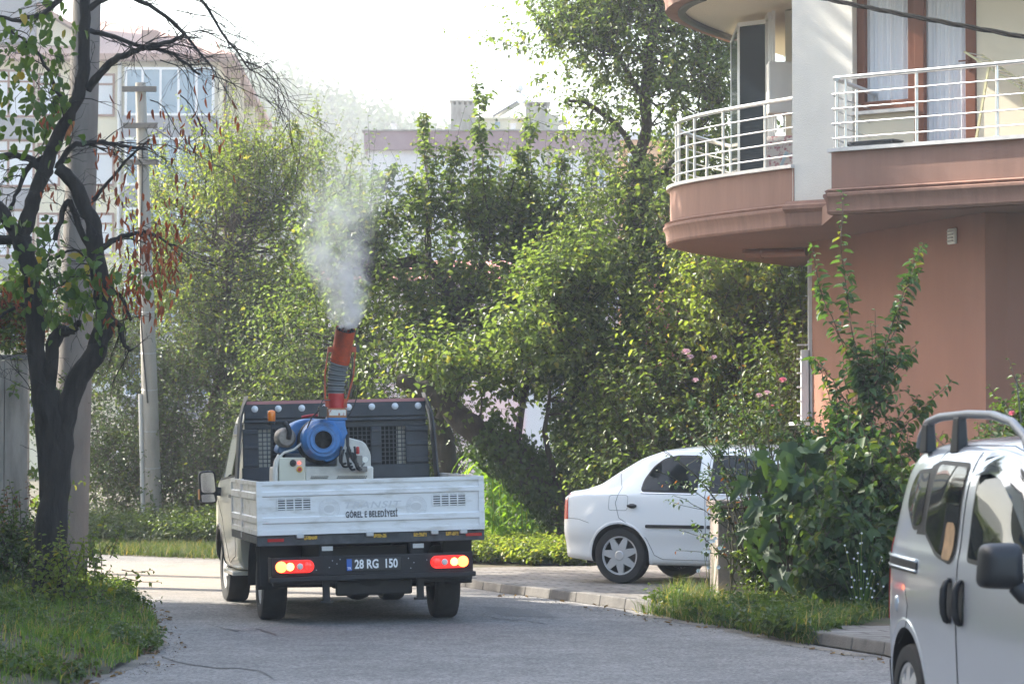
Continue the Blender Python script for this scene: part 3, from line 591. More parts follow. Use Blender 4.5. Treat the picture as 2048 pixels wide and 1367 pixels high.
# put it on the wall plane
s_ = None
for i in range(200):
    t = i / 199; c = A.lerp(B, t)
    if 1024 + F * c.x / c.y >= 1907: s_ = c; break
vt.location = (s_.x, s_.y, CAMH + (870 - 472) / F * s_.y); mb = MB(); mb.box(-.10, .10, -.035, -.003, -.085, .085); mb.build('casing', M_WPL, vt, bevel=.012)
mb = MB(); [mb.box(-.07, .07, -.05, -.037, z, z + .018) for z in (-.06, -.025, .01, .045)]; mb.build('louvre', mat('grey louvre', (.35, .35, .34), .5), vt)
# window with white grille on the hidden left face, seen edge-on, downpipe under the slab
gr = MB(); q0 = P(1617, 700, 36.3)
for z in (3.83,): gr.box(3.575, 3.625, 36.02, 36.08, 1.9, z)
for k in range(6): gr.box(3.44, 3.60, 36.03, 36.06, 1.95 + .17*k, 1.97 + .17*k)
gr.box(3.49, 3.60, 36.02, 36.12, 1.9, 2.75); gr.box(3.40, 3.66, 35.99, 36.7, 1.84, 1.88); HB(gr, 'window_grille', mat('white lacquer', (.75, .76, .78), .4), smooth=0, bevel=.004)
mb = MB(); mb.tube([(2.95, 37.5, 4.0), (3.66, 37.0, 3.99)], .055, 10); mb.tube([(2.95, 37.5, 4.0), (2.95, 37.5, 4.06)], .055, 10); mb.tube([(3.1, 37.4, 4.0), (3.14, 37.37, 4.0)], .07, 10); HB(mb, 'drain_pipe', mat('brown pipe', (.22, .10, .065), .5))
# overhead cable bundle (three twisted strands) slung to the house
cb = MB(); N0 = 60; a, b, c = P(1560, -22, 24.0), P(1800, 28, 22.6), P(2150, 92, 21.0)
for s in range(3):
    pts = []
    for i in range(N0 + 1):
        t = i / N0; q = a*(1-t)**2 + (b*2 - (a + c)*.5)*2*t*(1-t) + c*t*t; th = t*26 + s*2.094; pts.append(q + Vector((0, math.cos(th), math.sin(th))) * .011)
    cb.tube(pts, .0095, 6)
tag(cb.build('overhead_cable', mat('black cable', (.008, .008, .009), .9, spec=.1)), 'black twisted power cable crossing in front of the house balconies', 'cable')
# gate pier
gp_ = PZ(1470, 1215); mb = MB(); w = .2; M_PIER = mat('weathered cement', (.33, .27, .235), .9, c2=(.20, .17, .15), scale=4, bump=.4, bscale=60)
gt = thing('gate_pier', (gp_.x, gp_.y + .2, 0), R(8), 'short square cement pier at the driveway beside the white sedan', 'pier')
mb.box(-.2, .2, -.2, .2, -.02, 1.0); mb.build('shaft', M_PIER, gt, bevel=.012); mb = MB(); mb.box(-.235, .235, -.235, .235, 1.001, 1.07); mb.build('cap', M_PIER, gt, bevel=.015)
# ---------------------------------------------------------------- buildings behind the trees, hill, haze
def facade_box(name, c, w, dep, h, rz, wallm, label, cat, roof=None):
    b = thing(name, c, rz, label, cat); return b
M_FCREAM = stain_mat('cream render', (.66, .60, .44), .08, .4); M_FWHITE = stain_mat('white render', (.72, .69, .70), .06, .4); M_PURP = stain_mat('mauve render', (.24, .135, .165), .12, .5)
M_FGREY = stain_mat('grey panel', (.20, .21, .24), .1, 1); M_TILE = mat('roof tiles', (.42, .25, .20), .8, var=.3, scale=3, stretch=(8, 1, 8)); M_FGLASS = mat('far window glass', (.10, .20, .30), .08, spec=.9); M_FCURT = mat('far curtained pane', (.55, .58, .62), .35, spec=.6)
M_FBROWN = mat('far brown frame', (.20, .09, .06), .6); M_CONC = mat('weathered concrete', (.33, .31, .28), .9, c2=(.18, .17, .15), scale=2.2, contrast=(.35, .6), stretch=(1, 1, .4)); M_FRWHT = mat('white frame', (.7, .7, .7), .5)
def window_part(par, x0, x1, z0, z1, y=-.02, fm=None, gm=None, mull=2, name='window', tr=.25):
    fw = .10; m = MB(); fm = fm or M_FBROWN; gm = gm or M_FCURT
    m.box(x0, x0+fw, y-.06, y, z0, z1); m.box(x1-fw, x1, y-.06, y, z0, z1); m.box(x0+fw, x1-fw, y-.06, y, z0, z0+fw); m.box(x0+fw, x1-fw, y-.06, y, z1-fw, z1)
    for k in range(1, mull): x = x0 + (x1-x0)*k/mull; m.box(x-.05, x+.05, y-.058, y, z0+fw, z1-fw)
    if tr: z = z1 - (z1-z0)*tr; m.box(x0+fw, x1-fw, y-.056, y, z-.04, z+.04)
    w = m.build(name, fm, par, smooth=0); m = MB(); m.box(x0+fw, x1-fw, y-.03, y-.005, z0+fw, z1-fw); m.build('pane', gm, w, smooth=0); return w
# cream apartment block on the left, 124 m away: local x right along the front, y back
D1 = 124.0; q = P(435, 870, D1); cb1 = thing('apartment_block', (q.x, q.y, 0), R(1.5), 'cream apartment block with grey balcony bands and tiled roof behind the left tree', 'apartment block')
H1 = 17.5; m = MB(); m.box(-24, 0, 0, 27, 0, H1 - .25); m.build('wall', M_FCREAM, cb1, smooth=0)
m = MB(); m.add([(-24.5, -.7, H1 - .25), (.75, -.7, H1 - .25), (.75, 27.5, H1 - .25), (-24.5, 27.5, H1 - .25), (-24.5, -.7, H1), (.75, -.7, H1), (.75, 27.5, H1), (-24.5, 27.5, H1), (-20, 7, H1 + 2.4), (-4.5, 7, H1 + 2.4), (-4.5, 21, H1 + 2.4), (-20, 21, H1 + 2.4)],
    [(0, 1, 5, 4), (1, 2, 6, 5), (2, 3, 7, 6), (3, 0, 4, 7), (4, 5, 9, 8), (5, 6, 10, 9), (6, 7, 11, 10), (7, 4, 8, 11), (8, 9, 10, 11), (3, 2, 1, 0)]); rf = m.build('roof', M_TILE, cb1, smooth=0)
m = MB(); m.box(-3.4, -2.7, 2, 2.8, H1 + .1, H1 + 1.35); m.build('chimney', M_TILE, rf, smooth=0)
m = MB(); m.prism([(-7.69, H1 + .1), (-5.6, H1 + .1), (-5.6, H1 + .8), (-7.69, H1 + 2.1)], 1.0, 6.0, map=lambda a, b, c: (a, c, b)); m.build('attic_gable', M_FCREAM, rf, smooth=0, fix=True)
m = MB(); m.box(-14.0, -7.7, .4, 6.2, H1 + .6, H1 + 6.5); m.build('attic_tower', M_FGREY, rf, smooth=0)
m = MB(); m.bar((-7.65, 3.4, H1 + 2.25), (-5.2, 3.4, H1 + .75), 5.6, .16); m.build('gable_roof', M_TILE, rf, smooth=0)
m = MB(); m.box(-.12, .06, -.75, 27.5, H1 - .25, H1 - .05); 
for i in range(5):
    z0 = H1 - .55 - 2.9*i
    # grey bands below the windows, enclosed balcony with blue glass
    m = MB(); m.box(-24, -7.6, -.30, -.01, z0 - 2.95, z0 - 2.1); m.build('grey_band', M_FGREY, cb1, smooth=0)
    m = MB(); m.box(-3.9, .02, -1.0, -.01, z0 - 2.95, z0 - 2.05); m.build('balcony_front', M_FGREY, cb1, smooth=0)
    for k, x in enumerate((-15.6, -10.9)):
        if i < 4: window_part(cb1, x, x + 3.3, z0 - 2.05, z0 - .05, mull=3)
    for x in (-7.0,): window_part(cb1, x - .5, x + .45, z0 - 2.0, z0 - .2, mull=1)
    window_part(cb1, -5.6, -4.3, z0 - 2.0, z0 - .2, mull=1)
    window_part(cb1, -3.8, -.1, z0 - 2.05, z0 - .05, y=-.95, fm=M_FRWHT, gm=M_FGLASS, mull=5, tr=0, name='glazed_balcony')
    for y in (3.0, 8.5, 14, 19.5, 24):      # right flank
        m = MB(); m.box(.0, .10, y, y + 1.5, z0 - 2.0, z0 - .2); w = m.build('side_window', M_FBROWN, cb1, smooth=0); m = MB(); m.box(.10, .13, y + .12, y + 1.38, z0 - 1.88, z0 - .32); m.build('pane', M_FGLASS, w, smooth=0)
    for y in (6.0, 16.6):
        m = MB(); m.box(.02, 1.0, y, y + 2.0, z0 - 2.9, z0 - 2.0); m.build('side_balcony', M_FGREY, cb1, smooth=0)
for y in (5.6, 16.2): m = MB(); m.box(.01, .5, y, y + .4, 0, H1 - .3); m.box(.01, .5, y + 2.6, y + 3.0, 0, H1 - .3); m.build('pilaster', M_FCREAM, cb1, smooth=0)
m = MB(); m.tube([(-4.1, -.12, 1), (-4.1, -.12, H1 - .3)], .09, 8); m.build('downpipe', M_FRWHT, cb1)
# white building with a mauve parapet
D2 = 125.0; K2 = D2 / F; X_ = lambda px: (px - 735) * K2; Z_ = lambda py: CAMH + (870 - py) * K2
q = P(735, 870, D2); wb = thing('white_building', (q.x, q.y, 0), 0, 'white building with mauve parapet, roof chimneys and solar panel behind the central trees', 'building')
m = MB(); m.box(0, X_(1172), 0, 14, 0, Z_(300)); m.build('wall', M_FWHITE, wb, smooth=0)
m = MB(); m.box(X_(1172) + .01, X_(1238), .9, 14, 0, Z_(300)); m.build('recessed_wall', stain_mat('pinkish render', (.50, .40, .41), .08, .5), wb, smooth=0)
m = MB(); m.box(-.15, X_(1240), -.25, 14.2, Z_(300) + .01, Z_(262)); pa = m.build('parapet', M_PURP, wb, smooth=0); m = MB(); m.box(-.25, X_(1244), -.35, 14.3, Z_(262) + .01, Z_(259)); m.build('parapet_coping', M_CONC, pa, smooth=0)
for (a, b) in ((850, 905), (944, 1003), (1095, 1126)):
    for i in range(4):
        z1 = Z_(310) - 3.05*i; window_part(wb, X_(a), X_(b), z1 - 1.6, z1, fm=M_PURP, mull=1, tr=0)
for i in range(4): z1 = Z_(325) - 3.05*i; window_part(wb, X_(1196), X_(1214), z1 - 1.2, z1, y=.88, fm=M_FRWHT, gm=M_FGLASS, mull=1, tr=0)
for i in range(1, 4): m = MB(); z = Z_(300) - 3.05*i; m.box(X_(1172) + .02, X_(1240), -.1, .88, z - .5, z + .25); m.build('side_balcony', M_PURP if i % 2 else M_FWHITE, wb, smooth=0)
m = MB(); m.box(X_(945), X_(1058), 3, 7, Z_(262), Z_(222)); m.box(X_(940), X_(1062), 2.9, 7.2, Z_(222) + .002, Z_(218)); m.build('stair_head', M_FCREAM, wb, smooth=0)
m = MB(); m.box(X_(989), X_(999), 2.93, 2.99, Z_(240), Z_(228)); m.build('roof_opening', M_FGLASS, wb, smooth=0)
for a, b, t in ((901, 944, 186), (1054, 1098, 189)):
    m = MB(); n = 4 if a < 1000 else 3
    m.box(X_(a), X_(b), 2.4, 3.6, Z_(262), Z_(t + 9))
    for k in range(n + 1): x = X_(a) + (X_(b) - X_(a))*k/n; m.box(x - .06, x + .06, 2.36, 3.64, Z_(262), Z_(t + 3))
    m.box(X_(a) - .1, X_(b) + .1, 2.3, 3.7, Z_(t + 3) + .002, Z_(t)); m.build('chimney_stack', M_CONC, wb, smooth=0)
m = MB(); m.box(X_(1099), X_(1120), 3, 4.5, Z_(262), Z_(212)); m.build('small_stair_wall', M_FCREAM, wb, smooth=0)
for a in (779, 1021): m = MB(); m.box(X_(a), X_(a + 10), 1.5, 2.0, Z_(262), Z_(240)); m.box(X_(a) - .04, X_(a + 10) + .04, 1.45, 2.05, Z_(240), Z_(238)); m.build('vent_pipe', M_FWHITE, wb, smooth=0)
m = MB(); m.prism([(X_(815), Z_(262)), (X_(901), Z_(262)), (X_(901), Z_(241))], 5, 9, map=lambda a, b, c: (a, c, b)); m.build('sloping_roof', M_FCREAM, wb, smooth=0, fix=True)
def solar(a, b, pa_, pb_, y0):
    s = MB(); p0 = Vector((X_(a), y0, Z_(pa_))); p1 = Vector((X_(b), y0, Z_(pb_))); s.bar(p0, p1, 1.5, .09); return s
sh = thing('solar_heater', (q.x, q.y, 0), 0, 'solar water heater with dark tilted panel and white tank on the flat roof', 'solar heater')
m = solar(985, 1043, 213, 178, 4.2); m.build('panel', mat('solar panel', (.05, .055, .075), .15, spec=.8), sh, smooth=0)
m = MB(); m.tube([(X_(1042), 3.4, Z_(176)), (X_(1058), 4.6, Z_(181))], .22, 12); m.tube([(X_(1046), 3.6, Z_(178)), (X_(1046), 3.6, Z_(222))], .03, 6); m.tube([(X_(1056), 4.5, Z_(180)), (X_(1010), 4.3, Z_(216))], .03, 6); m.build('frame', M_ALU, sh, smooth=50)
m = MB(); m.sphere((X_(1039), 4, Z_(168)), .15, 10, 8); m.sphere((X_(1038), 4, Z_(153)), .20, 10, 8); m.tube([(X_(1038), 4, Z_(176)), (X_(1038), 4, Z_(150))], .03, 6); m.build('expansion_tank', M_FRWHT, sh, smooth=60)
sh2 = thing('solar_heater', (q.x, q.y, 0), 0, 'small solar heater partly hidden by the tall tree right of the chimneys', 'solar heater')
m = solar(1108, 1140, 218, 211, 6); m.build('panel', bpy.data.materials['solar panel'], sh2, smooth=0); m = MB(); m.sphere((X_(1113), 6, Z_(206)), .2, 10, 8); m.tube([(X_(1113), 6, Z_(206)), (X_(1113), 6, Z_(262))], .04, 6); m.build('tank', M_FRWHT, sh2, smooth=60)
# orange house at the right, low red house
D3 = 150.0; q = P(1236, 870, D3); k3 = D3 / F; ob = thing('orange_building', (q.x, q.y, 0), 0, 'pale building with orange wall strip glimpsed right of the mauve parapet', 'building')
m = MB(); m.box(0, 4.2, 0, 10, 0, (870-278)*k3 + 1.7); m.build('wall', stain_mat('orange render', (.62, .30, .10), .1, 1), ob, smooth=0)
m = MB(); m.box(-.1, 5.0, -.3, 10.2, (870-278)*k3 + 1.71, (870-262)*k3 + 1.7); m.build('roof_edge', M_FWHITE, ob, smooth=0)
for i in range(3): z = (870-305)*k3 + 1.7 - 3*i; window_part(ob, .5, 1.5, z - 1.2, z, mull=2, tr=0, gm=M_FGLASS, fm=M_FRWHT); m = MB(); m.box(.2, 4.3, -.9, -.02, z - 2.2, z - 1.4); m.build('balcony_front', M_FWHITE, ob, smooth=0)
D4 = 84.0; q = P(1282, 870, D4); k4 = D4/F; rb = thing('red_house', (q.x, q.y, 0), 0, 'low red walled house glimpsed through the leaves beside the terracotta house', 'house')
m = MB(); m.box(0, 3.4, 0, 8, 0, (870-455)*k4 + 1.7); m.build('wall', stain_mat('red render', (.50, .13, .10), .1, 1), rb, smooth=0); m = MB(); m.box(-.3, 3.7, -.4, 8.4, (870-455)*k4 + 1.71, (870-442)*k4 + 1.7); m.build('roof', M_TILE, rb, smooth=0)
D5 = 96.0; q = P(640, 870, D5); k5 = D5/F; pk = thing('pink_house', (q.x, q.y, 0), 0, 'low house with pink roof hidden behind the trees over the truck', 'house')
m = MB(); m.box(0, 6.6, 0, 8, 0, (870-560)*k5 + 1.7); m.build('wall', M_FWHITE, pk, smooth=0); m = MB(); m.add([(-.4, -.4, (870-562)*k5 + 1.75), (7, -.4, (870-562)*k5 + 1.75), (7, 8.4, (870-562)*k5 + 1.75), (-.4, 8.4, (870-562)*k5 + 1.75), (.6, 4, (870-505)*k5 + 1.7), (6, 4, (870-505)*k5 + 1.7)], [(0, 1, 5, 4), (1, 2, 5), (2, 3, 4, 5), (3, 0, 4), (0, 3, 2, 1)]); m.build('roof', mat('pink tiles', (.50, .20, .17), .8), pk, smooth=0)
# unseen block added on the near left to shade the road and the house
nb = thing('added_shade_block', (-13.2, -6, 0), 0, 'beige neighbouring apartment block beyond the left verge', 'apartment block')
m = MB(); m.box(-10, 0, 0, 42.0, 0, 15.0); m.build('wall', M_FCREAM, nb, smooth=0)
m = MB(); m.box(-10.4, .5, -.4, 42.1, 15.001, 15.3); m.build('roof_slab', M_CONC, nb, smooth=0)
for i in range(4):
    for k in range(9): m = MB(); y = 2.2 + 4.5*k; z = 1.1 + 3*i; m.box(.0, .07, y, y + 1.6, z, z + 1.5); w = m.build('window', M_FBROWN, nb, smooth=0); m = MB(); m.box(.071, .09, y + .1, y + 1.5, z + .1, z + 1.4); m.build('pane', M_FGLASS, w, smooth=0)
# wooded hill
gx, gy = np.meshgrid(np.linspace(-260, 260, 105), np.linspace(240, 560, 50)); hr = np.random.default_rng(8)
def hill_h(x, y):
    ridge = np.interp(x, [-260, -75, -55, -40, -30, -18, -8, 5, 30, 80, 260], [50, 48, 46, 45, 43, 39, 37, 32, 22, 14, 8]); t = np.clip((y - 240) / 120, 0, 1)
    return ridge * (t*t*(3 - 2*t)) * .93 + 1.5*np.sin(x*.11 + y*.05) * t
hz = hill_h(gx, gy) - .5 * (gy < 245); idx = np.arange(gx.size).reshape(gx.shape); qd = np.stack([idx[:-1, :-1], idx[:-1, 1:], idx[1:, 1:], idx[1:, :-1]], -1).reshape(-1, 4)
tag(mesh_np('hill', np.stack([gx, gy, hz], -1).reshape(-1, 3), qd, mat('hill green', (.04, .06, .03), .95)), kind='structure')
# the wood on it: leafy crowns of many tilted leaf clumps
N_ = 1700; tx = hr.uniform(-95, 60, N_); ty = hr.uniform(262, 372, N_); tz = hill_h(tx, ty); rr_ = hr.uniform(1.6, 3.6, N_); per = 90
cc = np.repeat(np.stack([tx, ty, tz + rr_*.7], 1), per, 0); rv = nrm(hr.normal(size=(N_*per, 3))); c = cc + rv * np.repeat(rr_, per)[:, None] * hr.uniform(.6, 1.05, (N_*per, 1)) * np.array([1, 1, 1.15])
V, Q = leaf_arrays(c, nrm(hr.normal(size=c.shape)), rv + hr.normal(0, .5, rv.shape), hr.uniform(.5, 1.0, len(c)), hr.uniform(.4, .8, len(c)), hr)
tag(mesh_np('forest', V, Q, leaf_mat('far forest leaves', (.035, .065, .02), (.07, .11, .03), trans=.15, rough=.9)), 'hazy green wood covering the distant hillside', 'forest', kind='stuff')
# the air: one even box of haze round everything
hb_ = MB(); hb_.box(-320, 320, -70, 640, -1.02, 66); hzo = hb_.build('haze', bpy.data.materials.new('haze air'), smooth=0); hm = hzo.data.materials[0]; hm.use_nodes = True; nt = hm.node_tree; nt.nodes.clear()
pv = nt.nodes.new('ShaderNodeVolumePrincipled'); pv.inputs['Color'].default_value = (.93, .96, 1, 1); pv.inputs['Density'].default_value = .0011; pv.inputs['Anisotropy'].default_value = .55
mo_ = nt.nodes.new('ShaderNodeOutputMaterial'); nt.links.new(pv.outputs[0], mo_.inputs['Volume']); tag(hzo, 'pale sunlit morning haze thickening towards the hill', 'haze', kind='stuff')
# ---------------------------------------------------------------- vehicle helpers
def chaikin_rows(A, n=2):      # A: (stations, points, 2): rounds every section the same way
    for _ in range(n):
        q = A[:, :-1] * .75 + A[:, 1:] * .25; r = A[:, :-1] * .25 + A[:, 1:] * .75
        B = np.empty((A.shape[0], q.shape[1] * 2 + 2, 2)); B[:, 0] = A[:, 0]; B[:, 1:-1:2] = q; B[:, 2:-1:2] = r; B[:, -1] = A[:, -1]; A = B
    return A
def smooth_interp(xs, ys, x, soft=.04):
    """piecewise linear with rounded knots"""
    k = 9; o = np.linspace(-soft, soft, k); return np.mean([np.interp(x + d, xs, ys) for d in o], 0)
class Body:
    """a car body lofted along local y; keys: list of (y, [(halfwidth, z), ...]) from bottom centre to roof centre"""
    def __init__(s, keys, n=110, soft=.05, rounds=2, grid=None):
        ky = np.array([k[0] for k in keys]); K = np.array([k[1] for k in keys], float)
        y = np.linspace(ky[0], ky[-1], n); y = np.unique(np.concatenate([y, ky])) if grid is None else grid
        A = np.empty((len(y), K.shape[1], 2))
        for j in range(K.shape[1]):
            for c in range(2): A[:, j, c] = smooth_interp(ky, K[:, j, c], y, soft)
        s.y = y; s.S = chaikin_rows(A, rounds)
    def mesh(s, mb, mi=0):
        n, k, _ = s.S.shape; V = []
        for i in range(n):
            V += [(w, s.y[i], z) for w, z in s.S[i]] + [(-w, s.y[i], z) for w, z in s.S[i][::-1][1:-1]]
        m = 2 * k - 2; F_ = [(i*m + j, i*m + (j+1) % m, (i+1)*m + (j+1) % m, (i+1)*m + j) for i in range(n-1) for j in range(m)]
        F_ += [tuple(range(m-1, -1, -1)), tuple((n-1)*m + j for j in range(m))]; mb.add(V, F_, mi)
    def hw(s, y, z):
        i = np.clip(np.searchsorted(s.y, y) - 1, 0, len(s.y) - 2); t = (y - s.y[i]) / (s.y[i+1] - s.y[i]); r = []
        for q in (i, i + 1):
            S = s.S[q]; a = int(np.argmax(S[:, 0] > .3 * S[:, 0].max())); Z = S[a:, 1]; W = S[a:, 0]; o = np.maximum.accumulate(Z + np.arange(len(Z)) * 1e-7); r.append(np.interp(z, o, W))
        return r[0] * (1 - t) + r[1] * t
    def patch(s, mb, poly, off=.004, side=1, mi=0, res=.05, thick=0, inset=0):
        """a plate following the body side: poly in (y, z)"""
        bm = bmesh.new(); vs = [bm.verts.new((p[0], p[1], 0)) for p in poly]; f = bm.faces.new(vs)
        ys = [p[0] for p in poly]; zs = [p[1] for p in poly]
        for ax, lo, hi in ((0, min(ys), max(ys)), (1, min(zs), max(zs))):
            k = int((hi - lo) / res)
            for q in range(1, k + 1):
                c = lo + (hi - lo) * q / (k + 1); co = (c, 0, 0) if ax == 0 else (0, c, 0); no = (1, 0, 0) if ax == 0 else (0, 1, 0)
                bmesh.ops.bisect_plane(bm, geom=bm.verts[:] + bm.edges[:] + bm.faces[:], plane_co=co, plane_no=no)
        bm.verts.ensure_lookup_table(); bm.verts.index_update(); V = [(side * (s.hw(v.co.x, v.co.y) + off), v.co.x, v.co.y) for v in bm.verts]
        fl = [tuple(v.index for v in f.verts) for f in bm.faces]; nz = bm.faces[0].normal.z if False else None
        # orientation: outward
        def area(p): return sum(p[i][0]*p[(i+1) % len(p)][1] - p[(i+1) % len(p)][0]*p[i][1] for i in range(len(p)))
        q = [(bm.verts[i].co.x, bm.verts[i].co.y) for i in fl[0]]; flip = (area(q) > 0) != (side > 0)
        if flip: fl = [t[::-1] for t in fl]
        mb.add(V, fl, mi)
        if thick:      # rim back to the body so the plate is a solid edge
            n = len(poly)
            for i in range(n):
                a, b = poly[i], poly[(i+1) % n]; m = max(1, int(math.dist(a, b) / res))
                for j in range(m):
                    p = [(a[0] + (b[0]-a[0])*t, a[1] + (b[1]-a[1])*t) for t in (j/m, (j+1)/m)]
                    mb.add([(side*(s.hw(*p[0])+off), *p[0]), (side*(s.hw(*p[1])+off), *p[1]), (side*(s.hw(*p[1])+off-thick), *p[1]), (side*(s.hw(*p[0])+off-thick), *p[0])], [(0, 1, 2, 3)], mi)
        bm.free(); return mb
    def line(s, mb, pts, r=.004, off=.0, side=1, mi=0, n=6, dense=.03):
        out = []
        for a, b in zip(pts[:-1], pts[1:]):
            m = max(1, int(math.dist(a, b) / dense)); out += [(a[0] + (b[0]-a[0])*j/m, a[1] + (b[1]-a[1])*j/m) for j in range(m)]
        out.append(pts[-1]); mb.tube([(side * (s.hw(*p) + off), *p) for p in out], r, n, mi); return mb
def round_poly(p, r=.06, n=5):
    o = []; k = len(p)
    for i in range(k):
        a, b, c = Vector((*p[i-1], 0)), Vector((*p[i], 0)), Vector((*p[(i+1) % k], 0)); u = (a - b); v = (c - b); d = min(r, u.length * .45, v.length * .45)
        s, e = b + u.normalized() * d, b + v.normalized() * d
        for j in range(n + 1): t = j / n; q = s*(1-t)**2 + b*2*t*(1-t) + e*t*t; o.append((q.x, q.y))
    return o
def shrink(p, d):
    c = (sum(x for x, _ in p) / len(p), sum(z for _, z in p) / len(p)); o = []; k = len(p)
    ar = sum(p[i][0]*p[(i+1) % k][1] - p[(i+1) % k][0]*p[i][1] for i in range(k)); sg = 1 if ar > 0 else -1
    for i in range(k):
        a, b, e = Vector((*p[i-1], 0)), Vector((*p[i], 0)), Vector((*p[(i+1) % k], 0)); t = ((b - a).normalized() + (e - b).normalized()); t = t.normalized() if t.length > 1e-6 else Vector((1, 0, 0))
        o.append((b.x - t.y * d * sg, b.y + t.x * d * sg))
    return o
M_TYRE = mat('tyre rubber', (.022, .022, .023), .8, var=.3, scale=12); M_HUB = mat('wheel silver', (.62, .62, .63), .32, metal=.35)
M_BLACKP = mat('black trim plastic', (.018, .018, .02), .5); M_UNDER = mat('dark underbody', (.012, .011, .011), .85); M_RUBB = mat('window rubber', (.012, .012, .013), .55)
M_GLASS = mat('dark car glass', (.010, .013, .014), .03, spec=.30); M_CHROME = mat('chrome', (.75, .75, .77), .12, metal=1.0)
M_REDL = mat('red lamp plastic', (.42, .012, .015), .15, coat=.6); M_ORANGEL = mat('amber lamp plastic', (.85, .22, .02), .2, coat=.5); M_DARKR = mat('dark wheel recess', (.02, .02, .02), .7)
def wheel(parent, loc, r=.31, w=.20, spokes=7, side=1, rimr=None, cover='star', yaw=0):
    """side=+1: outer face towards local +x"""
    root = bpy.data.objects.new('wheel', None); col.objects.link(root); root.parent = parent; root.location = loc; root.rotation_euler = (0, 0, yaw); root.empty_display_size = .1
    rimr = rimr or r * .675; h = w / 2; t = MB(); s = side
    prof = [(rimr, -h*.8), (rimr + .012, -h), (r*.82, -h*1.04), (r*.95, -h*.97), (r*.99, -h*.72), (r, -h*.35), (r, h*.35), (r*.99, h*.72), (r*.95, h*.97), (r*.82, h*1.04), (rimr + .012, h), (rimr, h*.8)]
    t.lathe(prof, axis='x', n=48, close=False)
    for g in (-.45, -.15, .15, .45): t.lathe([(r*1.0008, h*g - .004), (r*.985, h*g - .003), (r*.985, h*g + .003), (r*1.0008, h*g + .004)], axis='x', n=48, close=False)
    t.build('tyre', M_TYRE, root, smooth=30, fix=False)
    m = MB(); f = h * .82 * s; d = -s
    m.lathe([(rimr + .004, f), (rimr - .012, f + d*.004), (rimr - .02, f + d*.03), (rimr - .03, f + d*.09), (.05, f + d*.09)], axis='x', n=48, close=False, mi=1)
    m.lathe([(rimr + .006, f + s*.002), (rimr + .004, f + s*.008), (rimr - .012, f + s*.006), (rimr - .016, f + d*.01)], axis='x', n=48, close=False)
    for k in range(spokes):
        a = 2*math.pi*k/spokes + .3; ca, sa = math.cos(a), math.sin(a)
        for (r0, r1, w0, w1) in (((.02, rimr - .008, rimr*.17, rimr*.13),) if cover == 'star' else ((.03, rimr - .01, .03, .022),)):
            V = []
            for rr_, ww, dx in ((r0, w0, .010), (r1*.55, (w0*1.25 if cover == 'star' else w0), .014), (r1, w1, .002)):
                for q in (-1, 1): V.append((f + s*dx, ca*rr_ - sa*ww*q, sa*rr_ + ca*ww*q))
                for q in (1, -1): V.append((f + s*dx - s*.03, ca*rr_ - sa*ww*q*.9, sa*rr_ + ca*ww*q*.9))
            m.add(V, [(0, 1, 5, 4), (1, 2, 6, 5), (3, 0, 4, 7), (4, 5, 9, 8), (5, 6, 10, 9), (7, 4, 8, 11)])
    m.lathe([(rimr*.26, f + d*.02), (rimr*.26, f + s*.012), (rimr*.22, f + s*.02), (rimr*.12, f + s*.022), (.001, f + s*.022)], axis='x', n=24, close=False)
    m.build('rim', [M_HUB, M_DARKR], root, smooth=25, fix=True); return root
def cyl_cutter(y, z, r, x0, x1, n=40, matl=None, squash=1.0):
    mb = MB(); V = []
    for x in (x0, x1): V += [(x, y + r*math.cos(2*math.pi*j/n), z + r*squash*math.sin(2*math.pi*j/n)) for j in range(n)]
    mb.add(V, [tuple(range(n)), tuple(range(2*n-1, n-1, -1))] + [(j, n+j, n+(j+1) % n, (j+1) % n) for j in range(n)], 1)
    return mb.build('cutter', [M_UNDER, matl or M_UNDER], smooth=0, fix=True)
def box_cutter(x0, x1, y0, y1, z0, z1, matl=None):
    mb = MB(); mb.box(x0, x1, y0, y1, z0, z1, 1); return mb.build('cutter', [M_UNDER, matl or M_UNDER], smooth=0, fix=True)
def car_paint(name, c, metal=0.0, rough=.35, coat=1.0, dirt=None):
    m = mat(name, c, rough, metal=metal, coat=coat, spec=.5)
    if metal: m.node_tree.nodes['Principled BSDF'].inputs['Coat Roughness'].default_value = .06
    return m
# ---------------------------------------------------------------- municipal dropside pickup
TY = 11.4; TD = 27.3
truck = thing('dropside_truck', (-1.28, TD, 0), R(TY), 'white municipal dropside truck seen from behind with brake lights lit', 'truck')
ROLL = Matrix.Translation((0, 0, .9)) @ Matrix.Rotation(R(-1.35), 4, 'Y') @ Matrix.Translation((0, 0, -.9))
TM = lambda: (lambda m: (setattr(m, 'M', ROLL), m)[1])(MB())
M_TW = mat('worn white enamel', (.73, .73, .74), .42, c2=(.50, .48, .45), scale=5, contrast=(.30, .50), coat=.15, detail=10, stretch=(.6, 1, 2.2), bump=.08, bscale=7)
M_TCAB = mat('dusty white cab paint', (.70, .67, .58), .35, coat=.5, var=.15, scale=1.5); M_DGREY = mat('dark grey steel', (.050, .056, .068), .5, var=.3, scale=6, bump=.1, bscale=50)
M_CHAS = mat('grimy chassis black', (.018, .018, .020), .7, var=.4, scale=8); M_GALV = mat('zinc plate', (.42, .43, .45), .4, metal=.6)
M_BEAM = mat('grey under rail', (.075, .08, .09), .65, var=.5, scale=9); M_BOLT = mat('white round reflector', (.72, .74, .78), .25)
M_REDS = mat('pink faded strip', (.45, .20, .20), .6); M_YST = mat('yellow sticker', (.55, .33, .03), .5, c2=(.05, .04, .03), scale=45, contrast=(.42, .5))
BW = 1.05
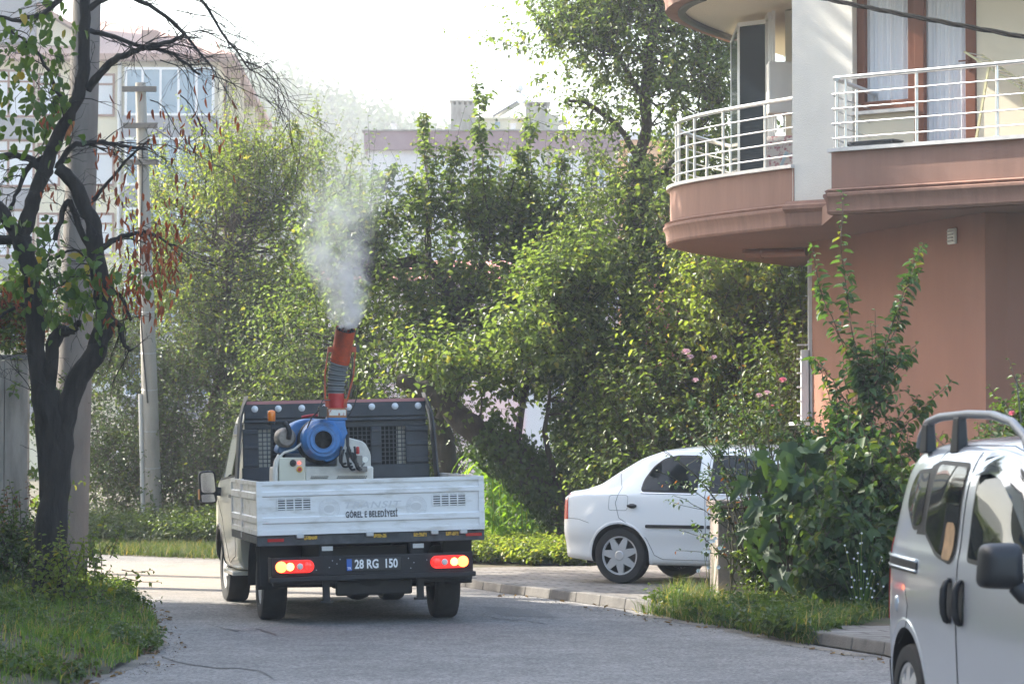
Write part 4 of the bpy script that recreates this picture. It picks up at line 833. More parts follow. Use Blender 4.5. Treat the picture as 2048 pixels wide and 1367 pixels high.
# tailgate with pressed ribs and two vents
mb = TM(); z0, z1 = .835, 1.325
vents = [(-.86, -.553), (.57, .88)]
mb.box(-BW, BW, .0, .035, z0, z0 + .045); mb.box(-BW, BW, 0, .035, z1 - .035, z1); mb.box(-BW, -BW + .05, -.003, .035, z0, z1); mb.box(BW - .05, BW, -.003, .035, z0, z1)
prof = [(z0+.045, .012), (.935, .012), (.945, -.004), (.990, -.004), (1.0, .012), (1.06, .012)]; prof2 = [(1.165, .012), (1.18, .012), (1.19, -.004), (1.225, -.004), (1.235, .012), (z1-.035, .012)]
for pr in (prof, prof2):
    for (a, ya), (b, yb) in zip(pr[:-1], pr[1:]): mb.add([(-BW+.05, ya, a), (BW-.05, ya, a), (BW-.05, yb, b), (-BW+.05, yb, b)], [(0, 1, 2, 3)])
xs = [-BW+.05, -.86, -.553, .57, .88, BW-.05]
for a, b in ((xs[0], xs[1]), (xs[2], xs[3]), (xs[4], xs[5])): mb.add([(a, .012, 1.06), (b, .012, 1.06), (b, .012, 1.165), (a, .012, 1.165)], [(0, 1, 2, 3)])
mb.box(-BW+.05, BW-.05, .028, .03, z0+.045, z1-.035)
tg = mb.build('tailgate', M_TW, truck, smooth=30)
for i, (a, b) in enumerate(vents):
    v = TM(); 
    for k in range(5): z = 1.065 + k*.0215; v.box(a, b, .002, .014, z, z + .0105)
    for k in range(5): x = a + (b-a)*k/4; v.box(x - .006, x + .006, .004, .016, 1.06, 1.165)
    v.build('vent_slats', M_TW, tg); v = TM(); v.box(a, b, .022, .027, 1.06, 1.164); v.build('vent_shadow_gap', M_CHAS, tg)
TX = lambda x, z, y=-.0015: ROLL @ Matrix.Translation((x, y, z)) @ Matrix.Rotation(R(90), 4, 'X')
M_INK = mat('black lettering', (.03, .03, .035), .6); M_EMB = mat('worn grey lettering', (.56, .56, .58), .45); M_DECAL = mat('faded decal', (.58, .57, .57), .5)
text_mesh('lettering', 'GÖREL E BELEDİYESİ', .078, M_INK, tg, TX(.0, 1.0, -.006), xs=.60, bold=.002, spacing=1.1)
text_mesh('embossed_lettering', 'TRANSIT', .085, M_EMB, tg, TX(.0, 1.085, .0105), xs=1.42, spacing=1.12, shear=.25, bold=.001)
for cx in (-.387, .417):
    s = TM(); n = 40
    for r0, r1 in ((.092, .096), (.058, .061)):
        V = []
        for k in range(n): a = 2*math.pi*k/n; V += [(cx + r0*math.cos(a), .0105, 1.06 + r0*math.sin(a)), (cx + r1*math.cos(a), .0105, 1.06 + r1*math.sin(a))]
        s.add(V, [(2*k, 2*k+1, (2*k+3) % (2*n), (2*k+2) % (2*n)) for k in range(n)])
    V = [(cx + .05*math.cos(2*math.pi*k/24), .0106, 1.06 + .035*math.sin(2*math.pi*k/24)) for k in range(24)]; s.add(V, [tuple(range(24))]); s.build('town_seal', M_DECAL, tg, smooth=0)
    for k, chx in enumerate('GÖRELE BELEDİYESİ'):
        if chx == ' ': continue
        a = R(205 - k*14.4); text_mesh('seal_letter', chx, .026, M_EMB, tg, ROLL @ Matrix.Translation((cx + .077*math.cos(a), .0104, 1.06 + .077*math.sin(a))) @ Matrix.Rotation(R(90), 4, 'X') @ Matrix.Rotation(a - R(90), 4, 'Z'))
# rail with stickers, catches and lamps
mb = TM(); mb.box(-BW, BW, .03, .12, .735, .83); mb.build('rear_rail', M_BEAM, truck, bevel=.006)
for x in (-.66, -.02, .58, 1.0 - .15): m = TM(); m.box(x - .035, x + .035, -.015, .03, .80, .84); m.build('catch', M_GALV, truck, bevel=.006)
for x in (-.56, .08, .45, .75): m = TM(); m.box(x - .06, x + .06, .024, .0285, .785, .82); m.build('sticker', M_YST, truck)
for x in (-.88, .95): m = TM(); m.box(x - .075, x + .075, .022, .0285, .775, .803); m.build('reflector', M_REDL, truck)
# bed floor and sides
BL = 2.20
mb = TM(); mb.box(-BW + .01, BW - .01, .04, BL, .83, .86); mb.box(-BW, BW, .12, BL, .76, .83, 0) if False else None
for y in np.arange(.2, BL, .4): mb.box(-BW + .02, BW - .02, y, y + .06, .765, .829)
mb.box(-BW, -BW + .05, .12, BL, .76, .829); mb.box(BW - .05, BW, .12, BL, .76, .829); mb.build('bed_floor', M_BEAM, truck)
for s in (-1, 1):
    m = TM(); X = s*BW; a, b = X, X - s*.03
    for (y0, y1) in ((.035, 1.30), (1.36, BL)):
        m.box(a, b, y0, y1, .835, .88); m.box(a, b, y0, y1, 1.29, 1.325); m.box(a, b, y0, y0 + .045, .88, 1.29); m.box(a, b, y1 - .045, y1, .88, 1.29)
        pr = [(.88, .012), (.935, .012), (.945, -.002), (.995, -.002), (1.005, .012), (1.15, .012), (1.16, -.002), (1.215, -.002), (1.225, .012), (1.29, .012)]
        for (za, oa), (zb, ob) in zip(pr[:-1], pr[1:]): m.add([(X - s*oa, y0+.045, za), (X - s*oa, y1-.045, za), (X - s*ob, y1-.045, zb), (X - s*ob, y0+.045, zb)], [(0, 1, 2, 3)])
        m.box(X - s*.02, X - s*.024, y0+.045, y1-.045, .88, 1.29)
    m.box(a + s*.002, b, 1.305, 1.355, .78, 1.33); sbd = m.build('side_board', M_TW, truck, smooth=30, fix=False)
# headboard with curved side plates, mesh windows, white round reflectors
HY = BL + .02; M_ = lambda: TM(); zt = 2.075; mb = TM()
wins = [(-.70, -.38), (.10, .42), (.52, .84)] ; wins = [(-.77, -.50), (.09, .35), (.45, .70)]; wz = (1.42, 1.80)
mb.box(-.90, .90, HY, HY + .03, 1.80, zt - .035); mb.box(-.93, .93, HY, HY + .03, .86, 1.42)
xs = [-.92] + [v for w in wins for v in w] + [.92]
for i in range(0, len(xs), 2): mb.box(xs[i], xs[i+1], HY, HY + .03, 1.42, 1.80)
for z in (1.02, 1.22, 1.45, 1.62, 1.76): 
    for i in range(0, len(xs), 2):
        if 1.42 < z < 1.8: mb.box(xs[i], xs[i+1], HY - .022, HY, z - .012, z + .03)
    if not 1.42 < z < 1.8: mb.box(-.92, .92, HY - .022, HY, z - .012, z + .03)
mb.box(-.91, .91, HY - .05, HY, 1.86, 1.885); mb.box(-.90, .90, HY - .03, HY, 1.90, zt - .035)
hb = mb.build('headboard', M_DGREY, truck, bevel=.004)
for s in (-1, 1):
    m = TM(); pr = [(.93 + .10*max(0, 1 - ((z - .86)/1.3))**.8 + (-.05 if z > 1.9 else 0)*(z-1.9)/.25, z) for z in np.linspace(.86, zt + .05, 14)]
    for (xa, za), (xb, zb) in zip(pr[:-1], pr[1:]): m.add([(s*xa, HY - .16, za), (s*xb, HY - .16 + (.1 if zb > 2.1 else 0), zb), (s*xb, HY + .06, zb), (s*xa, HY + .06, za), (s*(xa-.018), HY - .16, za), (s*(xb-.018), HY - .16, zb), (s*(xb-.018), HY + .06, zb), (s*(xa-.018), HY + .06, za)], [(0, 1, 2, 3), (4, 7, 6, 5), (0, 4, 5, 1), (3, 2, 6, 7), (1, 5, 6, 2)])
    m.build('side_plate', M_DGREY, hb, smooth=30)
m = TM(); m.box(-.89, .89, HY - .035, HY + .02, zt - .035, zt - .004); m.build('pink_strip', M_REDS, hb)
for k in range(8): m = TM(); x = -.80 + k*.232; m.lathe([(.001, .022), (.018, .02), (.032, .008), (.034, 0)], (x, HY - .052, 1.995), axis='y', n=16, close=False); m.v = [(p[0], 2*(HY-.052) - p[1] + .022, p[2]) for p in m.v]; m.build('round_reflector', M_BOLT, hb, fix=True)
for (a, b) in wins:
    m = TM()
    n = int((b - a)/.04)
    for k in range(n + 1): x = a + (b-a)*k/n; m.box(x - .005, x + .005, HY + .004, HY + .012, 1.42, 1.80)
    for k in range(10): z = 1.42 + .38*k/9; m.box(a, b, HY + .012, HY + .018, z - .005, z + .005)
    m.build('mesh_window', M_DGREY, hb)
# cab
CK0 = BL + .12
def csec(zb, w, zbelt, wr, zt): return [(0, zb), (w*.9, zb), (w, zb + .06), (w + .01, .62), (w + .012, .95), (w, zbelt), (w - .02, zbelt + .07), (wr + .03, zt - .16), (wr - .03, zt - .05), (wr*.6, zt), (0, zt + .02)]
CK = [(CK0, csec(.42, .93, 1.28, .80, 1.95)), (CK0 + .05, csec(.40, .96, 1.28, .83, 1.99)), (CK0 + .5, csec(.38, .985, 1.27, .84, 2.02)), (CK0 + 1.2, csec(.38, .985, 1.25, .83, 2.02)), (CK0 + 1.5, csec(.38, .98, 1.24, .80, 1.95)),
      (CK0 + 1.95, csec(.38, .97, 1.20, .76, 1.58)), (CK0 + 2.15, csec(.38, .96, 1.10, .74, 1.28)), (CK0 + 2.5, csec(.40, .90, .98, .66, 1.12)), (CK0 + 2.62, csec(.45, .78, .86, .55, .95))]
cb_ = Body(CK, n=70, soft=.05); mb = MB(); cb_.mesh(mb); cabo = mb.build('cab', [M_TCAB, M_UNDER], truck, smooth=50)
FY = .87 + 3.13
for s in (1, -1): apply_bool(cabo, (lambda c: (setattr(c, 'parent', truck), c)[1])(cyl_cutter(FY, .36, .43, s*.5, s*1.3)))
cabo.data.polygons.foreach_set('use_smooth', [True]*len(cabo.data.polygons)); cabo.data.set_sharp_from_angle(angle=R(38)); cabo.data.transform(ROLL)
for s in (-1, 1):
    q = round_poly([(CK0 + .28, 1.33), (CK0 + 1.75, 1.27), (CK0 + 1.72, 1.42), (CK0 + 1.30, 1.86), (CK0 + .32, 1.87)], .06)
    m = TM(); cb_.patch(m, q, .004, s, res=.1); a = m.build('side_window', M_RUBB, cabo, smooth=60); m = TM(); cb_.patch(m, shrink(q, .02), .007, s, res=.1); m.build('glass', M_GLASS, a, smooth=60)
    m = TM(); cb_.line(m, [(CK0 + .22, 1.88), (CK0 + .20, 1.2), (CK0 + .24, .55), (CK0 + .7, .46), (CK0 + 1.3, .9), (CK0+1.9, 1.1)], r=.004, off=-.0005, side=s); m.build('panel_gap', M_UNDER, cabo)
    m = TM(); c = cb_.hw(CK0 + .34, 1.14); m.bar((s*(c + .015), CK0 + .27, 1.14), (s*(c+.02), CK0 + .46, 1.14), .03, .035); m.build('door_handle', M_BLACKP, cabo, bevel=.006)
    m = TM(); cb_.line(m, [(FY + .45*math.cos(a_), .37 + .45*math.sin(a_)) for a_ in np.linspace(R(0), R(185), 26)], r=.02, off=-.004, side=s, n=6); m.build('arch_trim', M_BLACKP, cabo)
    mr = TM(); cx, cy, cz = s*(cb_.hw(CK0 + 1.55, 1.25) + .14), CK0 + 1.50, 1.215
    pl = round_poly([(-.095, -.17), (.085, -.17), (.095, .16), (-.075, .17)], .05); mr.prism([(s*a_, b_) for a_, b_ in pl], 0, .09, map=lambda a, b, c: (cx + a, cy + c, cz + b))
    mr.bar((s*(cb_.hw(CK0+1.55, 1.25) - .02), cy + .03, cz - .06), (cx - s*.05, cy + .04, cz - .04), .06, .09); mo = mr.build('door_mirror', M_BLACKP, cabo, smooth=40, fix=True, bevel=.008)
    mg = TM(); mg.prism([(s*a_*.8, b_*.62 + .045) for a_, b_ in pl], -.0035, -.001, map=lambda a, b, c: (cx + a, cy + c, cz + b)); mg.build('mirror_glass', M_CHROME, mo, smooth=0, fix=True)
    mg = TM(); mg.prism([(s*a_*.78, b_*.24 - .115) for a_, b_ in pl], -.0035, -.001, map=lambda a, b, c: (cx + a, cy + c, cz + b)); mg.build('lower_mirror', M_CHROME, mo, smooth=0, fix=True)
    mg = TM(); mg.box(cx + s*.085, cx + s*.102, cy - .002, cy + .05, cz - .13, cz - .02); mg.build('side_repeater', mat('repeater lamp', (.75, .35, .12), .3), mo, bevel=.004)
m = TM(); m.box(-.62, .62, CK0 - .006, CK0 + .0, 1.42, 1.86); m.build('rear_window', M_GLASS, cabo)
cross_ = TM(); V = []
for i in range(9):
    y = CK0 + 1.46 + (.56)*i/8; q = int(np.searchsorted(cb_.y, y)); S = cb_.S[q]; wr = S[-3, 0] * 1.25
    for j in range(9): x = wr*(2*j/8 - 1); V.append((x, y, float(np.interp(abs(x), S[::-1][:len(S)//2, 0], S[::-1][:len(S)//2, 1])) + .006))
cross_.add(V, [(i*9+j, i*9+j+1, (i+1)*9+j+1, (i+1)*9+j) for i in range(8) for j in range(8)]); cross_.build('windscreen', M_GLASS, cabo, smooth=60)
m = TM(); m.box(-1.02, -.80, CK0 + .15, CK0 + 1.0, .36, .40); m.build('side_step', M_TCAB, truck, bevel=.006)
# chassis, bumper beam
m = TM()
for s in (-1, 1): m.box(s*.36, s*.44, .15, 5.0, .56, .73)
for y in (.25, 1.2, 2.2, 3.2): m.box(-.36, .36, y, y + .08, .60, .70)
m.build('chassis_rail', M_CHAS, truck)
m = TM(); m.box(-.93, .93, -.01, .05, .465, .63); m.box(-.95, .95, -.045, .05, .41, .455); m.box(-.93, .93, -.02, .02, .455, .470); m.box(-.93, -.93 + .02, .0, .25, .40, .63)
bp = m.build('bumper_beam', M_CHAS, truck, bevel=.008)
for x in (-.42, .42): m = TM(); m.box(x - .06, x + .06, .05, .10, .62, .74); m.build('bracket', M_CHAS, truck); m = TM(); m.box(x + .01 - .05, x + .06, .02, .03, .68, .72); m.build('bracket_plate', M_GALV, truck)
for x in (-.78, .78): m = TM(); m.box(x - .03, x + .03, .3, .36, .2, .45) if False else None
for x in (-.42, .45): m = TM(); m.box(x - .03, x + .03, .06, .12, .22, .41); m.box(x - .055, x + .055, .05, .13, .205, .225); m.build('towing_bracket', M_CHAS, truck)
# lamp clusters
def lit(name, c, e): return mat(name, c, .2, coat=.5, emit=c, es=e)
M_LIT = lit('lit brake lamp', (1.0, .17, .035), 2.6); M_LIT2 = lit('lit tail lamp', (1.0, .30, .06), 3.4); M_GLOW = lit('red lens with lamp behind', (.75, .02, .015), .5); M_CLEAR = mat('clear reversing lens', (.62, .62, .62), .15, coat=.5)
for s in (-1, 1):
    cx = s*.705 + (-.012 if s < 0 else -.0); w, h = .175, .058
    lamp = TM(); pts = [(cx + a*(w - h) + h*math.cos(t), .548 + h*math.sin(t)) for a, t in [(1, R(x)) for x in range(-90, 91, 15)] + [(-1, R(x)) for x in range(90, 271, 15)]]
    lamp.prism(pts, -.012, -.045, map=lambda a, b, c: (a, c, b)); lo = lamp.build('tail_light', M_GLOW, bp, smooth=40, fix=True, bevel=.006)
    for k, (dx, r_, m_) in enumerate(((.125, .052, M_LIT), (.045, .038, M_LIT2), (-.045, .03, M_CLEAR), (-.115, .04, M_GLOW))):
        q = TM(); q.lathe([(.001, -.0), (r_*.6, -.001), (r_*.95, .004), (r_, .010)], (cx + s*dx, -.0505 - k*.0004, .548), axis='y', n=24, close=False)
        for j in range(12 if k == 0 else 0):
            a = R(j*30); q.bar((cx + s*dx + r_*.3*math.cos(a), -.052, .548 + r_*.3*math.sin(a)), (cx + s*dx + r_*math.cos(a), -.048, .548 + r_*math.sin(a)), .004, .003)
        q.build(('brake_lens', 'side_lens', 'reversing_lens', 'indicator_lens')[k], m_, lo, smooth=60, fix=True)
# number plate
m = TM(); m.box(-.245, .26, -.022, -.012, .49, .605); pl_ = m.build('number_plate', mat('black plate', (.02, .02, .024), .35), bp, bevel=.004)
m = TM(); m.box(-.242, -.195, -.0255, -.0225, .495, .60); m.build('blue_band', mat('plate blue', (.03, .11, .42), .4), pl_)
M_PLW = mat('plate lettering', (.75, .76, .78), .4)
text_mesh('plate_number', '28 RG  150', .112, M_PLW, pl_, TX(.03, .5475, -.0235), xs=.76, bold=.003)
text_mesh('country_code', 'TR', .03, M_PLW, pl_, TX(-.219, .515, -.0262), bold=.0005)
for k in range(9): m = TM(); x = [-.37, -.33, -.40, .33, .38, .35, -.30, .50, -.52][k]; z = [.59, .56, .53, .59, .55, .50, .60, .57, .51][k]; m.sphere((x, -.012, z), .006, 6, 4); m.build('rivet', M_GALV, bp)
# running gear
for x, y, s in ((.815, .87, 1), (-.815, .87, -1), (.815, FY, 1), (-.815, FY, -1)): wheel(truck, (x, y, .345), .345, .225, 6, s, rimr=.20, yaw=R(3) if y > 2 else 0)
m = MB(); m.tube([(-.8, .87, .345), (.8, .87, .345)], .05, 10); m.sphere((0, .87, .345), .17, 14, 10, sc=(1, .9, 1)); m.build('rear_axle', M_CHAS, truck, smooth=50)
m = MB(); m.tube([(-.8, FY, .34), (.8, FY, .34)], .04, 8); m.box(-.35, .35, 2.8, 4.6, .27, .5); m.build('front_axle', M_CHAS, truck)
sw = MB(); sw.lathe([(.19, -.1), (.30, -.11), (.335, -.06), (.335, .06), (.30, .11), (.19, .1)], (0, .42, .42), n=36); sw.build('spare_wheel', M_TYRE, truck, smooth=40)
for s in (-1, 1):
    m = TM(); V = []
    for k in range(13): a = R(-5 + 190*k/12); V += [(s*.74, .87 + .42*math.cos(a), .36 + .42*math.sin(a)), (s*1.0, .87 + .42*math.cos(a), .36 + .42*math.sin(a))]
    V = [(x, y, min(z, .755)) for x, y, z in V]
    m.add(V, [(2*k, 2*k+1, 2*k+3, 2*k+2) for k in range(12)]); m.build('mudguard', M_CHAS, truck, smooth=40).modifiers.new('s', 'SOLIDIFY').thickness = .012
for s in (-1, 1): m = TM(); m.box(s*.72, s*.99, .36, .375, .36, .76); m.build('mud_flap', M_CHAS, truck)
for nm_, bx_ in (('undertray', (-.33, .38, .10, .14, .26, .40)), ('cross_member', (-.9, .9, .14, .2, .36, .6)), ('battery_box', (-.7, -.3, 1.6, 2.4, .35, .7)), ('fuel_tank', (.5, .85, 1.5, 2.5, .34, .7))): m = TM(); m.box(*bx_); m.build(nm_, M_CHAS, truck, bevel=.02)
# rotating beacon on its rod
bc = thing('beacon', truck.matrix_basis @ ROLL @ Vector((-.79, 1.1, .86)), R(TY), 'amber warning beacon on a thin post at the left of the truck bed', 'beacon')
m = MB(); m.tube([(0, 0, 0), (0, 0, .98)], .011, 8); m.lathe([(.03, .975), (.034, .99), (.034, 1.01)], n=16); m.build('post', M_BLACKP, bc)
m = MB(); m.lathe([(.032, 1.012), (.036, 1.02), (.037, 1.08), (.034, 1.105), (.02, 1.115), (.001, 1.117)], n=20); m.build('lens', M_ORANGEL, bc, smooth=50)
# ---------------------------------------------------------------- fogging machine standing in the truck bed
SM = truck.matrix_basis @ ROLL @ Vector((-.355, 0, .86))
spr = thing('fogging_machine', truck.matrix_basis.to_translation() if False else SM, R(TY), 'blue and white spray cannon machine with orange nozzle tube, standing in the truck bed', 'sprayer')
# local: x right, y forward, z up from the bed; work in metres
M_SW = mat('grubby white steel', (.62, .60, .55), .5, var=.35, scale=3.5, contrast=(.25, .55)); M_SB = mat('blue enamel', (.045, .17, .42), .45, coat=.15, c2=(.035, .085, .18), scale=7, contrast=(.32, .52))
M_SO = mat('orange enamel', (.50, .085, .035), .55, c2=(.22, .06, .04), scale=9, contrast=(.3, .6)); M_SR = mat('red enamel', (.42, .03, .03), .45); M_BEL = mat('grey bellows', (.22, .23, .24), .75, var=.25, scale=14)
M_BLK = mat('black hose', (.015, .015, .016), .55); M_IVO = mat('ivory panel', (.58, .57, .47), .5, var=.12, scale=3)
spr.scale = (.92, .92, .92)
m = MB(); m.box(-.49, .517, .75, 1.25, .02, .625); m.box(-.19, .517, .745, .80, .02, .63); m.build('housing', M_SW, spr, bevel=.02)
m = MB(); pl = round_poly([(.15, .50), (.507, .50), (.507, .76), (.44, .88), (.26, .925), (.15, .925)], .05); m.prism(pl, .86, .92, map=lambda a, b, c: (a, c, b)); m.build('side_cover', M_SW, spr, fix=True, bevel=.008)
m = MB(); m.box(-.455, -.187, .70, .80, .02, .72); m.build('control_box', M_IVO, spr, bevel=.008)
m = MB(); m.tube([(-.475, .74, .05), (-.475, .74, .62), (-.45, .74, .72), (-.40, .74, .77), (-.3, .74, .80), (-.2, .74, .88)], .012, 8); m.tube([(-.49, .735, .02), (-.49, .735, .60), (-.475, .735, .68), (-.44, .735, .74)], .03, 8); m.build('cover_edge', M_SW, spr)
m = MB(); m.lathe([(.001, -.02), (.03, -.02), (.034, -.008), (.034, 0)], (-.313, .70, .665), axis='y', n=20); m.build('dial', M_BLK, spr)
m = MB(); m.lathe([(.001, -.012), (.011, -.012), (.012, 0)], (-.25, .70, .665), axis='y', n=14); m.build('pilot_lamp', lit('lit red pilot lamp', (1, .05, .03), 2.0), spr)
m = MB(); m.lathe([(.001, -.002), (.032, -.002), (.032, 0)], (-.248, .70, .60), axis='y', n=20); b = m.build('stop_plate', mat('yellow disc', (.7, .42, .03), .5), spr); m = MB(); m.lathe([(.001, -.035), (.018, -.035), (.021, -.02), (.014, -.003)], (-.248, .70, .60), axis='y', n=16); m.build('stop_button', M_SR, b)
for x0, x1 in ((-.13, .05), (.14, .46)):
    m = MB(); 
    for k in range(int((x1-x0)/.018)):
        for r in range(2): x = x0 + k*.018 + r*.009; m.box(x, x + .011, .739, .744, .505 + r*.016, .515 + r*.016)
    m.build('vent_holes', M_BLK, spr)
# fan volute
cx, cz, cy = -.02, .90, .60
m = MB(); m.lathe([(.09, -.02), (.135, -.02), (.14, .0), (.168, .0), (.178, .02), (.19, .03), (.205, .05), (.212, .10), (.212, .20), (.19, .24), (.001, .24)], (cx, cy, cz), axis='y', n=48, close=False)
m.build('fan_housing', M_SB, spr, smooth=35)
m = MB(); V = []; n = 30
for k in range(n + 1):
    t = k/n; a = R(-100 + 190*t*1.0); r_ = .22 + .075*(1 - abs(2*t - 1)**2)*1.0; V.append((cx + .02 + r_*math.cos(a), cz + r_*math.sin(a)))
pl = [(cx, cz - .2)] + [(cx + .23*math.cos(R(a)), cz + .23*math.sin(R(a))) for a in range(-80, 1, 10)] + [(cx + .26, cz + .06), (cx + .235, cz + .14), (cx + .235, cz + .17), (cx + .235, cz + .198), (cx + .06, cz + .198), (cx - .02, cz + .16)]
m.prism(pl, cy + .055, cy + .225, map=lambda a, b, c: (a, c, b)); m.build('volute', M_SB, spr, smooth=25, fix=True, bevel=.01)
m = MB(); m.lathe([(.001, .02), (.03, .015), (.09, .03), (.092, -.012), (.10, -.022), (.105, -.015)], (cx, cy, cz), axis='y', n=32, close=False)
for k in range(10): a = R(k*36); m.bar((cx + .03*math.cos(a), cy + .012, cz + .03*math.sin(a)), (cx + .088*math.cos(a+.3), cy + .012, cz + .088*math.sin(a+.3)), .022, .004)
m.build('intake_grille', mat('dirty black', (.02, .018, .016), .8), spr, smooth=30)
m = MB(); m.lathe([(.19, .24), (.235, .25), (.235, .36), (.001, .36)], (cx + .01, cy, cz - .02), axis='y', n=36, close=False); m.build('fan_backplate', M_BLK, spr)
# tank behind
m = MB(); pl = round_poly([(-.46, .76), (.26, .76), (.28, .90), (.20, 1.02), (.06, 1.11), (-.14, 1.12), (-.30, 1.06)], .08); m.prism(pl, 1.0, 1.35, map=lambda a, b, c: (a, c, b)); m.build('tank', M_SB, spr, smooth=40, fix=True, bevel=.05, seg=4)
m = MB(); m.lathe([(.001, -.012), (.075, -.012), (.088, 0), (.10, .02), (.10, .26), (.001, .26)], (-.37, .78, .92), axis='y', n=32); m.build('air_filter', mat('grey filter can', (.30, .28, .26), .45, metal=.3, c2=(.15, .13, .12), scale=8), spr, smooth=40)
m = MB(); m.tube([(-.35, .76, .91), (-.345, .73, .98), (-.36, .74, 1.03), (-.39, .78, 1.07)], .026, 10); m.build('exhaust_elbow', M_BLK, spr, smooth=50)
m = MB(); m.tube([(-.20, .9, 1.13), (-.08, .9, 1.15), (.02, .9, 1.14)], .014, 8); m.build('red_pipe', M_SR, spr)
# neck, name plate, tube, bellows, nozzle
nx, ny = cx + .150, cy + .14
m = MB(); m.box(nx - .10, nx + .10, ny - .09, ny + .09, cz + .199, cz + .222); m.build('neck_flange', M_SB, spr, bevel=.004)
m = MB(); m.box(nx - .095, nx + .095, ny - .085, ny + .085, cz + .223, cz + .318); nk = m.build('neck', mat('tan plate', (.38, .17, .08), .55), spr, bevel=.004)
m = MB(); m.box(nx - .088, nx + .088, ny - .0895, ny - .0855, cz + .245, cz + .302); m.build('name_plate', mat('worn paper label', (.66, .64, .60), .7, c2=(.40, .12, .07), scale=16, contrast=(.42, .47), stretch=(2, 1, .6)), nk)
T0 = Vector((nx, ny, cz + .318)); 
m = MB(); m.lathe([(.082, 0), (.082, .012), (.078, .014), (.082, .15)], T0, n=32); m.build('lower_tube', M_SR, spr, smooth=40)
B0 = T0 + Vector((0, 0, .148)); B1 = B0 + Vector((.035, -.04, .34)); N1 = B1 + Vector((.035, -.15, .31))
m = MB(); pts = []; rad = []; n = 26
for k in range(n + 1):
    t = k/n; q = B0*(1-t)**2 + (B0 + Vector((0, 0, .2)))*2*t*(1-t) + B1*t*t; pts.append(q); rad.append((.083 + .014*t) * (1 + (.07 if (k // 2) % 2 else -.05)))
m.tube(pts, rad, 32, cap=False); m.m = [(i // 32) % 2 for i in range(len(m.f))]; m.build('bellows', [M_BEL, mat('bellows groove', (.07, .075, .08), .8)], spr, smooth=30)
ax = (N1 - B1).normalized(); m = MB(); m.tube([B1 - ax*.04, B1, B1 + ax*.02, N1 - ax*.015, N1], [.094, .102, .098, .100, .104], 36, cap=False); m.tube([N1, N1 - ax*.05, N1 - ax*.2, N1 - ax*.21], [.101, .096, .094, .001], 36, cap=False)
m.build('nozzle_tube', M_SO, spr, smooth=50)
m = MB(); x = ax.cross(Vector((0, 1, 0))).normalized(); y = ax.cross(x)
m.tube([N1 - ax*.19, N1 - ax*.02], .02, 12)
for k in range(6): a = R(60*k + 15); d = x*math.cos(a) + y*math.sin(a); m.tube([N1 - ax*.05, N1 - ax*.03 + d*.092], .006, 6); m.tube([N1 - ax*.035 + d*.07, N1 + ax*.008 + d*.066], .011, 8)
m.tube([N1 - ax*.02 + (x*math.cos(t) + y*math.sin(t))*.09 for t in np.linspace(0, 2*math.pi, 30)], .009, 6); m.build('nozzle_head', M_DARKMET, spr)
m = MB(); m.tube([N1 - ax*.195, N1 - ax*.19], [.0935, .0935], 30); m.build('nozzle_floor', M_BLK, spr)
for s in (-1, 1):
    m = MB(); top = B1 + ax*.12 + Vector((s*.125, 0, 0)); bot = T0 + Vector((s*.11, 0, .07)); mid = bot.lerp(top, .5) + Vector((s*.03, 0, 0))
    m.bar(top + Vector((-s*.03, 0, 0)), top + Vector((s*.02, 0, 0)), .03, .055); m.bar(top + Vector((s*.012, 0, .02)), mid, .012, .032); m.bar(mid, bot, .014, .038); m.bar(bot + Vector((0, 0, -.02)), bot + Vector((-s*.04, 0, -.02)), .05, .09)
    m.build('brace_arm', M_SO, spr, bevel=.003)
    m = MB()
    for k in range(12): q = bot.lerp(top, .12 + .7*k/11) + Vector((-s*.005, 0, 0)); m.tube([q, q + Vector((-s*.03, 0, 0))], .004, 5)
    if s > 0: m.tube([bot + Vector((.03, 0, .05)), bot + Vector((.05, 0, .28))], .018, 8); m.tube([bot + Vector((.05, 0, .28)), bot + Vector((.065, 0, .46))], .008, 8); m.bar(top + Vector((.035, 0, -.03)), top + Vector((.035, 0, .05)), .035, .03)
    m.build('actuator' if s > 0 else 'ring_hooks', M_DARKMET, spr)
# pipework, valve block, gauge, cables
m = MB(); rn = random.Random(4)
for k in range(7):
    a = Vector((.17 + .022*k, .62, .83 - .03*(k % 3))); pts = [a, a + Vector((rn.uniform(-.05, .03), -.05, -.10)), a + Vector((rn.uniform(-.05, .05), -.02, -.2)), a + Vector((rn.uniform(.0, .12), .02, -.17))]
    o = []; 
    for i in range(13): t = i/12; o.append(pts[0]*(1-t)**3 + pts[1]*3*t*(1-t)**2 + pts[2]*3*t*t*(1-t) + pts[3]*t**3)
    m.tube(o, .012, 7)
m.tube([(.24, .70, 1.0), (.23, .60, .84), (.27, .60, .72), (.36, .64, .60)], .017, 8)
m.tube([(-.06, .6, 1.20), (-.14, .6, 1.12), (-.18, .62, 1.02)], .008, 6); m.tube([(-.0, .66, 1.24), (-.06, .66, 1.22), (-.05, .66, 1.16)], .007, 6); m.build('hoses', M_BLK, spr, smooth=60)
m = MB(); o = [Vector((.16, .72, 1.12)) + Vector((.10*math.sin(t) + .05*t, 0, .02*t - .04 + .20*math.sin(t*.62)*math.sin(t*.62)*1.6)) for t in np.linspace(0, 3.4, 20)]; m.tube(o, .006, 6); m.tube([(.14, .72, 1.12), (.2, .7, 1.2), (.17, .7, 1.33), (.14, .7, 1.42)], .006, 6); m.build('cable', M_BLK, spr, smooth=60)
m = MB(); m.box(-.06, .02, .62, .72, 1.13, 1.235); m.tube([(-.05, .65, 1.23), (-.02, .65, 1.30), (.06, .66, 1.30)], .007, 6); m.build('terminal_box', M_DARKMET, spr, bevel=.01)
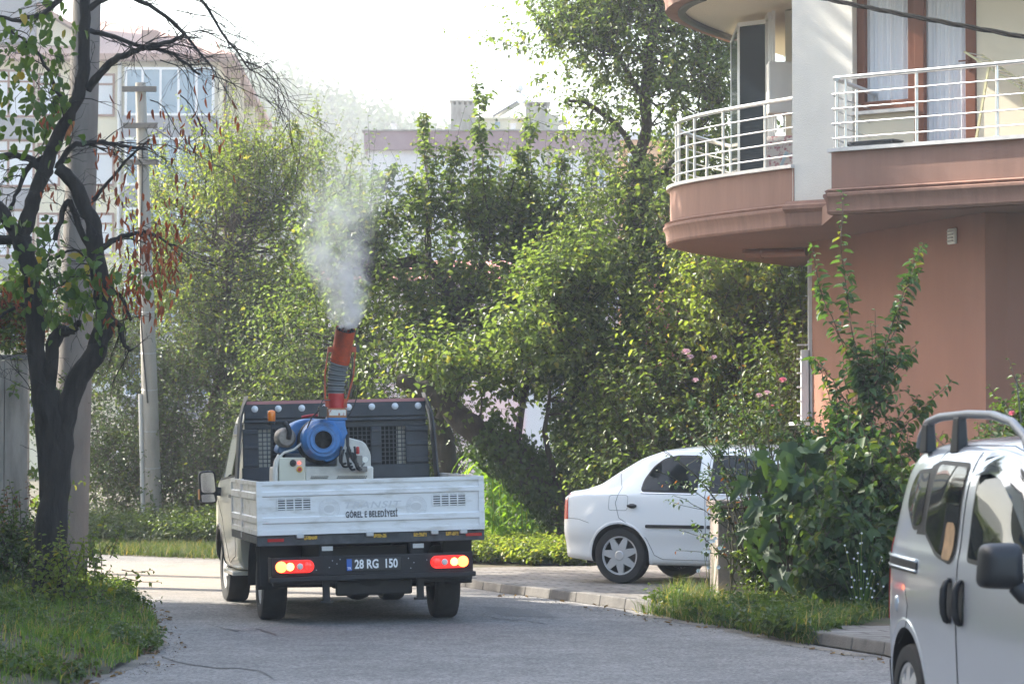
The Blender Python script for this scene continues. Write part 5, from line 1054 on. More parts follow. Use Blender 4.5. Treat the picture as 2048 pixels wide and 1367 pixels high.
m = MB(); m.lathe([(.001, -.004), (.036, -.004), (.036, .01), (.03, .02)], (.42, .68, .70), axis='y', n=24); g_ = m.build('pressure_gauge', M_GALV, spr); m = MB(); m.lathe([(.001, -.0062), (.031, -.0062)], (.42, .68, .70), axis='y', n=24, close=False); m.bar((.42, .6715, .70), (.44, .6715, .712), .003, .003); m.build('gauge_face', mat('gauge face', (.75, .74, .68), .4), g_, fix=True)
m = MB(); m.box(.36, .44, .66, .74, .575, .63); m.box(.33, .39, .66, .72, .64, .74); m.tube([(.38, .69, .62), (.415, .69, .665)], .01, 8); m.build('valve_block', mat('grimy metal', (.20, .19, .18), .5, metal=.5), spr, bevel=.006)
m = MB(); m.lathe([(.018, 0), (.02, .02), (.016, .07), (.001, .078)], (.345, .69, .755), n=12); m.build('valve_knob', M_SR, spr)
# ---------------------------------------------------------------- white sedan on the driveway
# local frame: y forward from the rear axle, +x = its right side, the side the camera sees
SP = PZ(1246, 1166, .1)
sedan = thing('sedan', (0, 0, 0), 0, 'white four door sedan parked on the paved driveway, half behind the bush', 'car')
hd = R(-28); hx, hy = math.cos(hd), math.sin(hd)          # heading in the world
sedan.rotation_euler = (0, 0, math.atan2(-hx, hy))
# wheel centre plane sits .74 to the right of the centre line; right of heading = (hy, -hx)
sedan.location = (SP.x - hy * .74, SP.y + hx * .74 + .02, .1)
M_WHITE = car_paint('white car paint', (.86, .87, .88), rough=.3)
def sec(zb, ws, zs, wm, zm, wb, zbelt, wr, zr, zt, wt=None):
    wt = wt or wr * .62
    return [(0, zb), (ws*.9, zb), (ws, zb + .03), (ws + .01, zs), (wm, zm), (wm, zm + .12), (wb, zbelt - .05), (wb - .02, zbelt), (wr + .045, zr - .06), (wr, zr), (wt, zt - .015), (0, zt)]
SK = [(-.80, sec(.30, .42, .42, .50, .55, .50, .78, .44, .80, .81)),
      (-.775, sec(.27, .60, .42, .68, .55, .67, .90, .58, .94, .955)),
      (-.70, sec(.26, .72, .42, .79, .55, .77, .96, .66, 1.005, 1.02)),
      (-.50, sec(.24, .78, .42, .83, .55, .80, .98, .68, 1.025, 1.045)),
      (-.30, sec(.22, .80, .42, .845, .55, .815, .99, .66, 1.09, 1.11)),
      (-.10, sec(.20, .81, .42, .85, .55, .82, .99, .59, 1.23, 1.255)),
      (.15, sec(.20, .815, .42, .855, .55, .825, .99, .565, 1.37, 1.40)),
      (.42, sec(.20, .82, .42, .858, .55, .828, .99, .57, 1.452, 1.487)),
      (.75, sec(.20, .82, .42, .86, .55, .83, .985, .58, 1.478, 1.52)),
      (1.15, sec(.20, .82, .42, .86, .55, .83, .98, .58, 1.48, 1.522)),
      (1.55, sec(.20, .82, .42, .86, .55, .828, .975, .578, 1.475, 1.52)),
      (1.80, sec(.20, .82, .42, .858, .55, .825, .97, .58, 1.38, 1.43)),
      (2.20, sec(.20, .81, .42, .855, .55, .815, .955, .66, 1.12, 1.15)),
      (2.42, sec(.20, .81, .42, .85, .55, .81, .94, .70, .985, 1.01)),
      (2.90, sec(.20, .80, .42, .84, .55, .80, .88, .68, .92, .94)),
      (3.25, sec(.21, .74, .42, .79, .55, .74, .78, .60, .82, .84)),
      (3.42, sec(.26, .55, .42, .60, .50, .56, .62, .45, .66, .68))]
sb = Body(SK, n=100, soft=.06); mb = MB(); sb.mesh(mb); so = mb.build('body', [M_WHITE, M_UNDER], sedan, smooth=50)
for s in (1, -1):
    for y in (0, 2.63): apply_bool(so, (lambda c: (setattr(c, 'parent', sedan), c)[1])(cyl_cutter(y, .30, .355, s*.5, s*1.2)))
so.data.polygons.foreach_set('use_smooth', [True]*len(so.data.polygons)); so.data.set_sharp_from_angle(angle=R(38))
mb = MB()
for s in (1, -1):
    for y in (0, 2.63):
        # flared arch lip
        pts = [(y + .372*math.cos(a), .30 + .372*math.sin(a)) for a in np.linspace(R(-12), R(192), 30)]
        sb.line(mb, pts, r=.016, off=-.010, side=s, n=8)
mb.build('arch_lip', M_WHITE, sedan, smooth=60)
for s in (1, -1):
    rg = [(.24, 1.005), (.92, .995), (.91, 1.40), (.62, 1.405), (.46, 1.37), (.34, 1.28), (.25, 1.13)]
    fgl = [(1.06, .995), (2.0, .985), (2.02, 1.03), (1.62, 1.38), (1.50, 1.40), (1.05, 1.405)]
    for poly in (rg, fgl):
        a = round_poly(poly, .05); m = MB(); sb.patch(m, a, .004, s); rb = m.build('side_window', M_RUBB, sedan, smooth=60); m = MB(); sb.patch(m, shrink(a, .018), .0065, s); m.build('glass', M_GLASS, rb, smooth=60)
        m = MB(); sb.line(m, [(poly[0][0] + .01, poly[0][1] - .012), (poly[1][0] - .01, poly[1][1] - .012)], r=.006, off=.004, side=s); m.build('sill_strip', M_CHROME, rb)
    m = MB()
    sb.line(m, [(-.13, 1.30), (-.0, 1.05), (-.05, .88), (.0, .72), (.14, .64), (.33, .50), (.42, .32), (.52, .275), (1.04, .27)], r=.0032, off=-.0005, side=s)
    sb.line(m, [(1.02, 1.43), (1.02, .99), (1.045, .62), (1.04, .27)], r=.0032, off=-.0005, side=s); sb.line(m, [(1.04, .27), (1.95, .28), (2.08, .6), (2.10, .95)], r=.003, off=-.0005, side=s)
    sb.line(m, [(-.13, 1.30), (.06, 1.405), (.35, 1.45), (.7, 1.462), (1.02, 1.462)], r=.0025, off=-.0005, side=s); sb.line(m, [(-.79, .72), (-.5, .70), (-.37, .66)], r=.003, off=-.0005, side=s)
    if s > 0: q = round_poly([(-.13, .80), (.10, .80), (.10, .965), (-.13, .965)], .035); sb.line(m, q + q[:1], r=.0025, off=-.0005, side=s, dense=.01)
    m.build('panel_gap', mat('panel gap', (.10, .10, .11), .8), sedan)
    m = MB(); sb.patch(m, round_poly([(.33, .615), (1.03, .615), (1.03, .65), (.33, .65)], .015), .012, s, thick=.014); sb.patch(m, round_poly([(1.06, .615), (1.95, .615), (1.95, .65), (1.06, .65)], .015), .012, s, thick=.014); m.build('side_moulding', M_BLACKP, sedan)
    for y0 in (.16, 1.18):
        m = MB(); c = sb.hw(y0 + .05, .85); m.sphere((s*(c + .006), y0, .85), .035, 12, 8, sc=(.5, 1.6, .75)); m.tube([(s*(c+.022), y0 - .05, .853), (s*(c + .03), y0, .855), (s*(c+.022), y0 + .06, .853)], .011, 8); m.build('door_handle', M_BLACKP, sedan)
    tl = MB(); sb.patch(tl, [(-.79, .69), (-.645, .70), (-.66, .985), (-.78, .965)], .006, s, res=.02, thick=.01); tl.build('tail_light', M_REDL, sedan)
    m = MB(); sb.patch(m, [(.42, .235), (2.2, .235), (2.2, .20), (.42, .20)], .003, s, res=.1); m.build('sill_trim', M_BLACKP, sedan)
    m = MB(); c = sb.hw(1.95, 1.02); m.sphere((s*(c+.12), 2.0, 1.06), .09, 12, 8, sc=(1, .55, .8)); m.bar((s*c, 2.0, 1.02), (s*(c+.08), 2.0, 1.04), .05, .03); m.build('door_mirror', M_BLACKP, sedan)
# windscreen and rear screen
def cross_glass(B, y0, y1, name, parent, ins=.08, off=.006):
    m = MB(); n = 14; k = 9; V = []
    for i in range(n + 1):
        y = y0 + (y1 - y0)*i/n; q = int(np.clip(np.searchsorted(B.y, y), 0, len(B.y)-1)); S = B.S[q]; zt = S[:, 1].max(); j0 = len(S) - 1
        wr = max(S[j, 0] for j in range(len(S)) if S[j, 1] > zt - .10) - ins
        for j in range(k + 1): x = wr*(2*j/k - 1); zz = np.interp(abs(x), S[::-1][:len(S)//2, 0], S[::-1][:len(S)//2, 1]); V.append((x, B.y[q], zz + off))
    m.add(V, [(i*(k+1)+j, i*(k+1)+j+1, (i+1)*(k+1)+j+1, (i+1)*(k+1)+j) for i in range(n) for j in range(k)]); return m.build(name, M_GLASS, parent, smooth=60)
cross_glass(sb, -.22, .34, 'rear_screen', sedan); cross_glass(sb, 1.74, 2.36, 'windscreen', sedan)
m = MB(); m.box(-.25, .25, -.812, -.80, .50, .62); m.build('number_plate', mat('white plate', (.7, .7, .7), .4), sedan)
for x, y in ((.74, 0), (.74, 2.63), (-.74, 0), (-.74, 2.63)): wheel(sedan, (x, y, .308), .308, .19, 7, 1 if x > 0 else -1)
m = MB(); m.box(-.62, .62, -.5, 3.1, .21, .25); m.tube([(-.7, 0, .28), (.7, 0, .28)], .04, 8); m.build('underbody', M_UNDER, sedan)
# ---------------------------------------------------------------- small silver family van in the foreground
# local: y forward from the tail, +x its right side (towards the camera's left)
VR = P(1748, 1100, 15.6); va = Vector((.135, -1, 0)).normalized(); vr = Vector((-va.y, va.x, 0)) * -1      # forward; right = forward turned clockwise
vr = Vector((va.y, -va.x, 0))
ap = MB(); ap.box(1.5, 5.5, 10.2, 16.6, 0, .07); tag(ap.build('parking_apron', M_PAVE2, smooth=0), kind='structure')
van = thing('family_van', (VR.x - vr.x*.84, VR.y - vr.y*.84, .07), math.atan2(-va.x, va.y), 'silver small family van with black roof rails and black door mirror', 'car')
M_SIL = car_paint('silver metallic paint', (.62, .66, .73), metal=.55, rough=.28); M_SMOKE = mat('smoked deflector', (.06, .07, .08), .08, coat=1.0, spec=.8)
def vsec(zb, w, zbelt, wr, zt, zs=.30): return [(0, zb), (w*.88, zb), (w*.97, zb + .04), (w*.995, .55), (w, .82), (w*.985, zbelt), (w*.965, zbelt + .06), (wr + .055, zt - .28), (wr + .01, zt - .13), (wr - .07, zt - .035), (wr*.60, zt - .004), (0, zt + .02)]
VK = [(.0, vsec(.34, .58, 1.04, .50, 1.42)), (.03, vsec(.30, .70, 1.06, .58, 1.52)), (.10, vsec(.26, .785, 1.06, .655, 1.585)), (.25, vsec(.22, .825, 1.06, .695, 1.62)), (.6, vsec(.20, .842, 1.06, .72, 1.64)), (1.2, vsec(.20, .848, 1.06, .735, 1.655)), (1.7, vsec(.20, .85, 1.05, .735, 1.65)),
      (2.2, vsec(.20, .848, 1.03, .71, 1.60)), (2.65, vsec(.20, .845, 1.0, .69, 1.38)), (3.0, vsec(.20, .84, .97, .66, 1.14)), (3.35, vsec(.20, .82, .92, .60, 1.02)), (3.7, vsec(.22, .74, .80, .50, .90)), (3.9, vsec(.28, .55, .62, .36, .72))]
vb = Body(VK, n=120, soft=.06); mb = MB(); vb.mesh(mb); vo = mb.build('body', [M_SIL, M_UNDER], van, smooth=50)
for s in (1, -1):
    for y in (.60, 3.11): apply_bool(vo, (lambda c: (setattr(c, 'parent', van), c)[1])(cyl_cutter(y, .31, .37, s*.5, s*1.2, squash=1.03)))
vo.data.polygons.foreach_set('use_smooth', [True]*len(vo.data.polygons)); vo.data.set_sharp_from_angle(angle=R(38))
for s in (1, -1):
    # quarter glass, sliding door glass, front door glass with black pillar between
    qg = round_poly([(.42, 1.30), (.66, 1.17), (.82, 1.20), (.80, 1.49), (.50, 1.475), (.42, 1.40)], .06)
    dg = round_poly([(.86, 1.17), (1.14, 1.065), (1.40, 1.035), (1.47, 1.07), (1.47, 1.52), (.90, 1.53)], .06)
    fg = round_poly([(1.66, 1.06), (2.80, 1.01), (2.82, 1.06), (2.42, 1.38), (2.15, 1.50), (1.66, 1.50)], .06)
    for q, nm in ((qg, 'quarter_window'), (dg, 'sliding_door_window'), (fg, 'front_window')):
        m = MB(); vb.patch(m, q, .003, s, res=.04); a = m.build(nm, M_RUBB, van, smooth=70); m = MB(); vb.patch(m, shrink(q, .022), .006, s, res=.04); m.build('glass', M_GLASS, a, smooth=70)
    m = MB(); vb.patch(m, [(.72, 1.16), (.90, 1.16), (.92, 1.53), (.76, 1.50)], .002, s, res=.04); m.build('black_pillar', M_RUBB, van, smooth=70)
    if s > 0:
        m = MB(); m.box(.70, .705, 1.28, 1.42, .92, 1.1) if False else vb.patch(m, round_poly([(1.26, 1.06), (1.40, 1.055), (1.43, 1.10), (1.43, 1.20), (1.39, 1.235), (1.27, 1.235)], .03), .0075, s, res=.03); m.build('wooden_panel', mat('pale wood', (.42, .26, .13), .6, var=.4, scale=14), van)
    m = MB()
    vb.line(m, [(1.53, 1.57), (1.53, 1.2), (1.545, .60), (1.54, .24)], r=.005, off=-.001, side=s); vb.line(m, [(.92, 1.585), (.85, 1.54), (.84, 1.25), (.84, 1.17)], r=.004, off=-.001, side=s)
    vb.line(m, [(.92, 1.585), (1.2, 1.60), (1.8, 1.60), (2.15, 1.55), (2.5, 1.35), (2.9, 1.02), (2.85, .7), (2.72, .5), (2.70, .26), (1.54, .24)], r=.004, off=-.001, side=s)
    vb.line(m, [(.98, .92), (1.02, .62), (1.06, .24)] if False else [(.70, 1.04), (.90, .92), (.93, .84), (.99, .62), (1.02, .24), (1.74, .24)], r=.0001, off=-.02, side=s)
    if s > 0: vb.line(m, [(.60, .88), (.66, .80), (.62, .70), (.50, .62), (.44, .60)], r=.003, off=-.0005, side=s)
    m.build('panel_gap', mat('dark gap', (.03, .03, .035), .8), van)
    m = MB(); vb.line(m, [(.40, .80)], r=.01) if False else m.sphere((s*(vb.hw(.42, .80)), .42, .80), .028, 10, 8, sc=(.5, 1, 1.5)); m.build('fuel_flap_catch', M_SIL, van)
    m = MB(); vb.patch(m, round_poly([(.12, .975), (.82, .965), (.82, 1.035), (.12, 1.05)], .02), .008, s, res=.05, thick=.012); ra = m.build('slide_rail', M_RUBB, van); m = MB(); vb.line(m, [(.12, 1.045), (.82, 1.03)], r=.009, off=.008, side=s); vb.line(m, [(.12, .995), (.82, .98)], r=.006, off=.008, side=s); m.build('rail_edge', M_SIL, ra)
    for y0 in (1.43, 1.63):
        m = MB(); c = vb.hw(y0, .86); pts = [(s*(vb.hw(y0 + dy, z) + o), y0 + dy, z) for z, dy, o in ((.97, -.0, .006), (.955, -.0, .022), (.92, 0, .032), (.86, 0, .034), (.81, 0, .030), (.775, 0, .018), (.765, 0, .006))]; m.tube(pts, [.010, .015, .018, .018, .017, .015, .010], 10); h = m.build('door_handle', M_BLACKP, van, smooth=60)
        m = MB(); vb.patch(m, round_poly([(y0 - .042, .76), (y0 + .042, .76), (y0 + .042, .975), (y0 - .042, .975)], .03), .003, s, res=.03); m.build('handle_recess', M_BLACKP, h)
    # smoked rain deflector over the front window
    m = MB(); o_ = [(1.60, 1.50), (1.66, 1.545), (1.85, 1.565), (2.05, 1.54), (2.3, 1.43), (2.58, 1.24), (2.80, 1.08)]; i_ = [(1.63, 1.43), (1.70, 1.46), (1.87, 1.475), (2.02, 1.45), (2.24, 1.34), (2.52, 1.15), (2.76, 1.0)]
    V = []; 
    for (a, b), (c, d) in zip(o_, i_): V += [(s*(vb.hw(a, b) + .006), a, b), (s*(vb.hw((a+c)/2, (b+d)/2) + .030), (a+c)/2, (b+d)/2), (s*(vb.hw(c, d) + .034), c, d)]
    m.add(V, [(3*i + j, 3*i + j + 1, 3*i + j + 4, 3*i + j + 3) for i in range(len(o_)-1) for j in (0, 1)]); m.build('rain_deflector', M_SMOKE, van, smooth=60)
    m = MB(); vb.patch(m, round_poly([(1.04, .30), (3.0, .30), (3.0, .42), (1.04, .42)], .03), .012, s, res=.1, thick=.014) ; m.build('side_moulding', M_BLACKP, van)
    m = MB(); vb.line(m, [(.60 + .40*math.cos(a), .31 + .42*math.sin(a)) for a in np.linspace(R(-8), R(188), 30)], r=.016, off=-.012, side=s, n=8); m.build('arch_lip', M_SIL, van)
    # roof rail
    m = MB(); rx = .68; z0 = 1.70; path = [(s*rx, .34, 1.59), (s*rx, .38, 1.66), (s*rx, .48, 1.715), (s*rx, .7, 1.74), (s*rx, 1.2, 1.752), (s*rx, 1.6, 1.745), (s*rx, 1.9, 1.71), (s*rx, 2.1, 1.64), (s*(rx-.0), 2.22, 1.54)]
    pp = []
    for i in range(len(path) - 1): pp += [Vector(path[i]).lerp(Vector(path[i+1]), t/3) for t in range(3)]
    pp.append(Vector(path[-1])); m.tube(pp, [.027]*3 + [.021]*(len(pp)-6) + [.027]*3, 10)
    rr_ = m.build('roof_rail', mat('grey rail plastic', (.19, .20, .215), .4), van, smooth=60)
    for y in (.46, 1.02): m = MB(); zt_ = 1.71 if y < .5 else 1.74; m.add([(s*(rx-.03), y - .06, 1.56), (s*(rx+.03), y - .06, 1.56), (s*(rx+.03), y + .08, 1.56), (s*(rx-.03), y + .08, 1.56), (s*(rx-.022), y - .02, zt_), (s*(rx+.022), y - .02, zt_), (s*(rx+.022), y + .07, zt_), (s*(rx-.022), y + .07, zt_)], [(0, 3, 2, 1), (4, 5, 6, 7), (0, 1, 5, 4), (1, 2, 6, 5), (2, 3, 7, 6), (3, 0, 4, 7)]); m.build('rail_foot', M_BLACKP, rr_, bevel=.01)
    m = MB(); vb.patch(m, [(.015, .70), (.17, .71), (.20, .95), (.20, 1.13), (.04, 1.11)], .005, s, res=.03, thick=.01); m.build('tail_light', M_REDL, van, smooth=60)
    m = MB(); vb.patch(m, [(.02, .28), (.20, .25), (.21, .50), (.02, .50)], .01, s, res=.04, thick=.012); m.build('bumper_corner', M_BLACKP, van)
    # mirror: the camera sees its back shell
    cx, cy, cz = s*(vb.hw(2.62, 1.05) + .15), 2.60, 1.08; m = MB(); pl = round_poly([(-.10, -.10), (.10, -.09), (.085, .10), (-.095, .105)], .045)
    V = []; L2 = ((0, 1.0), (.05, 1.0), (.09, .90), (.115, .68), (.125, .40))
    for dy, sc in L2: V += [(cx + s*a*sc, cy + dy, cz + b*sc) for a, b in pl]
    n = len(pl); Fs = [(k*n + i, k*n + (i+1) % n, (k+1)*n + (i+1) % n, (k+1)*n + i) for k in range(4) for i in range(n)] + [tuple(range(n)), tuple(range(4*n, 5*n))]
    m.add(V, Fs); c = vb.hw(2.7, .95); m.tube([(s*(c - .03), 2.70, .95), (s*(c + .04), 2.68, .965), (cx - s*.06, 2.66, 1.0)], [.05, .045, .038], 10); mo = m.build('door_mirror', M_BLACKP, van, smooth=45, fix=True)
    m = MB(); m.prism([(s*a*.88, b*.86) for a, b in pl], -.004, -.001, map=lambda a, b, c: (cx + a, cy + c, cz + b)); m.build('mirror_glass', M_CHROME, mo, smooth=0, fix=True)
m = MB(); V = []
for i in range(11):
    y = 2.22 + .80*i/10; q = int(np.searchsorted(vb.y, y)); S = vb.S[q]; wr = .60
    for j in range(9): x = wr*(2*j/8 - 1); V.append((x, y, float(np.interp(abs(x), S[::-1][:len(S)//2, 0], S[::-1][:len(S)//2, 1])) + .006))
m.add(V, [(i*9+j, i*9+j+1, (i+1)*9+j+1, (i+1)*9+j) for i in range(10) for j in range(8)]); m.build('windscreen', M_GLASS, van, smooth=60)
m = MB(); m.tube([(.2, .5, 1.72), (.2, .42, 1.95)], .004, 6); m.build('aerial', M_BLACKP, van)
for x, y in ((.735, .60), (.735, 3.11), (-.735, .60), (-.735, 3.11)): wheel(van, (x, y, .305), .305, .185, 9, 1 if x > 0 else -1, rimr=.205)
m = MB(); m.box(-.62, .62, .1, 3.7, .2, .25); m.build('underbody', M_UNDER, van)
# ---------------------------------------------------------------- trees
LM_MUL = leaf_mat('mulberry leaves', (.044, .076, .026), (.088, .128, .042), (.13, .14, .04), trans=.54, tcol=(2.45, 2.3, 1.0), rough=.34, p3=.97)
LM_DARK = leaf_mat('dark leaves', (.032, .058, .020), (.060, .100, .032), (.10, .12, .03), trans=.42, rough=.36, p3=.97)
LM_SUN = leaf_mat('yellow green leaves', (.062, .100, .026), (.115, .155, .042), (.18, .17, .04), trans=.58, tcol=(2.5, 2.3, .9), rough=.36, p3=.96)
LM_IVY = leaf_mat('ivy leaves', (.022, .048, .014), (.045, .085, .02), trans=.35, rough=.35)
BARK = mat('dark bark', (.045, .036, .03), .95, var=.5, scale=12, bump=.8, bscale=30, stretch=(1, 1, .3)); BARK2 = mat('brown bark', (.085, .062, .045), .95, var=.4, scale=14, bump=.6, bscale=30, stretch=(1, 1, .3))
PP = lambda l, d: [P(x, y, d + (z[0] if z else 0)) for x, y, *z in l]
tree('broadleaf_tree', 'pale sunlit broad leafed tree standing behind the thin concrete pole', 'tree', PZ(430, 1076), PP([(430, 1070), (425, 900), (440, 700), (455, 560), (470, 450)], 51.5),
     [blob(470, 400, 80, 80, 51.5, 1.2), blob(400, 600, 100, 110, 52, 1.4), blob(590, 370, 40, 50, 52, .7), blob(545, 520, 80, 100, 52, 1.2), blob(350, 440, 40, 80, 52.5, .8), blob(520, 660, 100, 80, 52, 1.2)], LM_SUN, BARK2, 11, 165, 13, sl=(.3, 1.3), crad=.8, lift=.8, up=.7,
     leaf=(.075, .052), group=None, extra=[dict(pts=PP([(640, 420), (645, 300), (635, 190)], 51), n=60), dict(pts=PP([(590, 380), (600, 290), (592, 240)], 51), n=34), dict(pts=PP([(520, 380), (520, 300), (500, 255)], 51.6), n=34), dict(pts=PP([(680, 440), (690, 350), (715, 290)], 51), n=34)])
tree('broadleaf_tree', 'leafy tree in the spray mist directly above the truck cannon', 'tree', PZ(700, 1085), PP([(700, 1080), (690, 900), (700, 760), (720, 640), (740, 540), (745, 460)], 48),
     [blob(690, 450, 40, 60, 48, .8), blob(690, 570, 80, 60, 48, 1.1), blob(650, 690, 100, 80, 48.5, 1.2), blob(760, 700, 80, 90, 48, 1.1), blob(600, 800, 110, 110, 49, 1.2), blob(720, 850, 110, 100, 48.5, 1.2)], LM_MUL, BARK, 12, 130, 10, sl=(.35, 1.35), crad=.8, lift=.7, up=.7, leaf=(.08, .055), r=.11)
tree('mulberry_tree', 'large mulberry with crooked dark limbs and tall upright shoots in the centre', 'tree', PZ(905, 1105), PP([(905, 1100), (900, 960), (885, 850), (890, 760), (905, 680), (930, 620), (885, 560), (830, 520), (740, 560)], 46),
     [blob(870, 590, 90, 50, 46, 1.0), blob(1000, 600, 80, 60, 46, .9), blob(790, 660, 60, 60, 45.6, 1.0), blob(960, 680, 120, 50, 46.2, 1.3), blob(1090, 560, 60, 110, 46, .9), blob(850, 750, 90, 40, 46, .9), blob(850, 460, 20, 50, 46, .3, .25), blob(960, 470, 24, 50, 46, .3, .3), blob(1060, 480, 20, 50, 46, .3, .28), blob(740, 520, 30, 30, 46, .4, .3)], LM_MUL, BARK, 13, 150, 9, sl=(.35, 1.35), crad=.8, lift=.9, up=.8, leaf=(.105, .078), r=.20,
     trunk_extra=[(PP([(930, 620), (960, 540), (985, 430), (975, 330)], 46), .06, .02), (PP([(930, 625), (900, 600), (860, 520), (850, 400)], 46.3), .09, .02), (PP([(905, 690), (980, 640), (1060, 560), (1090, 450)], 45.6), .08, .02), (PP([(880, 840), (950, 740), (985, 690), (1010, 600)], 45.6), .09, .03), (PP([(740, 560), (700, 530), (660, 520)], 46), .05, .02)],
     extra=[dict(pts=PP([(980, 480), (965, 330), (958, 220), (948, 125)], 45.4), n=110, r=.016, side=26), dict(pts=PP([(870, 450), (850, 330), (845, 215)], 45.6), n=80, side=22), dict(pts=PP([(905, 430), (900, 350), (915, 285)], 45.6), n=60), dict(pts=PP([(1060, 470), (1062, 340), (1060, 215)], 45.5), n=90, side=24), dict(pts=PP([(1105, 480), (1110, 380), (1130, 300)], 45.7), n=60), dict(pts=PP([(1010, 450), (1030, 350), (1045, 300)], 45.4), n=44), dict(pts=PP([(780, 480), (770, 380), (790, 330)], 45.8), n=40), dict(pts=PP([(1160, 560), (1150, 420), (1175, 330)], 45.6), n=50)])
lt = tree('leaning_tree', 'ivy clad leaning tree trunk bending left behind the white sedan boot', 'tree', PZ(1165, 1118), PP([(1165, 1118), (1140, 1040), (1090, 975), (1040, 925), (975, 870), (900, 820), (850, 775), (800, 760)], 42.5),
     [blob(980, 750, 90, 25, 42.5, .7), blob(1095, 680, 90, 60, 42.6, .9), blob(900, 730, 60, 30, 42.5, .5), blob(1130, 590, 70, 70, 42.8, .8), blob(1190, 740, 40, 90, 42.8, .8)], LM_MUL, BARK, 14, 80, 13, leaf=(.10, .075), r=.30, sl=(.35, .7),
     trunk_extra=[(PP([(1165, 1118), (1160, 1000), (1150, 880), (1150, 760), (1120, 680)], 42.9), .24, .08), (PP([(1030, 910), (1045, 820), (1052, 740), (1040, 690)], 42.5), .055, .03), (PP([(1050, 740), (1085, 700), (1110, 640)], 42.4), .05, .02), (PP([(1110, 960), (1090, 860), (1100, 780)], 42.3), .05, .02)])
def ivy_on(root, paths, n, rad, matl, seed, name='ivy', leaf=(.06, .055)):
    rng = np.random.default_rng(seed); c = []; nn = []
    for pts, r in paths:
        pts = np.array([list(p) for p in pts]); k = n // len(paths); t = rng.uniform(0, len(pts) - 1, k); i = np.minimum(t.astype(int), len(pts) - 2); f = (t - i)[:, None]; q = pts[i]*(1-f) + pts[i+1]*f
        o = rng.normal(size=(k, 3)); tg = nrm(pts[i+1] - pts[i]); o = nrm(o - tg*np.sum(o*tg, 1, keepdims=True)); c.append(q + o * r * rng.uniform(.7, 1.35, (k, 1))); nn.append(o)
    c = np.concatenate(c); nn = np.concatenate(nn); ax = nrm(np.array([0, 0, -1.]) + rng.normal(0, .5, c.shape) + nn*.3); V, Q = leaf_arrays(c, ax, nn + rng.normal(0, .35, c.shape), rng.uniform(.7, 1.3, len(c))*leaf[0], rng.uniform(.7, 1.3, len(c))*leaf[1], rng, .2, .1)
    V = V - np.array(root.location); return mesh_np(name, V, Q, matl, root)
ivy_on(lt, [(PP([(1165, 1115), (1140, 1040), (1090, 975), (1030, 915), (960, 860)], 42.5), .30), (PP([(1165, 1118), (1160, 1000), (1150, 880), (1150, 740), (1130, 690)], 42.9), .36), (PP([(1180, 1100), (1175, 900), (1165, 800)], 42.9), .36)], 15000, .3, LM_IVY, 5)
et = tree('tall_tree', 'tall tree with ivy covered upright trunk rising beside the rounded balcony', 'tree', PZ(1255, 1115), PP([(1255, 1112), (1262, 900), (1265, 700), (1275, 450), (1283, 330), (1290, 200), (1308, 60), (1320, -80)], 44),
     [blob(1290, 110, 110, 110, 44, 1.3), blob(1300, -60, 110, 90, 44, 1.0), blob(1195, 80, 80, 60, 44, .7, .7), blob(1420, 0, 60, 70, 44, .8), blob(1205, 250, 70, 40, 44, .9), blob(1375, 190, 80, 110, 44.2, 1.1), blob(1405, 330, 70, 110, 44.3, 1.1), blob(1290, 390, 110, 80, 44, 1.1), blob(1290, 540, 90, 110, 44, 1.1), blob(1215, 500, 40, 70, 44, .9), blob(1160, 600, 50, 60, 44.5, .8), blob(1370, 480, 70, 80, 43.6, .9), blob(1430, 80, 50, 70, 44.2, .8), blob(1110, 90, 50, 50, 44, .5, .12)], LM_MUL, BARK, 15, 210, 11, sl=(.3, 1.2), crad=.75, lift=.5, leaf=(.085, .058), r=.15, up=.25,
     trunk_extra=[(PP([(1285, 340), (1250, 270), (1190, 215), (1130, 200)], 44), .06, .02), (PP([(1275, 420), (1330, 340), (1390, 260), (1440, 200)], 44.2), .07, .02), (PP([(1290, 200), (1230, 110), (1160, 60), (1080, 50)], 44), .05, .012), (PP([(1268, 560), (1340, 480), (1410, 380)], 44.3), .06, .02)])
ivy_on(et, [(PP([(1255, 1112), (1262, 900), (1265, 700)], 44), .24), (PP([(1262, 760), (1268, 600), (1275, 450), (1283, 320)], 44), .14)], 9000, .3, LM_IVY, 6)
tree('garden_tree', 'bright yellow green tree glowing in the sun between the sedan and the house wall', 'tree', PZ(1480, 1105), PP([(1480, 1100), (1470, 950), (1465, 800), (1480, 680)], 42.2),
     [blob(1440, 620, 110, 80, 42.2, 1.1), blob(1550, 640, 90, 100, 42.4, 1.1), blob(1400, 760, 100, 100, 42, 1.1), blob(1530, 810, 110, 100, 42.4, 1.1), blob(1560, 560, 60, 50, 42.4, .8), blob(1640, 700, 60, 130, 43, 1.0)], LM_SUN, BARK2, 16, 130, 14, sl=(.3, 1.0), crad=.75, leaf=(.095, .07), r=.10, up=.1, sag=.5)
def shrub(label, blobs, m, seed, n, k, name='shrub', leaf=(.07, .05), **kw):
    b = blobs[0][0]; return tree(name, label, 'shrub', (b.x, b.y, 0), None, blobs, m, BARK2, seed, n, k, leaf=leaf, build_limbs=False, **kw)
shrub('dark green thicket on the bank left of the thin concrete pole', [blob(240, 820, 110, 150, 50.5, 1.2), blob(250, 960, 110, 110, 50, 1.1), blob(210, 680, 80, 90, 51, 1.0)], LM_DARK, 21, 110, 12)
shrub('dark green thicket on the bank between the thin pole and the truck cab', [blob(400, 840, 110, 150, 50.5, 1.2), blob(400, 990, 110, 80, 49.5, 1.0), blob(490, 740, 90, 110, 51, 1.1)], LM_DARK, 22, 130, 12)
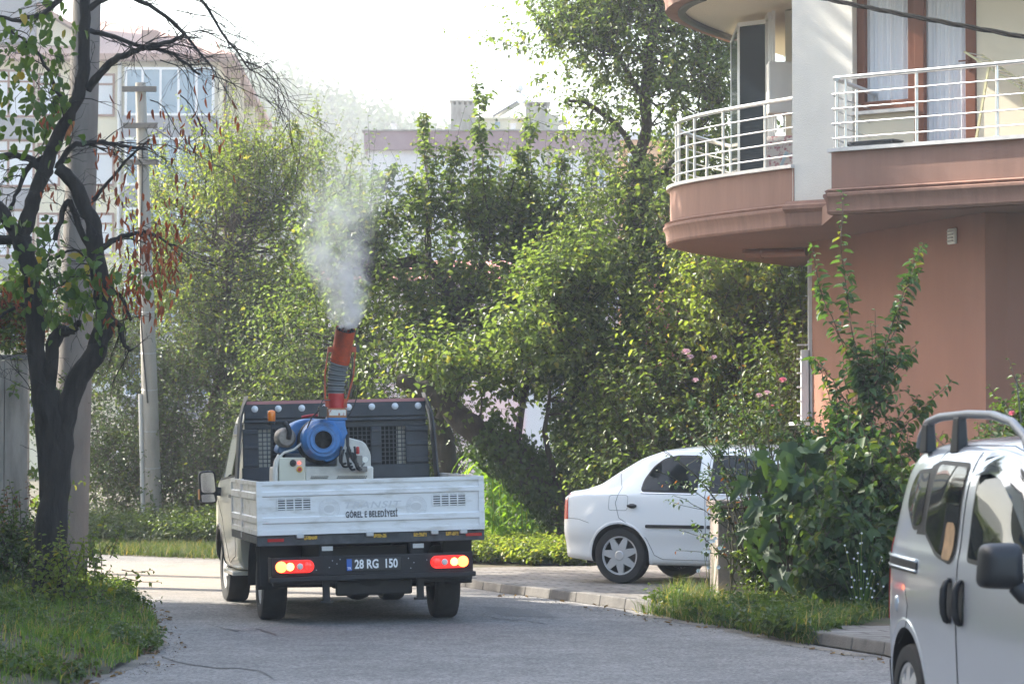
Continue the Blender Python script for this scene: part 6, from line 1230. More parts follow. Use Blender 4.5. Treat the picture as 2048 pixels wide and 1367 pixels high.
shrub('shady thicket directly behind the truck headboard', [blob(600, 900, 140, 120, 49, 1.2), blob(760, 930, 120, 110, 48, 1.2), blob(640, 1030, 160, 60, 48, .9), blob(830, 900, 40, 70, 47.5, .8)], LM_DARK, 23, 150, 12)
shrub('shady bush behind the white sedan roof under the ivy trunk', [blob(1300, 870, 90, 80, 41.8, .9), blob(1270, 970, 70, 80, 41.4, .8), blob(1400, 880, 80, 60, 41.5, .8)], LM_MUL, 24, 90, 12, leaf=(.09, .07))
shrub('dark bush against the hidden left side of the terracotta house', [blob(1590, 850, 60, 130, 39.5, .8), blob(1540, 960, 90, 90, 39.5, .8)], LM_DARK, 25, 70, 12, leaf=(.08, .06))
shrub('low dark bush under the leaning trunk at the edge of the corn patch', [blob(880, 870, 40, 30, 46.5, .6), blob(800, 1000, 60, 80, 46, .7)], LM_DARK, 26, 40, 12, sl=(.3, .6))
for k_, (x_, y_, lab_) in enumerate(((-8.6, 4.5, 'round leafy tree outside the left edge nearest the camera'), (-8.9, 11.0, 'round leafy tree outside the left edge opposite the silver van'), (-9.2, 18.5, 'round leafy tree outside the left edge beside the verge'))):
    tree('street_tree', lab_, 'tree', (x_, y_, 0), [Vector((x_, y_, 0)), Vector((x_ + .1, y_, 1.5)), Vector((x_, y_ + .1, 3.4))], [(Vector((x_, y_, 4.2)), (1.7, 2.0, 1.6), 1), (Vector((x_ + .4, y_ + 1, 3.0)), (1.4, 1.6, 1.0), .6)], LM_MUL, BARK, 90 + k_, 70, 10, leaf=(.15, .12), r=.13, group=None)
# unseen tall tree added at the left: its high crown shades driveway and house
tree('added_shade_tree', 'tall spreading tree outside the left edge whose crown shades the driveway', 'tree', (-9.6, 39.5, 0), [Vector(p) for p in ((-9.6, 39.5, 0), (-9.5, 39.4, 3), (-9.2, 39.2, 6), (-8.6, 39, 8.5), (-7.6, 38.6, 10.5))],
     [(Vector((-10.2, 39.6, 10.8)), (2.2, 2.0, 1.6), 10), (Vector((-7.6, 38.8, 10.8)), (2.2, 2.2, 1.7), 12), (Vector((-5.0, 37.8, 10.6)), (2.0, 2.0, 1.5), 10), (Vector((-3.4, 37.0, 10.4)), (1.6, 1.6, 1.3), 6), (Vector((-7.0, 36.6, 11.2)), (2.2, 1.6, 1.5), 8)], LM_MUL, BARK, 31, 190, 14, leaf=(.16, .14), r=.26, sl=(.6, 1.1))

for k_, (x_, y_, lab_) in enumerate(((-11.5, 50.0, 'bushy tree past the left edge nearest the bend'), (-15.5, 49.0, 'bushy tree past the left edge, second from the bend'), (-19.5, 46.0, 'bushy tree past the left edge, third from the bend'), (-23.5, 42.0, 'bushy tree past the left edge, farthest from the bend'))):
    tree('verge_tree', lab_, 'tree', (x_, y_, 0), [Vector((x_, y_, 0)), Vector((x_ + .1, y_, 1.2)), Vector((x_, y_ + .1, 2.4))], [(Vector((x_, y_, 3.6)), (1.9, 1.8, 1.7), 1), (Vector((x_ + .4, y_ - .6, 1.9)), (1.7, 1.4, 1.0), .6)], LM_MUL, BARK, 120 + k_, 70, 11, leaf=(.15, .12), r=.13)
# ---------------------------------------------------------------- left foreground: dead-looking tree, poles, wall
TDp = 27.8
BARK0 = mat('near black bark', (.030, .025, .022), .95, var=.55, scale=14, bump=1.0, bscale=26, stretch=(1, 1, .25))
def bare_tree():
    rnd = random.Random(77); rng = np.random.default_rng(77); base = PZ(95, 1243); base.z = .1
    root = thing('half_dead_tree', base, 0, 'dark crooked half dead tree with brown and green leaves in front of the thick pole', 'tree'); mb = MB(); L = lambda p: Vector(p) - base
    def br(pts, r0, r1, n=9, dz=0, sub=4, wob=.008): return limb(mb, [L(P(x, y, TDp + (z[0] if z else 0) + dz)) for x, y, *z in pts], r0/215, r1/215, n, rnd, wob, sub)
    B = []
    B.append(br([(95, 1262), (97, 1150), (102, 1050), (112, 950), (110, 860), (95, 780)], 35, 24, 14)); 
    B.append(br([(104, 1010), (94, 900), (84, 800), (72, 700), (66, 605), (58, 531), (44, 473)], 22, 16, 12)); B.append(br([(106, 1010), (118, 930), (126, 850), (150, 770), (187, 712), (210, 648), (202, 575), (193, 502), (188, 452), (170, 417), (147, 365), (117, 337)], 25, 13, 12))
    B.append(br([(92, 860), (98, 760), (108, 690), (120, 655)], 16, 14)); B.append(br([(120, 660), (140, 662), (152, 655), (158, 640)], 12, 5)); B.append(br([(60, 540), (40, 490), (15, 440), (-20, 400)], 16, 12)); B.append(br([(46, 485), (53, 444), (66, 405), (89, 338), (107, 292), (129, 246), (153, 200), (166, 153), (169, 61), (172, -30)], 17, 11, 12))
    B.append(br([(44, 478), (20, 478), (-20, 482)], 11, 10)); B.append(br([(175, 180), (209, 135), (239, 114), (267, 103), (295, 92), (340, 84), (366, 72)], 9, 3.5)); B.append(br([(168, 60), (201, 66), (256, 84), (300, 96), (345, 110), (400, 150)], 6, 2.5))
    B.append(br([(101, 347), (77, 331), (46, 313), (0, 313), (-40, 320)], 9, 5)); B.append(br([(114, 338), (138, 298), (172, 286), (215, 286), (252, 292), (290, 298)], 7, 2.5)); B.append(br([(185, 400), (215, 365), (264, 310), (300, 280)], 4.5, 1.5))
    B.append(br([(200, 500), (234, 476), (278, 467), (312, 471), (350, 490)], 7, 2)); B.append(br([(190, 520), (150, 430), (138, 400), (120, 440), (110, 480)], 7, 5)); B.append(br([(66, 606), (30, 615), (-10, 640)], 4, 3)); B.append(br([(110, 300), (60, 330), (35, 380), (20, 420)], 7, 3)); B.append(br([(130, 235), (120, 190), (95, 140), (70, 100), (20, 60)], 5, 2))
    B.append(br([(200, 560), (240, 590), (262, 640)], 5, 3)); B.append(br([(210, 640), (235, 645), (250, 690), (262, 700)], 8, 3)); B.append(br([(170, 20), (230, -10), (300, 10), (360, 60), (420, 130)], 7, 2)); B.append(br([(170, 0), (150, -30), (100, 20), (40, 40), (-10, 30)], 8, 3)); B.append(br([(172, -10), (240, -40), (380, -20), (440, 60), (500, 140)], 6, 1.5)); B.append(br([(60, 545), (100, 520), (150, 500), (190, 540)], 3, 2))
    tips = []
    def twig(p, d, l, r, depth, droop):
        n = max(3, int(l / .07)); pts = [Vector(p)]; d = Vector(d).normalized()
        for i in range(n):
            d = (d + Vector((rnd.gauss(0, .16), rnd.gauss(0, .16), rnd.gauss(0, .14) - droop * .07))).normalized(); pts.append(pts[-1] + d * (l / n))
            if depth > 0 and rnd.random() < .55: twig(pts[-1], d + Vector((rnd.gauss(0, .7), rnd.gauss(0, .5), rnd.gauss(-.05, .5))), l * rnd.uniform(.3, .6), r * .6, depth - 1, droop)
        mb.tube(pts, [max(r * (1 - .8*i/n), .0016) for i in range(n + 1)], 4, cap=False); tips.append((pts, d))
    for bi, pts in enumerate(B):
        if bi in (0,): continue
        dense = .8 if bi in (8, 9, 11, 20, 22) else .42 if bi not in (1, 2) else .25
        for k in range(2, len(pts)):
            if rnd.random() < dense * .9:
                t = (pts[k] - pts[k-1]).normalized(); s = 1 if bi in (8, 9, 11, 12, 13, 20, 22) else rnd.choice((-1, -1, 1))
                twig(pts[k], t * .6 + Vector((rnd.uniform(.1, .9) * s, rnd.gauss(0, .5), rnd.uniform(-.5, .7))), rnd.uniform(.2, .75), .0065, 2, rnd.uniform(.2, 1.6))
    for (x, y, l, dr) in ((400, 60, 1.0, 1.2), (440, 90, 1.0, 1.6), (480, 120, .9, 1.8), (420, 150, .8, 1.5), (350, 20, 1.2, .9), (320, 120, .9, 2), (300, 200, .9, 2.2), (360, 190, .8, 2.4), (500, 140, .7, 1.6)): twig(L(P(x, y, TDp)), (.9, 0, -.3), l, .006, 2, dr)
    tv = np.array(mb.v); tq = np.array([f for f in mb.f if len(f) == 4]); mesh_np('trunk', tv, tq, BARK0, root)
    m = MB(); c = L(P(139, 262, TDp - .09)); m.sphere(c, .05, 10, 8, sc=(.5, .5, 1.9)); o = m.build('wound', mat('torn orange wood', (.42, .15, .05), .8, var=.5, scale=20), root); 
    for v in o.data.vertices: v.co.x += (v.co.z - c.z) * .45
    # leaves: (px, py, spread px, count, kind)
    def cluster(lst, length, wid, hang, name, m_):
        c = []; 
        for x, y, sx, sy, n in lst:
            for _ in range(int(n * 1.4)): q = L(P(rnd.gauss(x, sx), rnd.gauss(y, sy), TDp + rnd.gauss(-.05, .35))); c.append(list(q))
        c = np.array(c); n = len(c); ax = nrm(rng.normal(0, .55, (n, 3)) + np.array([.0, 0, -hang])); nr = rng.normal(0, .6, (n, 3)) + np.array([0, -.8, .6]) * (1 if hang < 1.5 else .3); ln = rng.uniform(.65, 1.25, n) * length; V, Q = leaf_arrays(c, ax, nr, ln, ln * wid * rng.uniform(.8, 1.15, n), rng, .25, .18); mesh_np(name, V, Q, m_, root)
    cluster([(60, 200, 40, 40, 42), (100, 250, 30, 40, 40), (30, 120, 35, 40, 45), (110, 60, 35, 40, 34), (50, 70, 30, 30, 26), (20, 300, 20, 40, 10), (110, 150, 25, 40, 24), (45, 545, 35, 22, 46), (100, 560, 40, 35, 60), (175, 530, 22, 20, 34), (185, 590, 22, 26, 34), (205, 650, 18, 24, 16), (115, 640, 18, 18, 22), (290, 560, 22, 10, 14), (95, 455, 18, 30, 20), (10, 450, 14, 20, 12), (150, 600, 20, 18, 14), (225, 555, 12, 12, 5)], .10, .66, .9, 'crown', leaf_mat('green leaves near', (.036, .075, .022), (.065, .115, .032), (.20, .17, .04), trans=.38, p3=.97))
    cluster([(250, 430, 30, 40, 38), (300, 500, 22, 30, 60), (345, 520, 14, 24, 26), (270, 590, 18, 20, 34), (225, 560, 20, 20, 24), (320, 600, 14, 24, 16), (90, 240, 12, 18, 9), (230, 300, 40, 50, 16), (330, 300, 60, 50, 26), (420, 250, 60, 70, 14), (30, 590, 20, 20, 16), (100, 385, 18, 18, 8), (220, 640, 6, 18, 5), (350, 430, 20, 40, 16), (370, 200, 50, 60, 8)], .095, .30, 2.2, 'dead_leaves', leaf_mat('dead brown leaves', (.12, .035, .018), (.30, .09, .035), trans=.25, rough=.7, tcol=(1.6, 1, .6)))
bare_tree()
M_PCON = mat('spun concrete', (.175, .16, .15), .9, c2=(.11, .10, .095), scale=3.5, contrast=(.3, .65), bump=.3, bscale=60, stretch=(1, 1, .25)); M_PCON2 = mat('pale spun concrete', (.36, .34, .31), .9, c2=(.25, .235, .215), scale=3.5, contrast=(.3, .65), bump=.3, bscale=60, stretch=(1, 1, .25))
a = PZ(135, 1172); b = P(176, -60, a.y); pt = thing('utility_pole', a, 0, 'thick round concrete utility pole leaning behind the dark tree', 'pole'); m = MB(); d = b - a; ext = d * 1.25
m.tube([Vector((0, 0, -.1)) + d*0, ext*.25, ext*.5, ext*.75, ext], [.22, .20, .178, .16, .14], 28); m.build('shaft', M_PCON, pt, smooth=50)
m = MB(); e = ext*.985; m.box(e.x - .9, e.x + .9, -.05 + e.y, .05 + e.y, e.z - .12, e.z); m.build('cross_arm', M_PCON, pt)
a = PZ(308, 1081); b = P(281, 166, a.y); pt = thing('utility_pole', a, 0, 'slender pale concrete pole with three short cross arms standing on the grass bank', 'pole'); d = b - a; m = MB(); m.tube([Vector((0, 0, -.1)), d*.33, d*.66, d], [.152, .132, .108, .085], 24); m.build('shaft', M_PCON2, pt, smooth=50)
for k, z in enumerate((.985, .905, .825)):
    m = MB(); q = d*z; m.box(q.x - .29, q.x + .27, q.y - .135, q.y - .085, q.z - .045, q.z + .045); m.build('cross_arm', M_PCON, pt, bevel=.005)
m = MB(); m.tube([d*.05 + Vector((-.16, -.08, 0)), d*.32 + Vector((-.14, -.08, 0))], .035, 8); m.build('conduit', mat('pale conduit', (.5, .5, .5), .5), pt, smooth=50)
m = MB(); pp = [d*t + Vector((-.02 + .05*math.sin(t*9) - .02, -(.155 - .07*t) - .012, 0)) for t in np.linspace(.30, .86, 26)]; m.tube(pp, .014, 6); m.build('cable', M_BLK, pt, smooth=50)
for t in (.16, .24, .33, .41, .50, .58): m = MB(); q = d*t; r_ = .153 - .07*t; m.tube([q + Vector((r_*math.cos(x), r_*math.sin(x), .02*math.sin(x))) for x in np.linspace(0, 2*math.pi, 24)], .006, 5, cap=False); m.build('strap', M_GALV, pt)
w = MB(); c = P(160, 900, 31.0)
# board marked concrete wall at the far left
x1 = P(52, 720, 31.2).x; x0 = x1 - 3.2; wt = thing('concrete_wall', (x0, 31.2, 0), R(3), 'board marked grey concrete wall at the left edge behind the verge', 'wall'); L_ = x1 - x0
m = MB(); H_ = CAMH + (870 - 718)/F*31.2; 
for k in range(13): a_ = L_*k/13; m.box(a_ + .003, a_ + L_/13 - .003, .002*(k % 3), .2, 0, H_ - .01*(k % 2))
m.build('panel', M_PIER2 if False else mat('board marked concrete', (.36, .31, .27), .9, c2=(.17, .15, .13), scale=2.5, contrast=(.3, .62), bump=.4, bscale=50, stretch=(2.5, 1, .5)), wt, bevel=.004)
m = MB(); m.box(-.02, L_ + .02, -.02, .22, H_ + .001, H_ + .05); m.build('coping', M_PCON, wt)
# thin sagging line from the pole over the road
m = MB(); a, b = P(283, 240, 49), P(760, 470, 47); m.tube([a.lerp(b, t) + Vector((0, 0, -.5*4*t*(1-t)*.35)) for t in np.linspace(0, 1, 30)], .008, 5); tag(m.build('overhead_line', M_BLK), 'thin sagging grey wire running from the slender pole into the trees', 'cable')
# ---------------------------------------------------------------- plants
shrub('creeper and dry brown vines beside the concrete wall behind the dark tree', [blob(66, 900, 5, 170, 31.6, .2), blob(30, 640, 30, 40, 32.0, .4)], LM_MUL, 41, 26, 8, name='creeper', leaf=(.07, .05), sl=(.15, .4))
shrub('rusty brown dried vine hanging on the concrete wall', [blob(20, 1050, 16, 50, 30.95, .06), blob(30, 660, 30, 40, 31.8, .3)], leaf_mat('rusty dry leaves', (.10, .035, .02), (.22, .08, .035), trans=.2, rough=.8), 42, 20, 7, name='dry_vine', leaf=(.05, .03), sl=(.1, .3))
shrub('fresh light green sucker shoots at the foot of the dark tree', [blob(125, 1190, 30, 35, 27.3, .25), blob(160, 1165, 25, 25, 27.6, .2), blob(110, 1215, 20, 20, 27.2, .2)], LM_SUN, 43, 30, 8, name='sucker_shoots', leaf=(.055, .035), sl=(.12, .35), per=9)
shrub('low green shrub at the left edge below the concrete wall', [blob(25, 1130, 40, 50, 29.3, .4), blob(10, 1200, 30, 30, 28.5, .4)], LM_DARK, 44, 46, 9, name='low_shrub', leaf=(.05, .035), sl=(.15, .35))
GR = leaf_mat('grass', (.045, .10, .018), (.10, .18, .035), (.24, .20, .09), trans=.4, rough=.55, p3=.86); GR4 = leaf_mat('bank grass', (.030, .058, .018), (.065, .10, .028), (.16, .14, .07), trans=.3, rough=.7, p3=.85); GR3 = leaf_mat('weedy grass', (.040, .085, .020), (.085, .145, .035), (.26, .22, .12), trans=.35, rough=.6, p3=.80); GR2 = leaf_mat('stem grass', (.05, .11, .02), (.11, .20, .04), (.26, .23, .10), trans=.4, rough=.55, p3=.9)  # the last one is a slightly lighter green, used for flower stems
vp = [(-9, 36.6)] + [tuple(p) for p in leftedge[1:8]] + [(-6.2, 15), (-9, 15)]
tag(scatter_blades('grass', poly_region(vp, lambda x, y: np.maximum(bank_z(x, y), .02), clump=160), 52000, (.03, .15), .007, GR, 51, lean=.9), 'ragged green grass on the left verge under the dark tree', 'grass')
def weeds(name, label, poly, z, n, k, m, seed, leaf, sl=(.06, .2), per=7, up=.6):
    rng = np.random.default_rng(seed); f = poly_region(poly, z, clump=40); b = f(rng, n); b = np.repeat(b, k, 0) + rng.normal(0, .03, (len(b)*k, 3)) * np.array([1, 1, 0]); d = nrm(rng.normal(size=(len(b), 3)) * np.array([1, 1, .3]) + np.array([0, 0, .8]))
    pa = shoots_paths(b, d, rng.uniform(*sl, len(b)), rng, up, 3); V, Q = join_np([shoot_leaves(pa, per, leaf[0], leaf[1], rng, droop=.3), shoots_mesh(pa, .003, .001)]); return tag(mesh_np(name, V, Q, m), label, 'weeds', kind='stuff')
weeds('weeds', 'broad leaved weeds among the grass of the left verge', vp, lambda x, y: np.maximum(bank_z(x, y), .02), 1500, 4, LM_DARK, 52, (.05, .035))
weeds('leaf_litter', 'brown fallen leaves along the verge edge', [XY(230, 1178), XY(340, 1290), XY(290, 1340), XY(160, 1367), (-4, 20), (-3.9, 24), (-4.7, 30)], lambda x, y: np.maximum(bank_z(x, y)*.9, .015) + .01, 300, 2, mat('leaf litter', (.16, .10, .055), .8, var=.6, scale=30), 53, (.05, .03), sl=(.01, .05), per=2, up=-.5)
bank = [XY(150, 1107), XY(360, 1116), XY(440, 1119), XY(640, 1138), XY(640, 1085), XY(150, 1085)]
tag(scatter_blades('grass', poly_region(bank, .0, clump=70), 30000, (.03, .18), .010, GR4, 54, lean=1.0), 'green grass strip beyond the bend around the slender pole', 'grass')
weeds('weeds', 'leafy weeds at the foot of the thickets behind the slender pole', [XY(150, 1090), XY(640, 1100), XY(640, 1080), XY(150, 1078)], 0, 900, 6, LM_DARK, 55, (.08, .055), sl=(.2, .7), per=9)
back = [XY(880, 1122), XY(1190, 1132), XY(1190, 1095), XY(880, 1095)]
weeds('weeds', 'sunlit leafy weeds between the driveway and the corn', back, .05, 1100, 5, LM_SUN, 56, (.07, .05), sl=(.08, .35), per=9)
weeds('weeds', 'weeds behind the sedan along the back of the driveway', [XY(1190, 1130), XY(1650, 1125), XY(1650, 1100), XY(1190, 1100)], .05, 900, 5, LM_MUL, 57, (.07, .05), sl=(.1, .4), per=9)
# corn patch: each stalk a plant of its own
CORN = leaf_mat('corn leaf', (.07, .15, .025), (.12, .22, .04), (.30, .28, .06), trans=.5, rough=.45)
def corn(h, seed):
    rng = np.random.default_rng(seed); V = []; Q = []; b = 0; nl = 11
    for i in range(nl):
        z = h * (.12 + .8 * i / nl); az = i * math.pi * .97 + rng.normal(0, .4); L0 = rng.uniform(.45, .75) * (1 - .3 * abs(i/nl - .5)); d = np.array([math.cos(az), math.sin(az), 0]); s = np.array([-d[1], d[0], 0]); n = 7
        for k in range(n):
            t = k/(n-1); p = np.array([0, 0, z]) + d * L0 * t * .8 + np.array([0, 0, L0 * (1.0*t - 1.35*t*t)]); w = .038 * math.sin(math.pi * min(1, t*.8 + .25)) * (1 - t**4) + .002; V += [p - s*w, p + np.array([0, 0, -.010]), p + s*w]
            if k: a = b + (k-1)*3; Q += [[a, a+1, a+4, a+3], [a+1, a+2, a+5, a+4]]
        b += n*3
    return np.array(V), np.array(Q)
corn_protos = []
rn = random.Random(9); labels = 0
for i in range(46):
    px = rn.uniform(955, 1135); py = rn.uniform(1092, 1112); q = PZ(px, py); h = rn.uniform(1.15, 1.75)
    if i < 5:
        r0 = thing('corn_plant', q, rn.uniform(0, 6), 'tall bright green corn plant in the patch right of the truck', 'corn', 'corn plants in the patch right of the truck'); v, qq = corn(1.5, i + 5); mesh_np('leaves', v, qq, CORN, r0); m = MB(); m.tube([(0, 0, 0), (.02, 0, .8), (0, 0, 1.45)], [.016, .013, .006], 6); m.tube([(0, 0, 1.45), (.02, .01, 1.62)], [.004, .002], 4); m.build('stalk', CORN, r0); corn_protos.append(r0)
    else: r0 = copy_tree(corn_protos[i % 5]); r0.location = q; r0.rotation_euler = (0, 0, rn.uniform(0, 6))
    s_ = h/1.5; r0.scale = (s_*rn.uniform(.85, 1.15), s_, s_)
# squash plant: big round leaves
def round_leaf(mb, c, r, tilt, az, lobes=5, dz=.04):
    n = 20; M = Matrix.Translation(c) @ Matrix.Rotation(az, 4, 'Z') @ Matrix.Rotation(tilt, 4, 'X'); V = [M @ Vector((0, 0, -dz*r*3))]
    for k in range(n): a = 2*math.pi*k/n; q = r*(1 + .09*math.cos(lobes*a)) * (.55 if k == 0 else 1); V.append(M @ Vector((q*math.sin(a), -q*math.cos(a), dz*math.cos(3*a)*r)))
    mb.add(V, [(0, 1 + k, 1 + (k+1) % n) for k in range(n)])
sq = thing('squash_plant', PZ(1060, 1112), 0, 'squash plant with big round bright leaves at the edge of the driveway', 'plant'); m = MB(); st_ = MB()
for i in range(30): c = Vector((rn.uniform(-.95, .95), rn.uniform(-.4, .5), rn.uniform(.12, .34))); round_leaf(m, c, rn.uniform(.09, .16), rn.uniform(-.1, .9), rn.uniform(-.8, .8)); st_.tube([c, (c.x*.9, c.y*.9 + .05, 0)], .006, 4)
m.build('leaves', CORN, sq, smooth=60); st_.build('stems', CORN, sq)
# right bed: grass, weeds
bedp = [inner(6, .0), inner(5, -.10), inner(4, -.22), inner(3, -.16), XY(1655, 1258, .1), XY(1775, 1236, .1), (5.2, 26.6), (4.9, 29.5), (3.4, 29.8), XY(1440, 1212, .1)]
tag(scatter_blades('grass', poly_region(bedp, .1, clump=70), 7500, (.03, .21), .008, GR3, 61, lean=1.2), 'long grass and weeds along the kerb in front of the fig bush', 'grass')
tag(scatter_blades('grass', poly_region([inner(6, -.14), inner(5, -.17), inner(4, -.15), inner(3, -.13), inner(3, .1), inner(4, .05), inner(5, .05), inner(6, .05)], .01, clump=40), 5200, (.04, .18), .008, GR3, 64, lean=1.2), 'ragged grass spilling over the kerb below the fig bush', 'grass')
tag(scatter_blades('grass', poly_region([XY(1305, 1226), XY(1335, 1234), XY(1420, 1244), XY(1430, 1215), XY(1350, 1208)], .08, clump=10), 1300, (.10, .28), .006, GR3, 62, lean=1.1), 'feathery tuft of grass at the driveway corner by the kerb', 'grass')
weeds('weeds', 'leafy weeds by the kerb below the fig bush', bedp, .1, 230, 5, LM_DARK, 63, (.07, .036), sl=(.05, .24), per=7)
# fig: big lobed leaves
FIG = leaf_mat('fig leaves', (.020, .044, .020), (.036, .072, .030), trans=.28, rough=.5)
def fig_leaf(mb, c, s, ax, nr):
    out = [(0, 0), (.10, -.06), (.26, .02), (.34, .16), (.26, .22), (.19, .22), (.30, .36), (.40, .50), (.30, .56), (.16, .46), (.13, .60), (.12, .80), (0, .98), (-.12, .80), (-.13, .60), (-.16, .46), (-.30, .56), (-.40, .50), (-.30, .36), (-.19, .22), (-.26, .22), (-.34, .16), (-.26, .02), (-.10, -.06)]
    ax = ax.normalized(); sd = ax.cross(nr).normalized(); nr = sd.cross(ax).normalized(); f = lambda x, y: c + (sd*x + ax*y + nr*(.35*abs(x) - .28*y*y))*s
    V = [f(0, .34)] + [f(x, y) for x, y in out]; n = len(out); mb.add(V, [(0, 1 + k, 1 + (k+1) % n) for k in range(n)])
fb = PZ(1585, 1212, .1); fig = thing('fig_bush', fb, 0, 'fig bush with large dark lobed leaves to the right of the cement pier', 'shrub'); m = MB(); st_ = MB(); rn = random.Random(12)
for i in range(190):
    px = rn.gauss(1600, 52); py = rn.gauss(1000, 75); 
    if not (1490 < px < 1740 and 860 < py < 1150): continue
    c = P(px, py, 28.4 + rn.uniform(-.45, .5)) - fb; fig_leaf(m, c, rn.uniform(.20, .34), Vector((rn.gauss(0, .55), rn.gauss(-.35, .3), rn.gauss(-.75, .45))), Vector((rn.gauss(0, .3), -.75, rn.gauss(.7, .3))))
    if i % 3 == 0: st_.tube([c, c*.6 + Vector((rn.gauss(0, .05), 0, -.05)), Vector((rn.gauss(0, .1), rn.gauss(0, .08), 0))], [.006, .010, .014], 5)
m.build('foliage', FIG, fig, smooth=60); st_.build('stems', BARK2, fig)
HYD = leaf_mat('hydrangea leaves', (.026, .054, .019), (.050, .090, .030), (.10, .12, .04), trans=.35, rough=.45, p3=.97)
shrub('hydrangea bush with broad drooping leaves between the fig and the silver van', [blob(1700, 1060, 50, 60, 27.6, .5), blob(1670, 1110, 35, 35, 27.4, .4), blob(1750, 1010, 50, 70, 27.9, .4), blob(1730, 1130, 50, 50, 27.4, .4)], HYD, 71, 58, 8, name='hydrangea', leaf=(.12, .085), sl=(.2, .45), per=7, up=.1, sag=.7, crad=.3)
shrub('dense green bush of small leaves behind the fig in front of the wall', [blob(1680, 930, 55, 40, 29.6, .4), blob(1750, 930, 45, 45, 29.6, .4), blob(1710, 1010, 80, 80, 29.6, .5)], LM_DARK, 72, 62, 8, name='small_leaved_bush', leaf=(.07, .042), sl=(.25, .55), per=9, crad=.35)
shrub('dark undergrowth around the cement pier below the rose stems', [blob(1540, 1120, 20, 50, 29.1, .25), blob(1580, 1150, 50, 30, 28.8, .3), blob(1650, 1160, 60, 25, 28.3, .3)], LM_DARK, 73, 50, 8, name='undergrowth', leaf=(.06, .04), sl=(.15, .4), crad=.25)
# plum with long upright shoots
PLUM = leaf_mat('plum leaves', (.030, .075, .030), (.060, .125, .042), (.12, .15, .04), trans=.30, rough=.38)
pb = PZ(1735, 1195, .1); pts_ = lambda l: [P(x, y, 28.9) for x, y in l]
rootp = tree('plum_shoots', 'plum bush sending long leafy shoots up the terracotta wall', 'shrub', pb, pts_([(1735, 1195), (1738, 1050), (1742, 930), (1738, 830), (1745, 770)]), [blob(1735, 900, 60, 50, 28.9, .3), blob(1745, 790, 40, 50, 28.9, .25), blob(1670, 880, 40, 50, 28.8, .3)], PLUM, BARK2, 74, 12, 6, leaf=(.095, .052), sl=(.2, .45), per=8, r=.022, crad=.25, limb_n=10,
     extra=[dict(pts=pts_(l), n=n, leaf=(.110, .058), r=.008, sag=.35, side=3, sw=.25) for l, n in (([(1738, 800), (1716, 700), (1696, 600), (1682, 500), (1684, 385)], 64), ([(1742, 790), (1700, 720), (1655, 620), (1635, 540), (1622, 478)], 50), ([(1748, 780), (1770, 700), (1800, 600), (1825, 530), (1845, 488)], 84), ([(1746, 800), (1765, 740), (1790, 650), (1812, 580)], 60), ([(1750, 790), (1790, 740), (1830, 690)], 26), ([(1742, 800), (1730, 740), (1700, 700), (1660, 640)], 40),
            ([(1738, 860), (1690, 800), (1650, 740), (1625, 715)], 34), ([(1740, 920), (1800, 860), (1850, 810), (1905, 760)], 44), ([(1745, 930), (1790, 850), (1835, 790)], 30), ([(1736, 950), (1690, 880), (1660, 800), (1640, 730)], 36), ([(1736, 900), (1750, 830), (1748, 740), (1760, 680)], 50), ([(1740, 940), (1700, 900), (1640, 870), (1610, 850)], 36), ([(1740, 880), (1720, 800), (1735, 720)], 44), ([(1745, 960), (1800, 930), (1850, 880)], 34))])
# roses: thin arching stems, few leaves, pink blooms
rb_ = PZ(1480, 1200, .1); rs = thing('rose_bush', rb_, 0, 'straggly rose bush with thin stems and pink blooms above the cement pier', 'rose bush'); st_ = MB(); rn = random.Random(21); paths = []
tops = [(1375, 712), (1428, 716), (1392, 762), (1520, 792), (1540, 786), (1565, 764), (1300, 800), (1340, 760), (1290, 880), (1450, 640), (1480, 700), (1330, 900), (1380, 860), (1420, 800), (1500, 850), (1460, 780), (1560, 840), (1275, 780), (1350, 990), (1360, 1060), (1400, 920), (1355, 1100), (1540, 700), (1470, 840), (1310, 940), (1590, 820), (1410, 690), (1500, 740), (1340, 840), (1440, 760)]
for x, y in tops:
    a = Vector((rn.gauss(.22, .12), rn.gauss(-.15, .08), 0)); e = P(x, y, 28.9 + rn.uniform(-.3, .3)) - rb_; mid = a.lerp(e, .5) + Vector(((e.x - a.x)*-.22, 0, .12)); pp = []
    for i in range(15): t = i/14; q = a*(1-t)**2 + (mid*2 - (a+e)*.5)*2*t*(1-t) + e*t*t; pp.append(q + Vector((rn.gauss(0, .012), rn.gauss(0, .012), 0)))
    st_.tube(pp, [.009 - .0062*i/14 for i in range(15)], 5); paths.append([list(p) for p in pp])
    for k in range(4): i = rn.randint(5, 12); d = Vector((rn.gauss(0, .5), rn.gauss(0, .4), rn.uniform(-.1, .6))); q = [pp[i], pp[i] + d*.15, pp[i] + d*.3 + Vector((0, 0, .02))]; st_.tube(q, [.003, .0025, .0015], 4); paths.append([list(q[0].lerp(q[2], t)) for t in np.linspace(0, 1, 15)])
st_.build('stems', mat('rose stems', (.06, .055, .025), .7), rs, smooth=60); V, Q = shoot_leaves(np.array(paths), 10, .055, .040, np.random.default_rng(4), start=.5, droop=.2, sag=.3)
mesh_np('foliage', V, Q, leaf_mat('rose leaves', (.030, .065, .032), (.055, .10, .045), (.18, .07, .03), trans=.3, rough=.45, p3=.975), rs)
PINK = mat('pink petals', (.72, .25, .32), .6); PALE = mat('pale pink petals', (.66, .45, .50), .6)
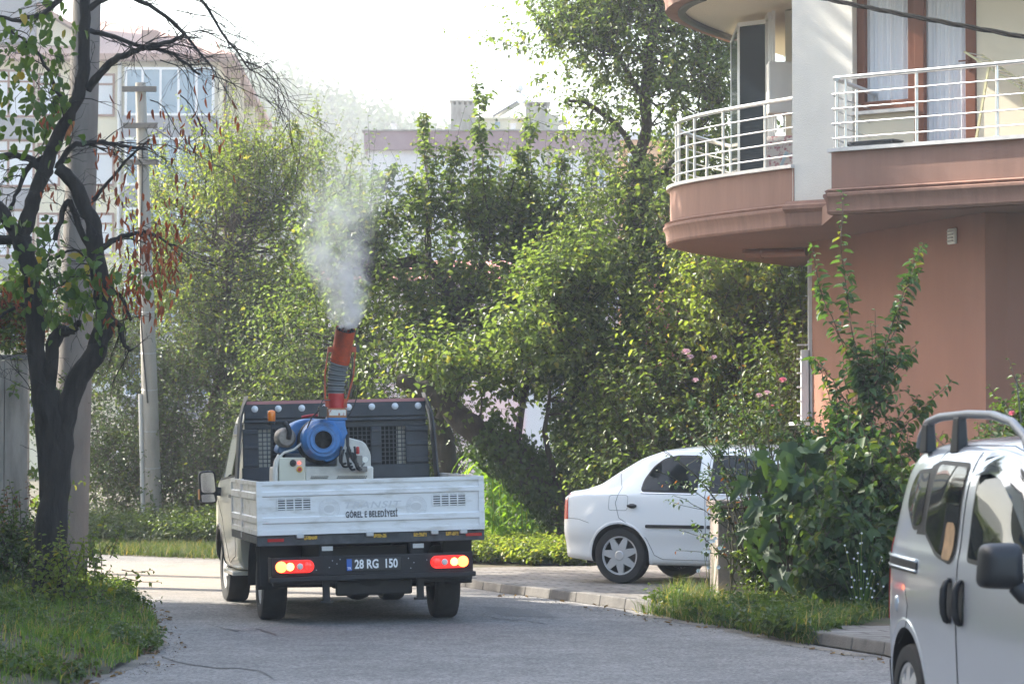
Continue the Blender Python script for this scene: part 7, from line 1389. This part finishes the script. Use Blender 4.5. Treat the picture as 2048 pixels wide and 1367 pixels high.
for (x, y, r_, mm) in ((1372, 706, .05, PALE), (1380, 716, .045, PALE), (1428, 716, .035, PALE), (1391, 762, .038, PALE), (1518, 793, .04, PALE), (1534, 787, .038, PALE), (1565, 762, .045, PINK), (1545, 812, .02, PINK)):
    c = P(x, y, 28.75) - rb_; fl = MB(); 
    for k in range(16):
        a = k*2.4; t = k/16; d = Vector((math.cos(a)*(.25 + t), math.sin(a)*(.25 + t)*.8, .9 - t*1.1)).normalized(); s = d.cross(Vector((0, 0, 1))).normalized()*r_*.45; u = d.cross(s).normalized()*r_*.1; o = c + d*r_*(.25 + .1*t); e = c + d*r_*(.8 + .3*t)
        fl.add([o - s*.4, o + s*.4, e + s, e + d*r_*.12, e - s], [(0, 1, 2, 3, 4)])
    fl.build('bloom', mm, rs, smooth=60)
for (x, y, n, s, lab) in ((1422, 1100, 9, 14, 'small white rose cluster at the left face of the cement pier'), (1722, 1150, 46, 26, 'spray of tiny white wild flowers beside the silver van')):
    b0 = P(x, y + 40, 28.0 if n < 20 else 26.9); b0.z = .1; w_ = thing('white_flowers', b0, 0, lab, 'flowers'); m = MB(); st_ = MB(); R_ = .022 if n < 20 else .011
    for k in range(n):
        c = P(x + rn.gauss(0, s), y + rn.gauss(0, s*1.5), b0.y + rn.gauss(0, .1)) - b0; st_.tube([(c.x*.2, c.y*.2, 0), c*.6, c], .0025, 4)
        for j in range(6): a = j*1.05; d = Vector((math.cos(a), -.5, math.sin(a))).normalized(); q = Vector((-math.sin(a), 0, math.cos(a)))*R_*.4; m.add([c, c + d*R_*.7 + q, c + d*R_*1.1, c + d*R_*.7 - q], [(0, 1, 2, 3)])
    m.build('petals', mat('white petals', (.75, .75, .72), .6), w_, smooth=0); st_.build('stems', GR2, w_)
# rose bush beyond the van roof
shrub('bush with a pink rose at the wall behind the silver van roof rail', [blob(2050, 850, 30, 35, 23, .3), blob(2000, 950, 60, 60, 22.6, .3)], HYD, 75, 40, 8, name='wall_bush', leaf=(.06, .04), sl=(.15, .35), crad=.2)
c = P(2024, 830, 22.8); fl = MB()
for k in range(16): a = k*2.4; t = k/16; d = Vector((math.cos(a)*(.25+t), math.sin(a)*(.25+t), .9 - t)).normalized(); s = d.cross(Vector((0, 0, 1))).normalized()*.016; fl.add([c + d*.01 - s*.4, c + d*.01 + s*.4, c + d*.035 + s, c + d*.035 - s], [(0, 1, 2, 3)])
tag(fl.build('rose', PINK), 'single pink rose bloom above the silver van roof rail', 'flower')
# ---------------------------------------------------------------- spray mist rising from the nozzle
spm = spr.matrix_basis; noz = spm @ N1; mb = MB(); path = [noz, noz + Vector((-.02, .1, .30)), noz + Vector((-.10, .2, .62)), noz + Vector((-.08, .35, 1.0)), noz + Vector((.06, .5, 1.5)), noz + Vector((.12, .7, 2.0)), noz + Vector((.1, .9, 2.5))]
pl = []
for i in range(len(path) - 1): pl += [path[i].lerp(path[i+1], t/3) for t in range(3)]
pl.append(path[-1]); rad = [.12 + .85 * (i/(len(pl)-1))**.65 for i in range(len(pl))]; mb.v = []; mb.tube([p - noz for p in pl], rad, 20)
sm = mb.build('spray_mist', bpy.data.materials.new('spray mist')); sm.location = noz; tag(sm, 'white spray mist rising from the orange cannon above the truck', 'mist', kind='stuff')
mm = sm.data.materials[0]; mm.use_nodes = True; nt = mm.node_tree; nt.nodes.clear(); n_ = nt.nodes; l_ = nt.links
def MATH(op, a, b=None, c=None):
    x = n_.new('ShaderNodeMath'); x.operation = op
    for i, v in enumerate((a, b, c)):
        if v is None: continue
        if isinstance(v, (int, float)): x.inputs[i].default_value = v
        else: l_.new(v, x.inputs[i])
    return x.outputs[0]
tc = n_.new('ShaderNodeTexCoord'); sx = n_.new('ShaderNodeSeparateXYZ'); l_.new(tc.outputs['Object'], sx.inputs[0]); z = sx.outputs[2]
cv = n_.new('ShaderNodeFloatCurve'); t = MATH('DIVIDE', z, 2.5)
mp_ = cv.mapping.curves[0]; pts2 = [(0, .5), (.12, .48), (.25, .40), (.4, .42), (.6, .56), (.8, .62), (1, .6)]
mp_.points[0].location = pts2[0]; mp_.points[1].location = pts2[-1]
for p in pts2[1:-1]: mp_.points.new(*p)
cv.mapping.update(); l_.new(t, cv.inputs['Value']); cxn = MATH('SUBTRACT', cv.outputs[0], .5); dx = MATH('SUBTRACT', sx.outputs[0], cxn); cy_ = MATH('MULTIPLY', z, .36); dy = MATH('SUBTRACT', sx.outputs[1], cy_)
r2 = MATH('SQRT', MATH('ADD', MATH('MULTIPLY', dx, dx), MATH('MULTIPLY', dy, dy))); rad_ = MATH('ADD', MATH('MULTIPLY', MATH('POWER', MATH('MAXIMUM', t, 0.0), .65), .72), .085); fall = MATH('MAXIMUM', MATH('SUBTRACT', 1.0, MATH('DIVIDE', r2, rad_)), 0.0)
no = n_.new('ShaderNodeTexNoise'); no.inputs['Scale'].default_value = 2.6; no.inputs['Detail'].default_value = 6; no.inputs['Roughness'].default_value = .6; no.inputs['Distortion'].default_value = 1.1; l_.new(tc.outputs['Object'], no.inputs[0])
nz = MATH('MAXIMUM', MATH('MULTIPLY', MATH('SUBTRACT', no.outputs[0], .43), 7.0), 0.0); fade = MATH('POWER', MATH('MAXIMUM', MATH('SUBTRACT', 1.0, t), 0.0), 2.1); core = MATH('DIVIDE', .10, MATH('ADD', MATH('MULTIPLY', rad_, rad_), .004))
den = MATH('MULTIPLY', MATH('MULTIPLY', MATH('MULTIPLY', MATH('POWER', fall, 1.2), nz), MATH('MULTIPLY', fade, core)), 22.0)
pv = n_.new('ShaderNodeVolumePrincipled'); pv.inputs['Color'].default_value = (.97, .98, 1, 1); pv.inputs['Anisotropy'].default_value = .3; l_.new(den, pv.inputs['Density']); mo_ = n_.new('ShaderNodeOutputMaterial'); l_.new(pv.outputs[0], mo_.inputs['Volume'])

# fallen leaves, pebbles and grit along the road edges
def debris(name, label, poly, n, size, m, seed, z=.012):
    rng = np.random.default_rng(seed); p = poly_region(poly, z, clump=60)(rng, n); n = len(p); a = rng.normal(0, .35, (n, 3)) + np.array([0, 0, 1.]); ax = nrm(rng.normal(size=(n, 3)) * np.array([1, 1, .15]))
    V, Q = leaf_arrays(p, ax, a, rng.uniform(.4, 1.5, n) * size, rng.uniform(.4, 1.3, n) * size * .7, rng, .1, .3); return tag(mesh_np(name, V, Q, m), label, 'litter', kind='stuff')
M_PEB = leaf_mat('pale grit', (.10, .09, .08), (.32, .29, .25), trans=.0, rough=.9); M_LIT_ = leaf_mat('dry litter', (.10, .06, .03), (.24, .16, .08), trans=.1, rough=.9)
kerbside = [XY(1766, 1330), XY(1640, 1305), XY(1500, 1280), XY(1300, 1245), XY(1150, 1218), XY(1000, 1196), XY(1000, 1186), XY(1150, 1205), XY(1300, 1228), XY(1500, 1263), XY(1640, 1292), XY(1766, 1314)]
debris('road_litter', 'grit and pebbles washed against the kerb right of the truck', kerbside, 2600, .016, M_PEB, 71)
debris('road_litter', 'dry leaves lying along the kerb right of the truck', kerbside, 260, .045, M_LIT_, 72)
vs_ = [XY(225, 1178), XY(330, 1222), XY(375, 1290), XY(330, 1345), XY(200, 1367), (-2.7, 19.5), (-3.2, 19.5), XY(120, 1367), XY(270, 1330), XY(320, 1290), XY(296, 1225)]
debris('road_litter', 'grit and pebbles scattered at the left verge edge', vs_, 2600, .016, M_PEB, 73)
debris('road_litter', 'dry leaves scattered at the left verge edge', vs_, 420, .045, M_LIT_, 74)
